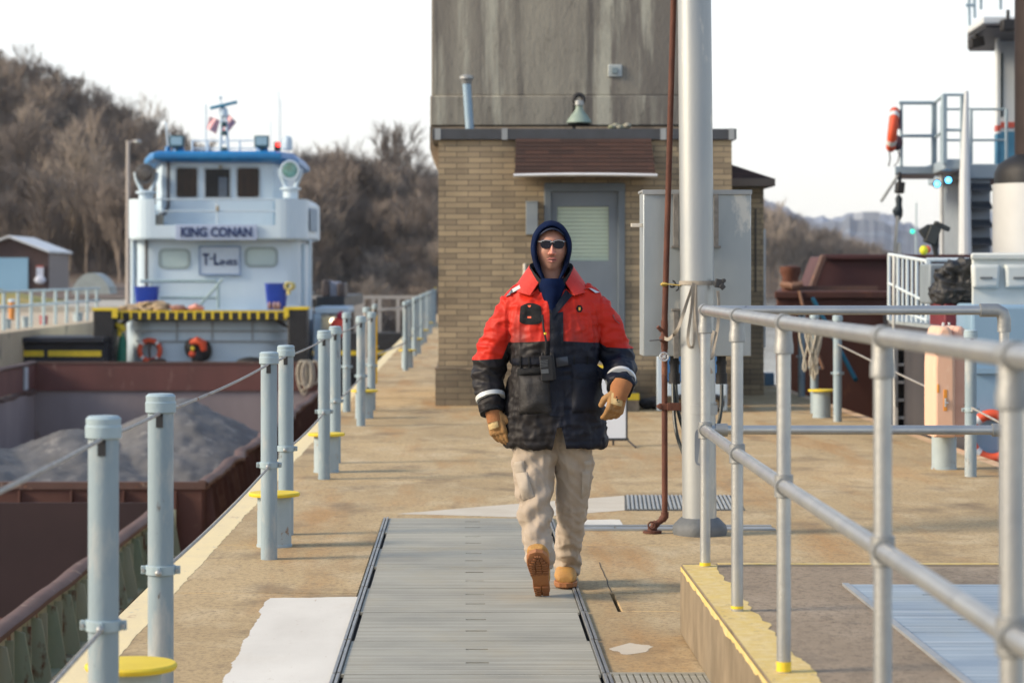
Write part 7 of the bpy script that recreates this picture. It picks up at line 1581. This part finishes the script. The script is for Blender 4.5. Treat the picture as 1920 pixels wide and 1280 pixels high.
q.build('collar_lining', M('lining_black', (.010, .010, .012), (.006, .006, .008), .95, 0, 20, rnd=False), coat, origin=(MX, MY, 0)).location = (0, 0, 0)
q = MB(); q.loft([ell(mx_(-.01, -.035, z), rx, ry, 20) for z, rx, ry in ((1.33, .035, .105), (1.40, .055, .095), (1.455, .068, .085), (1.49, .06, .07))]); q.build('hoodie_front', NAVY, man)
# open V of the coat showing the hoodie
cpatch('hoodie_opening', lambda u, v: (1034+(u-.5)*52*(1-v)**.9, 530+40*v), NAVY, th=.012, nu=6, nv=8)
# two way radio
rd = E('two_way_radio', 'black two way radio with long antenna clipped to the red coat', 'radio', tuple(hit(1026, 688, .03)))
c = hit(1025, 690, .036); R5 = Matrix.Rotation(-.10, 4, 'Y')
q = MB(); q.obox(c, (.058, .036, .118), R5); q.obox(c+Vector((.030, .004, .012)), (.016, .03, .13), R5); q.build('body', M('radio_black', (.022, .022, .024), rough=.5, bump=.05, spec=.3), rd, bevel=.004)
q = MB()
for k in range(5): q.obox(c+Vector((-.014+.0, -.0195, .036-k*.007)), (.036, .003, .003), R5)
q.obox(c+Vector((-.009, -.0195, -.014)), (.034, .003, .020), R5); q.build('speaker_grille', M('radio_grey', (.10, .11, .12), rough=.4, bump=0), rd)
q = MB(); q.tube([c+Vector((-.004, 0, .055)), P(1024, 640, MY-.20), P(1019, 615, MY-.19), P(1017, 590, MY-.19)], [.0055, .005, .0045, .005], 8); q.cyl(c+Vector((-.02, 0, .058)), c+Vector((-.02, 0, .072)), .006, n=10); q.build('antenna', MC['radio_black'], rd)
q = MB(); q.cyl(P(1022.5, 627, MY-.20), P(1022.2, 623, MY-.20), .0062, n=10); q.build('antenna_ring', yel, rd)

# trousers ----------------------------------------------------------
KH = M('khaki_cloth', (.42, .35, .28), (.34, .28, .215), .85, 0, 5, bump=.25, bs=90, rnd=False)
T = MB()
def leg(mb, prof):
    rr = []
    for (px, py, dy, hw, dp) in prof:
        c = LP(px, py, dy); rr.append(ell(c, hw, dp, 26, .9))
    mb.loft(rr)
leg(T, [(1012, 780, .02, .12, .12), (1004, 835, .01, .113, .118), (1000, 870, .0, .100, .110), (999, 900, -.02, .093, .102), (1003, 940, -.05, .080, .092), (1004, 975, -.07, .071, .086), (1006, 1005, -.09, .068, .084), (1010, 1030, -.11, .065, .080), (1013, 1050, -.125, .062, .078), (1016, 1064, -.135, .056, .07)])
leg(T, [(1064, 780, .03, .12, .12), (1073, 835, .04, .100, .112), (1076, 870, .05, .090, .106), (1076, 905, .07, .083, .10), (1073, 940, .095, .073, .094), (1070, 975, .13, .067, .088), (1067, 1005, .16, .062, .084), (1065, 1035, .20, .058, .080), (1065, 1060, .235, .057, .078), (1067, 1073, .25, .055, .075)])
trm = remesh(T, .007, 2)
def trd(p, n_):
    z = p.z; low = max(0, min(1, (.50-z)/.4)); x = p.x-MX
    d = -.004+wn(p, (8, 8, 6), .005, 31)+fold(p, (20, 12, 3), .007, 33)+fold(p, (10, 9, 24), .007, 35)*(.1+low)+fold(p+Vector((p.z*.9, 0, 0)), (22, 16, 5), .005, 41)+wn(p, (30, 30, 30), .0018, 2)
    if x < -.005: d += .010*sin((p.z*1.0-x*.9)*52)*math.exp(-((z-.40)/.13)**2)
    d += .006*sin((p.z+x*.5)*75)*math.exp(-((z-.15)/.07)**2)
    d += .006*sin((p.z*1.0+abs(x)*.8)*60)*math.exp(-((z-.63)/.06)**2)
    return d
trs = fin(trm, 'trousers', KH, disp=trd)
bv = BVHTree.FromPolygons([v.co+Vector((MX, MY, 0)) for v in trs.data.vertices], [tuple(p.vertices) for p in trs.data.polygons])
KD = M('khaki_pocket', (.42, .365, .30), (.36, .31, .25), .85, 0, 6, bump=.3, rnd=False)
cpatch('cargo_flap', quad((961, 866), (983, 863), (984, 885), (962, 888)), KD, trs, nu=6, nv=6, puff=.008); cpatch('cargo_pocket', quad((965, 887), (988, 884), (1002, 930), (980, 938)), KD, trs, nu=8, nv=10, puff=.010)
cpatch('cargo_flap', quad((1095, 865), (1109, 862), (1109, 882), (1097, 884)), KD, trs, nu=6, nv=6, puff=.006); cpatch('cargo_pocket', quad((1091, 884), (1107, 882), (1104, 920), (1090, 935)), KD, trs, nu=8, nv=10, puff=.007)
# boots --------------------------------------------------------------
LEA = M('tan_leather', (.50, .27, .07), (.38, .19, .05), .65, 0, 16, bump=.4, bs=70, c3=(.25, .12, .04), t3=.58, s3=14, w3=.15, rnd=False); SOLE = M('gum_sole', (.36, .15, .05), (.28, .11, .04), .65, 0, 12, bump=.15, rnd=False); LACE = M('lace_dark', (.10, .06, .03), rough=.8)
outl = [(-.028, .0), (-.034, -.02), (-.036, -.06), (-.034, -.11), (-.044, -.17), (-.050, -.22), (-.047, -.265), (-.032, -.295), (-.005, -.306), (.024, -.298), (.043, -.268), (.048, -.22), (.042, -.17), (.034, -.11), (.035, -.06), (.034, -.02), (.026, .0), (0, .008)]
def boot(Mx, name, mir=1):
    bo = E('tmp', 'x', 'x', (MX, MY, 0)); bpy.data.objects.remove(bo)
    tf = lambda p: Mx @ Vector((p[0]*mir, p[1], p[2]))
    q = MB(); s_ = 1.06
    q.loft([[tf((x*k, (y+.14)*k-.14, z)) for x, y in outl] for z, k in ((.010, .97), (.014, 1.02), (.030, 1.04), (.034, .99))])
    sole = q.build('boot_sole', SOLE, man)
    q = MB()                                           # tread lugs and heel block
    lug = lambda x0, x1, y0_, y1_, z0=0.0: q.add([tf(p) for p in [(x0, y0_, z0), (x1, y0_, z0), (x1, y1_, z0), (x0, y1_, z0), (x0, y0_, .013), (x1, y0_, .013), (x1, y1_, .013), (x0, y1_, .013)]], [(0,3,2,1),(4,5,6,7),(0,1,5,4),(1,2,6,5),(2,3,7,6),(3,0,4,7)])
    for k in range(4): lug(-.031, -.003, -.066+k*.0165, -.054+k*.0165); lug(.003, .031, -.066+k*.0165, -.054+k*.0165)
    for k in range(8):
        y = -.155-k*.0175; wdt = .040 if k < 5 else .040-.009*(k-4); lug(-wdt, -wdt*.40, y-.012, y); lug(-wdt*.28, wdt*.28, y-.014, y-.002); lug(wdt*.40, wdt, y-.012, y)
    split(q, 'tread_lug', M('tread_brown', (.26, .10, .035), (.20, .08, .03), .7, rnd=False), sole, smooth=False)
    U = MB()
    U.loft([[tf((x, y, z)) for x, y, z in [(cx+rx*cos(t), y0_, zc+rz*sin(t)) for t in [2*pi*k/20 for k in range(20)]]] for y0_, cx, rx, zc, rz in ((-.302, -.004, .030, .044, .014), (-.292, -.003, .040, .050, .024), (-.265, -.002, .047, .054, .031), (-.23, 0, .049, .057, .036), (-.19, 0, .045, .064, .042), (-.15, 0, .039, .073, .050), (-.11, 0, .036, .084, .060), (-.07, 0, .036, .09, .066), (-.03, 0, .035, .085, .062), (.0, 0, .028, .07, .045))])
    U.loft([[tf((.040*k*cos(t), -.045+.052*k*sin(t)*1.0, z)) for t in [2*pi*j/20 for j in range(20)]] for z, k in ((.06, .98), (.12, .96), (.16, 1.0), (.18, 1.02))])
    fin(remesh(U, .005, 3), 'boot_upper', LEA)
    q = MB()
    for k in range(4): y = -.165+k*.024; z = .113+k*.017; q.tube([tf((-.024, y, z-.004)), tf((0, y-.006, z+.004)), tf((.024, y+.008, z-.002))], .0032, 6)
    q.tube([tf((-.022, -.10, .150)), tf((0, -.115, .155)), tf((.024, -.10, .15))], .004, 6); split(q, 'boot_lace', LACE, man)
heel = Vector(((1017-VX)*11.22/F, 11.22, .004))
Mf = Matrix.Translation(heel) @ Matrix.Rotation(radians(-5), 4, 'Z') @ Matrix.Rotation(radians(-3), 4, 'Y') @ Matrix.Rotation(radians(-43), 4, 'X') @ Matrix.Scale(1.06, 4)
boot(Mf, 'boot')
Ms = Matrix.Translation(Vector(((1063-VX)*11.7/F, 11.81, -.0))) @ Matrix.Rotation(radians(-3), 4, 'Z') @ Matrix.Scale(1.12, 4)
boot(Ms, 'boot', -1)
# gloves --------------------------------------------------------------
GT = M('glove_tan', (.36, .20, .075), (.27, .14, .045), .75, 0, 14, bump=.4, bs=70, c3=(.34, .18, .07), t3=.58, s3=12, rnd=False); GP = M('glove_palm', (.56, .42, .20), (.46, .33, .15), .7, 0, 14, bump=.3, rnd=False); GO = M('glove_cuff_orange', (.36, .15, .05), (.28, .11, .04), .8, 0, 16, bump=.4, rnd=False)
def glove(wr, fwd, side, thumb_side, curl, nm):
    """wr wrist; fwd finger direction; side across the knuckles towards the little finger"""
    f, s_ = Vector(fwd).normalized(), Vector(side).normalized(); s_ = (s_-f*s_.dot(f)).normalized(); n_ = f.cross(s_)*thumb_side   # n_ points to the palm side
    G = MB(); w0 = Vector(wr)
    for k, off in enumerate((-.030, -.010, .011, .030)): cap(G, w0+s_*off*.75, w0+f*.085+s_*off, .019, .0165)
    cap(G, w0-f*.02, w0+f*.05, .030, .033)
    tipz = []
    for k, (off, L_) in enumerate(((-.033, .068), (-.011, .077), (.011, .072), (.032, .058))):
        p = w0+f*.082+s_*off; d = (f+s_*(off*-1.5)).normalized(); r = .0125 if k < 3 else .0112
        for j, fr_ in enumerate((.46, .31, .25)):
            ang = radians(curl[k])*(j+1)*.55; dd = (d*cos(ang)+n_*sin(ang)).normalized(); q_ = p+dd*L_*fr_; cap(G, p, q_, r, r*.93, 10); p = q_; r *= .93
    tb_ = w0+f*.02-s_*.032+n_*.008; t1 = tb_+(f*.75-s_*.55+n_*.45).normalized()*.040; t2 = t1+(f*.95-s_*.10+n_*.35).normalized()*.032
    cap(G, tb_, t1, .0185, .0155); cap(G, t1, t2, .015, .0125)
    g = fin(remesh(G, .0036, 3), nm, GT, disp=lambda p, nn: fold(p, (50, 50, 50), .0012, 5))
    return g, w0, f, s_, n_
gL, w0, f_, s_, n_ = glove(mx_(-.283, -.045, .848), (.24, -.10, -1), (-.80, .45, -.15), 1, (26, 32, 38, 42), 'glove')
q = MB(); q.tube([w0-f_*.045, w0-f_*.03, w0+f_*.0, w0+f_*.035], [.046, .045, .040, .041], 20, flat=.9); q.build('glove_cuff', GO, gL).location = (0, 0, 0)
bv = BVHTree.FromPolygons([v.co+Vector((MX, MY, 0)) for v in gL.data.vertices], [tuple(p.vertices) for p in gL.data.polygons])
cpatch('glove_panel', quad((911, 783), (931, 780), (935, 800), (918, 806)), GP, gL, nu=8, nv=8, th=.003)
gR, w0, f_, s_, n_ = glove(mx_(.300, -.185, .958), (-.28, -.15, -1), (.85, .35, -.15), -1, (42, 50, 56, 60), 'glove')
q = MB(); q.tube([w0-f_*.045+Vector((.002, .01, .0)), w0-f_*.02, w0+f_*.01, w0+f_*.035], [.052, .050, .044, .042], 20, flat=.9); q.build('glove_cuff', GO, gR)
bv = BVHTree.FromPolygons([v.co+Vector((MX, MY, 0)) for v in gR.data.vertices], [tuple(p.vertices) for p in gR.data.polygons])
cpatch('glove_panel', quad((1147, 736), (1170, 740), (1166, 762), (1145, 756)), GP, gR, nu=8, nv=8, th=.003)
q = MB(); c = hit(1158, 748, .004); q.obox(c, (.006, .002, .016), Matrix.Rotation(.4, 4, 'Y')); q.obox(c+Vector((-.003, 0, .009)), (.010, .002, .005), Matrix.Rotation(.3, 4, 'Y')); q.obox(c+Vector((.003, 0, -.013)), (.012, .002, .004), Matrix.Rotation(.4, 4, 'Y')); q.build('glove_print', MC['patch_black'], gR)
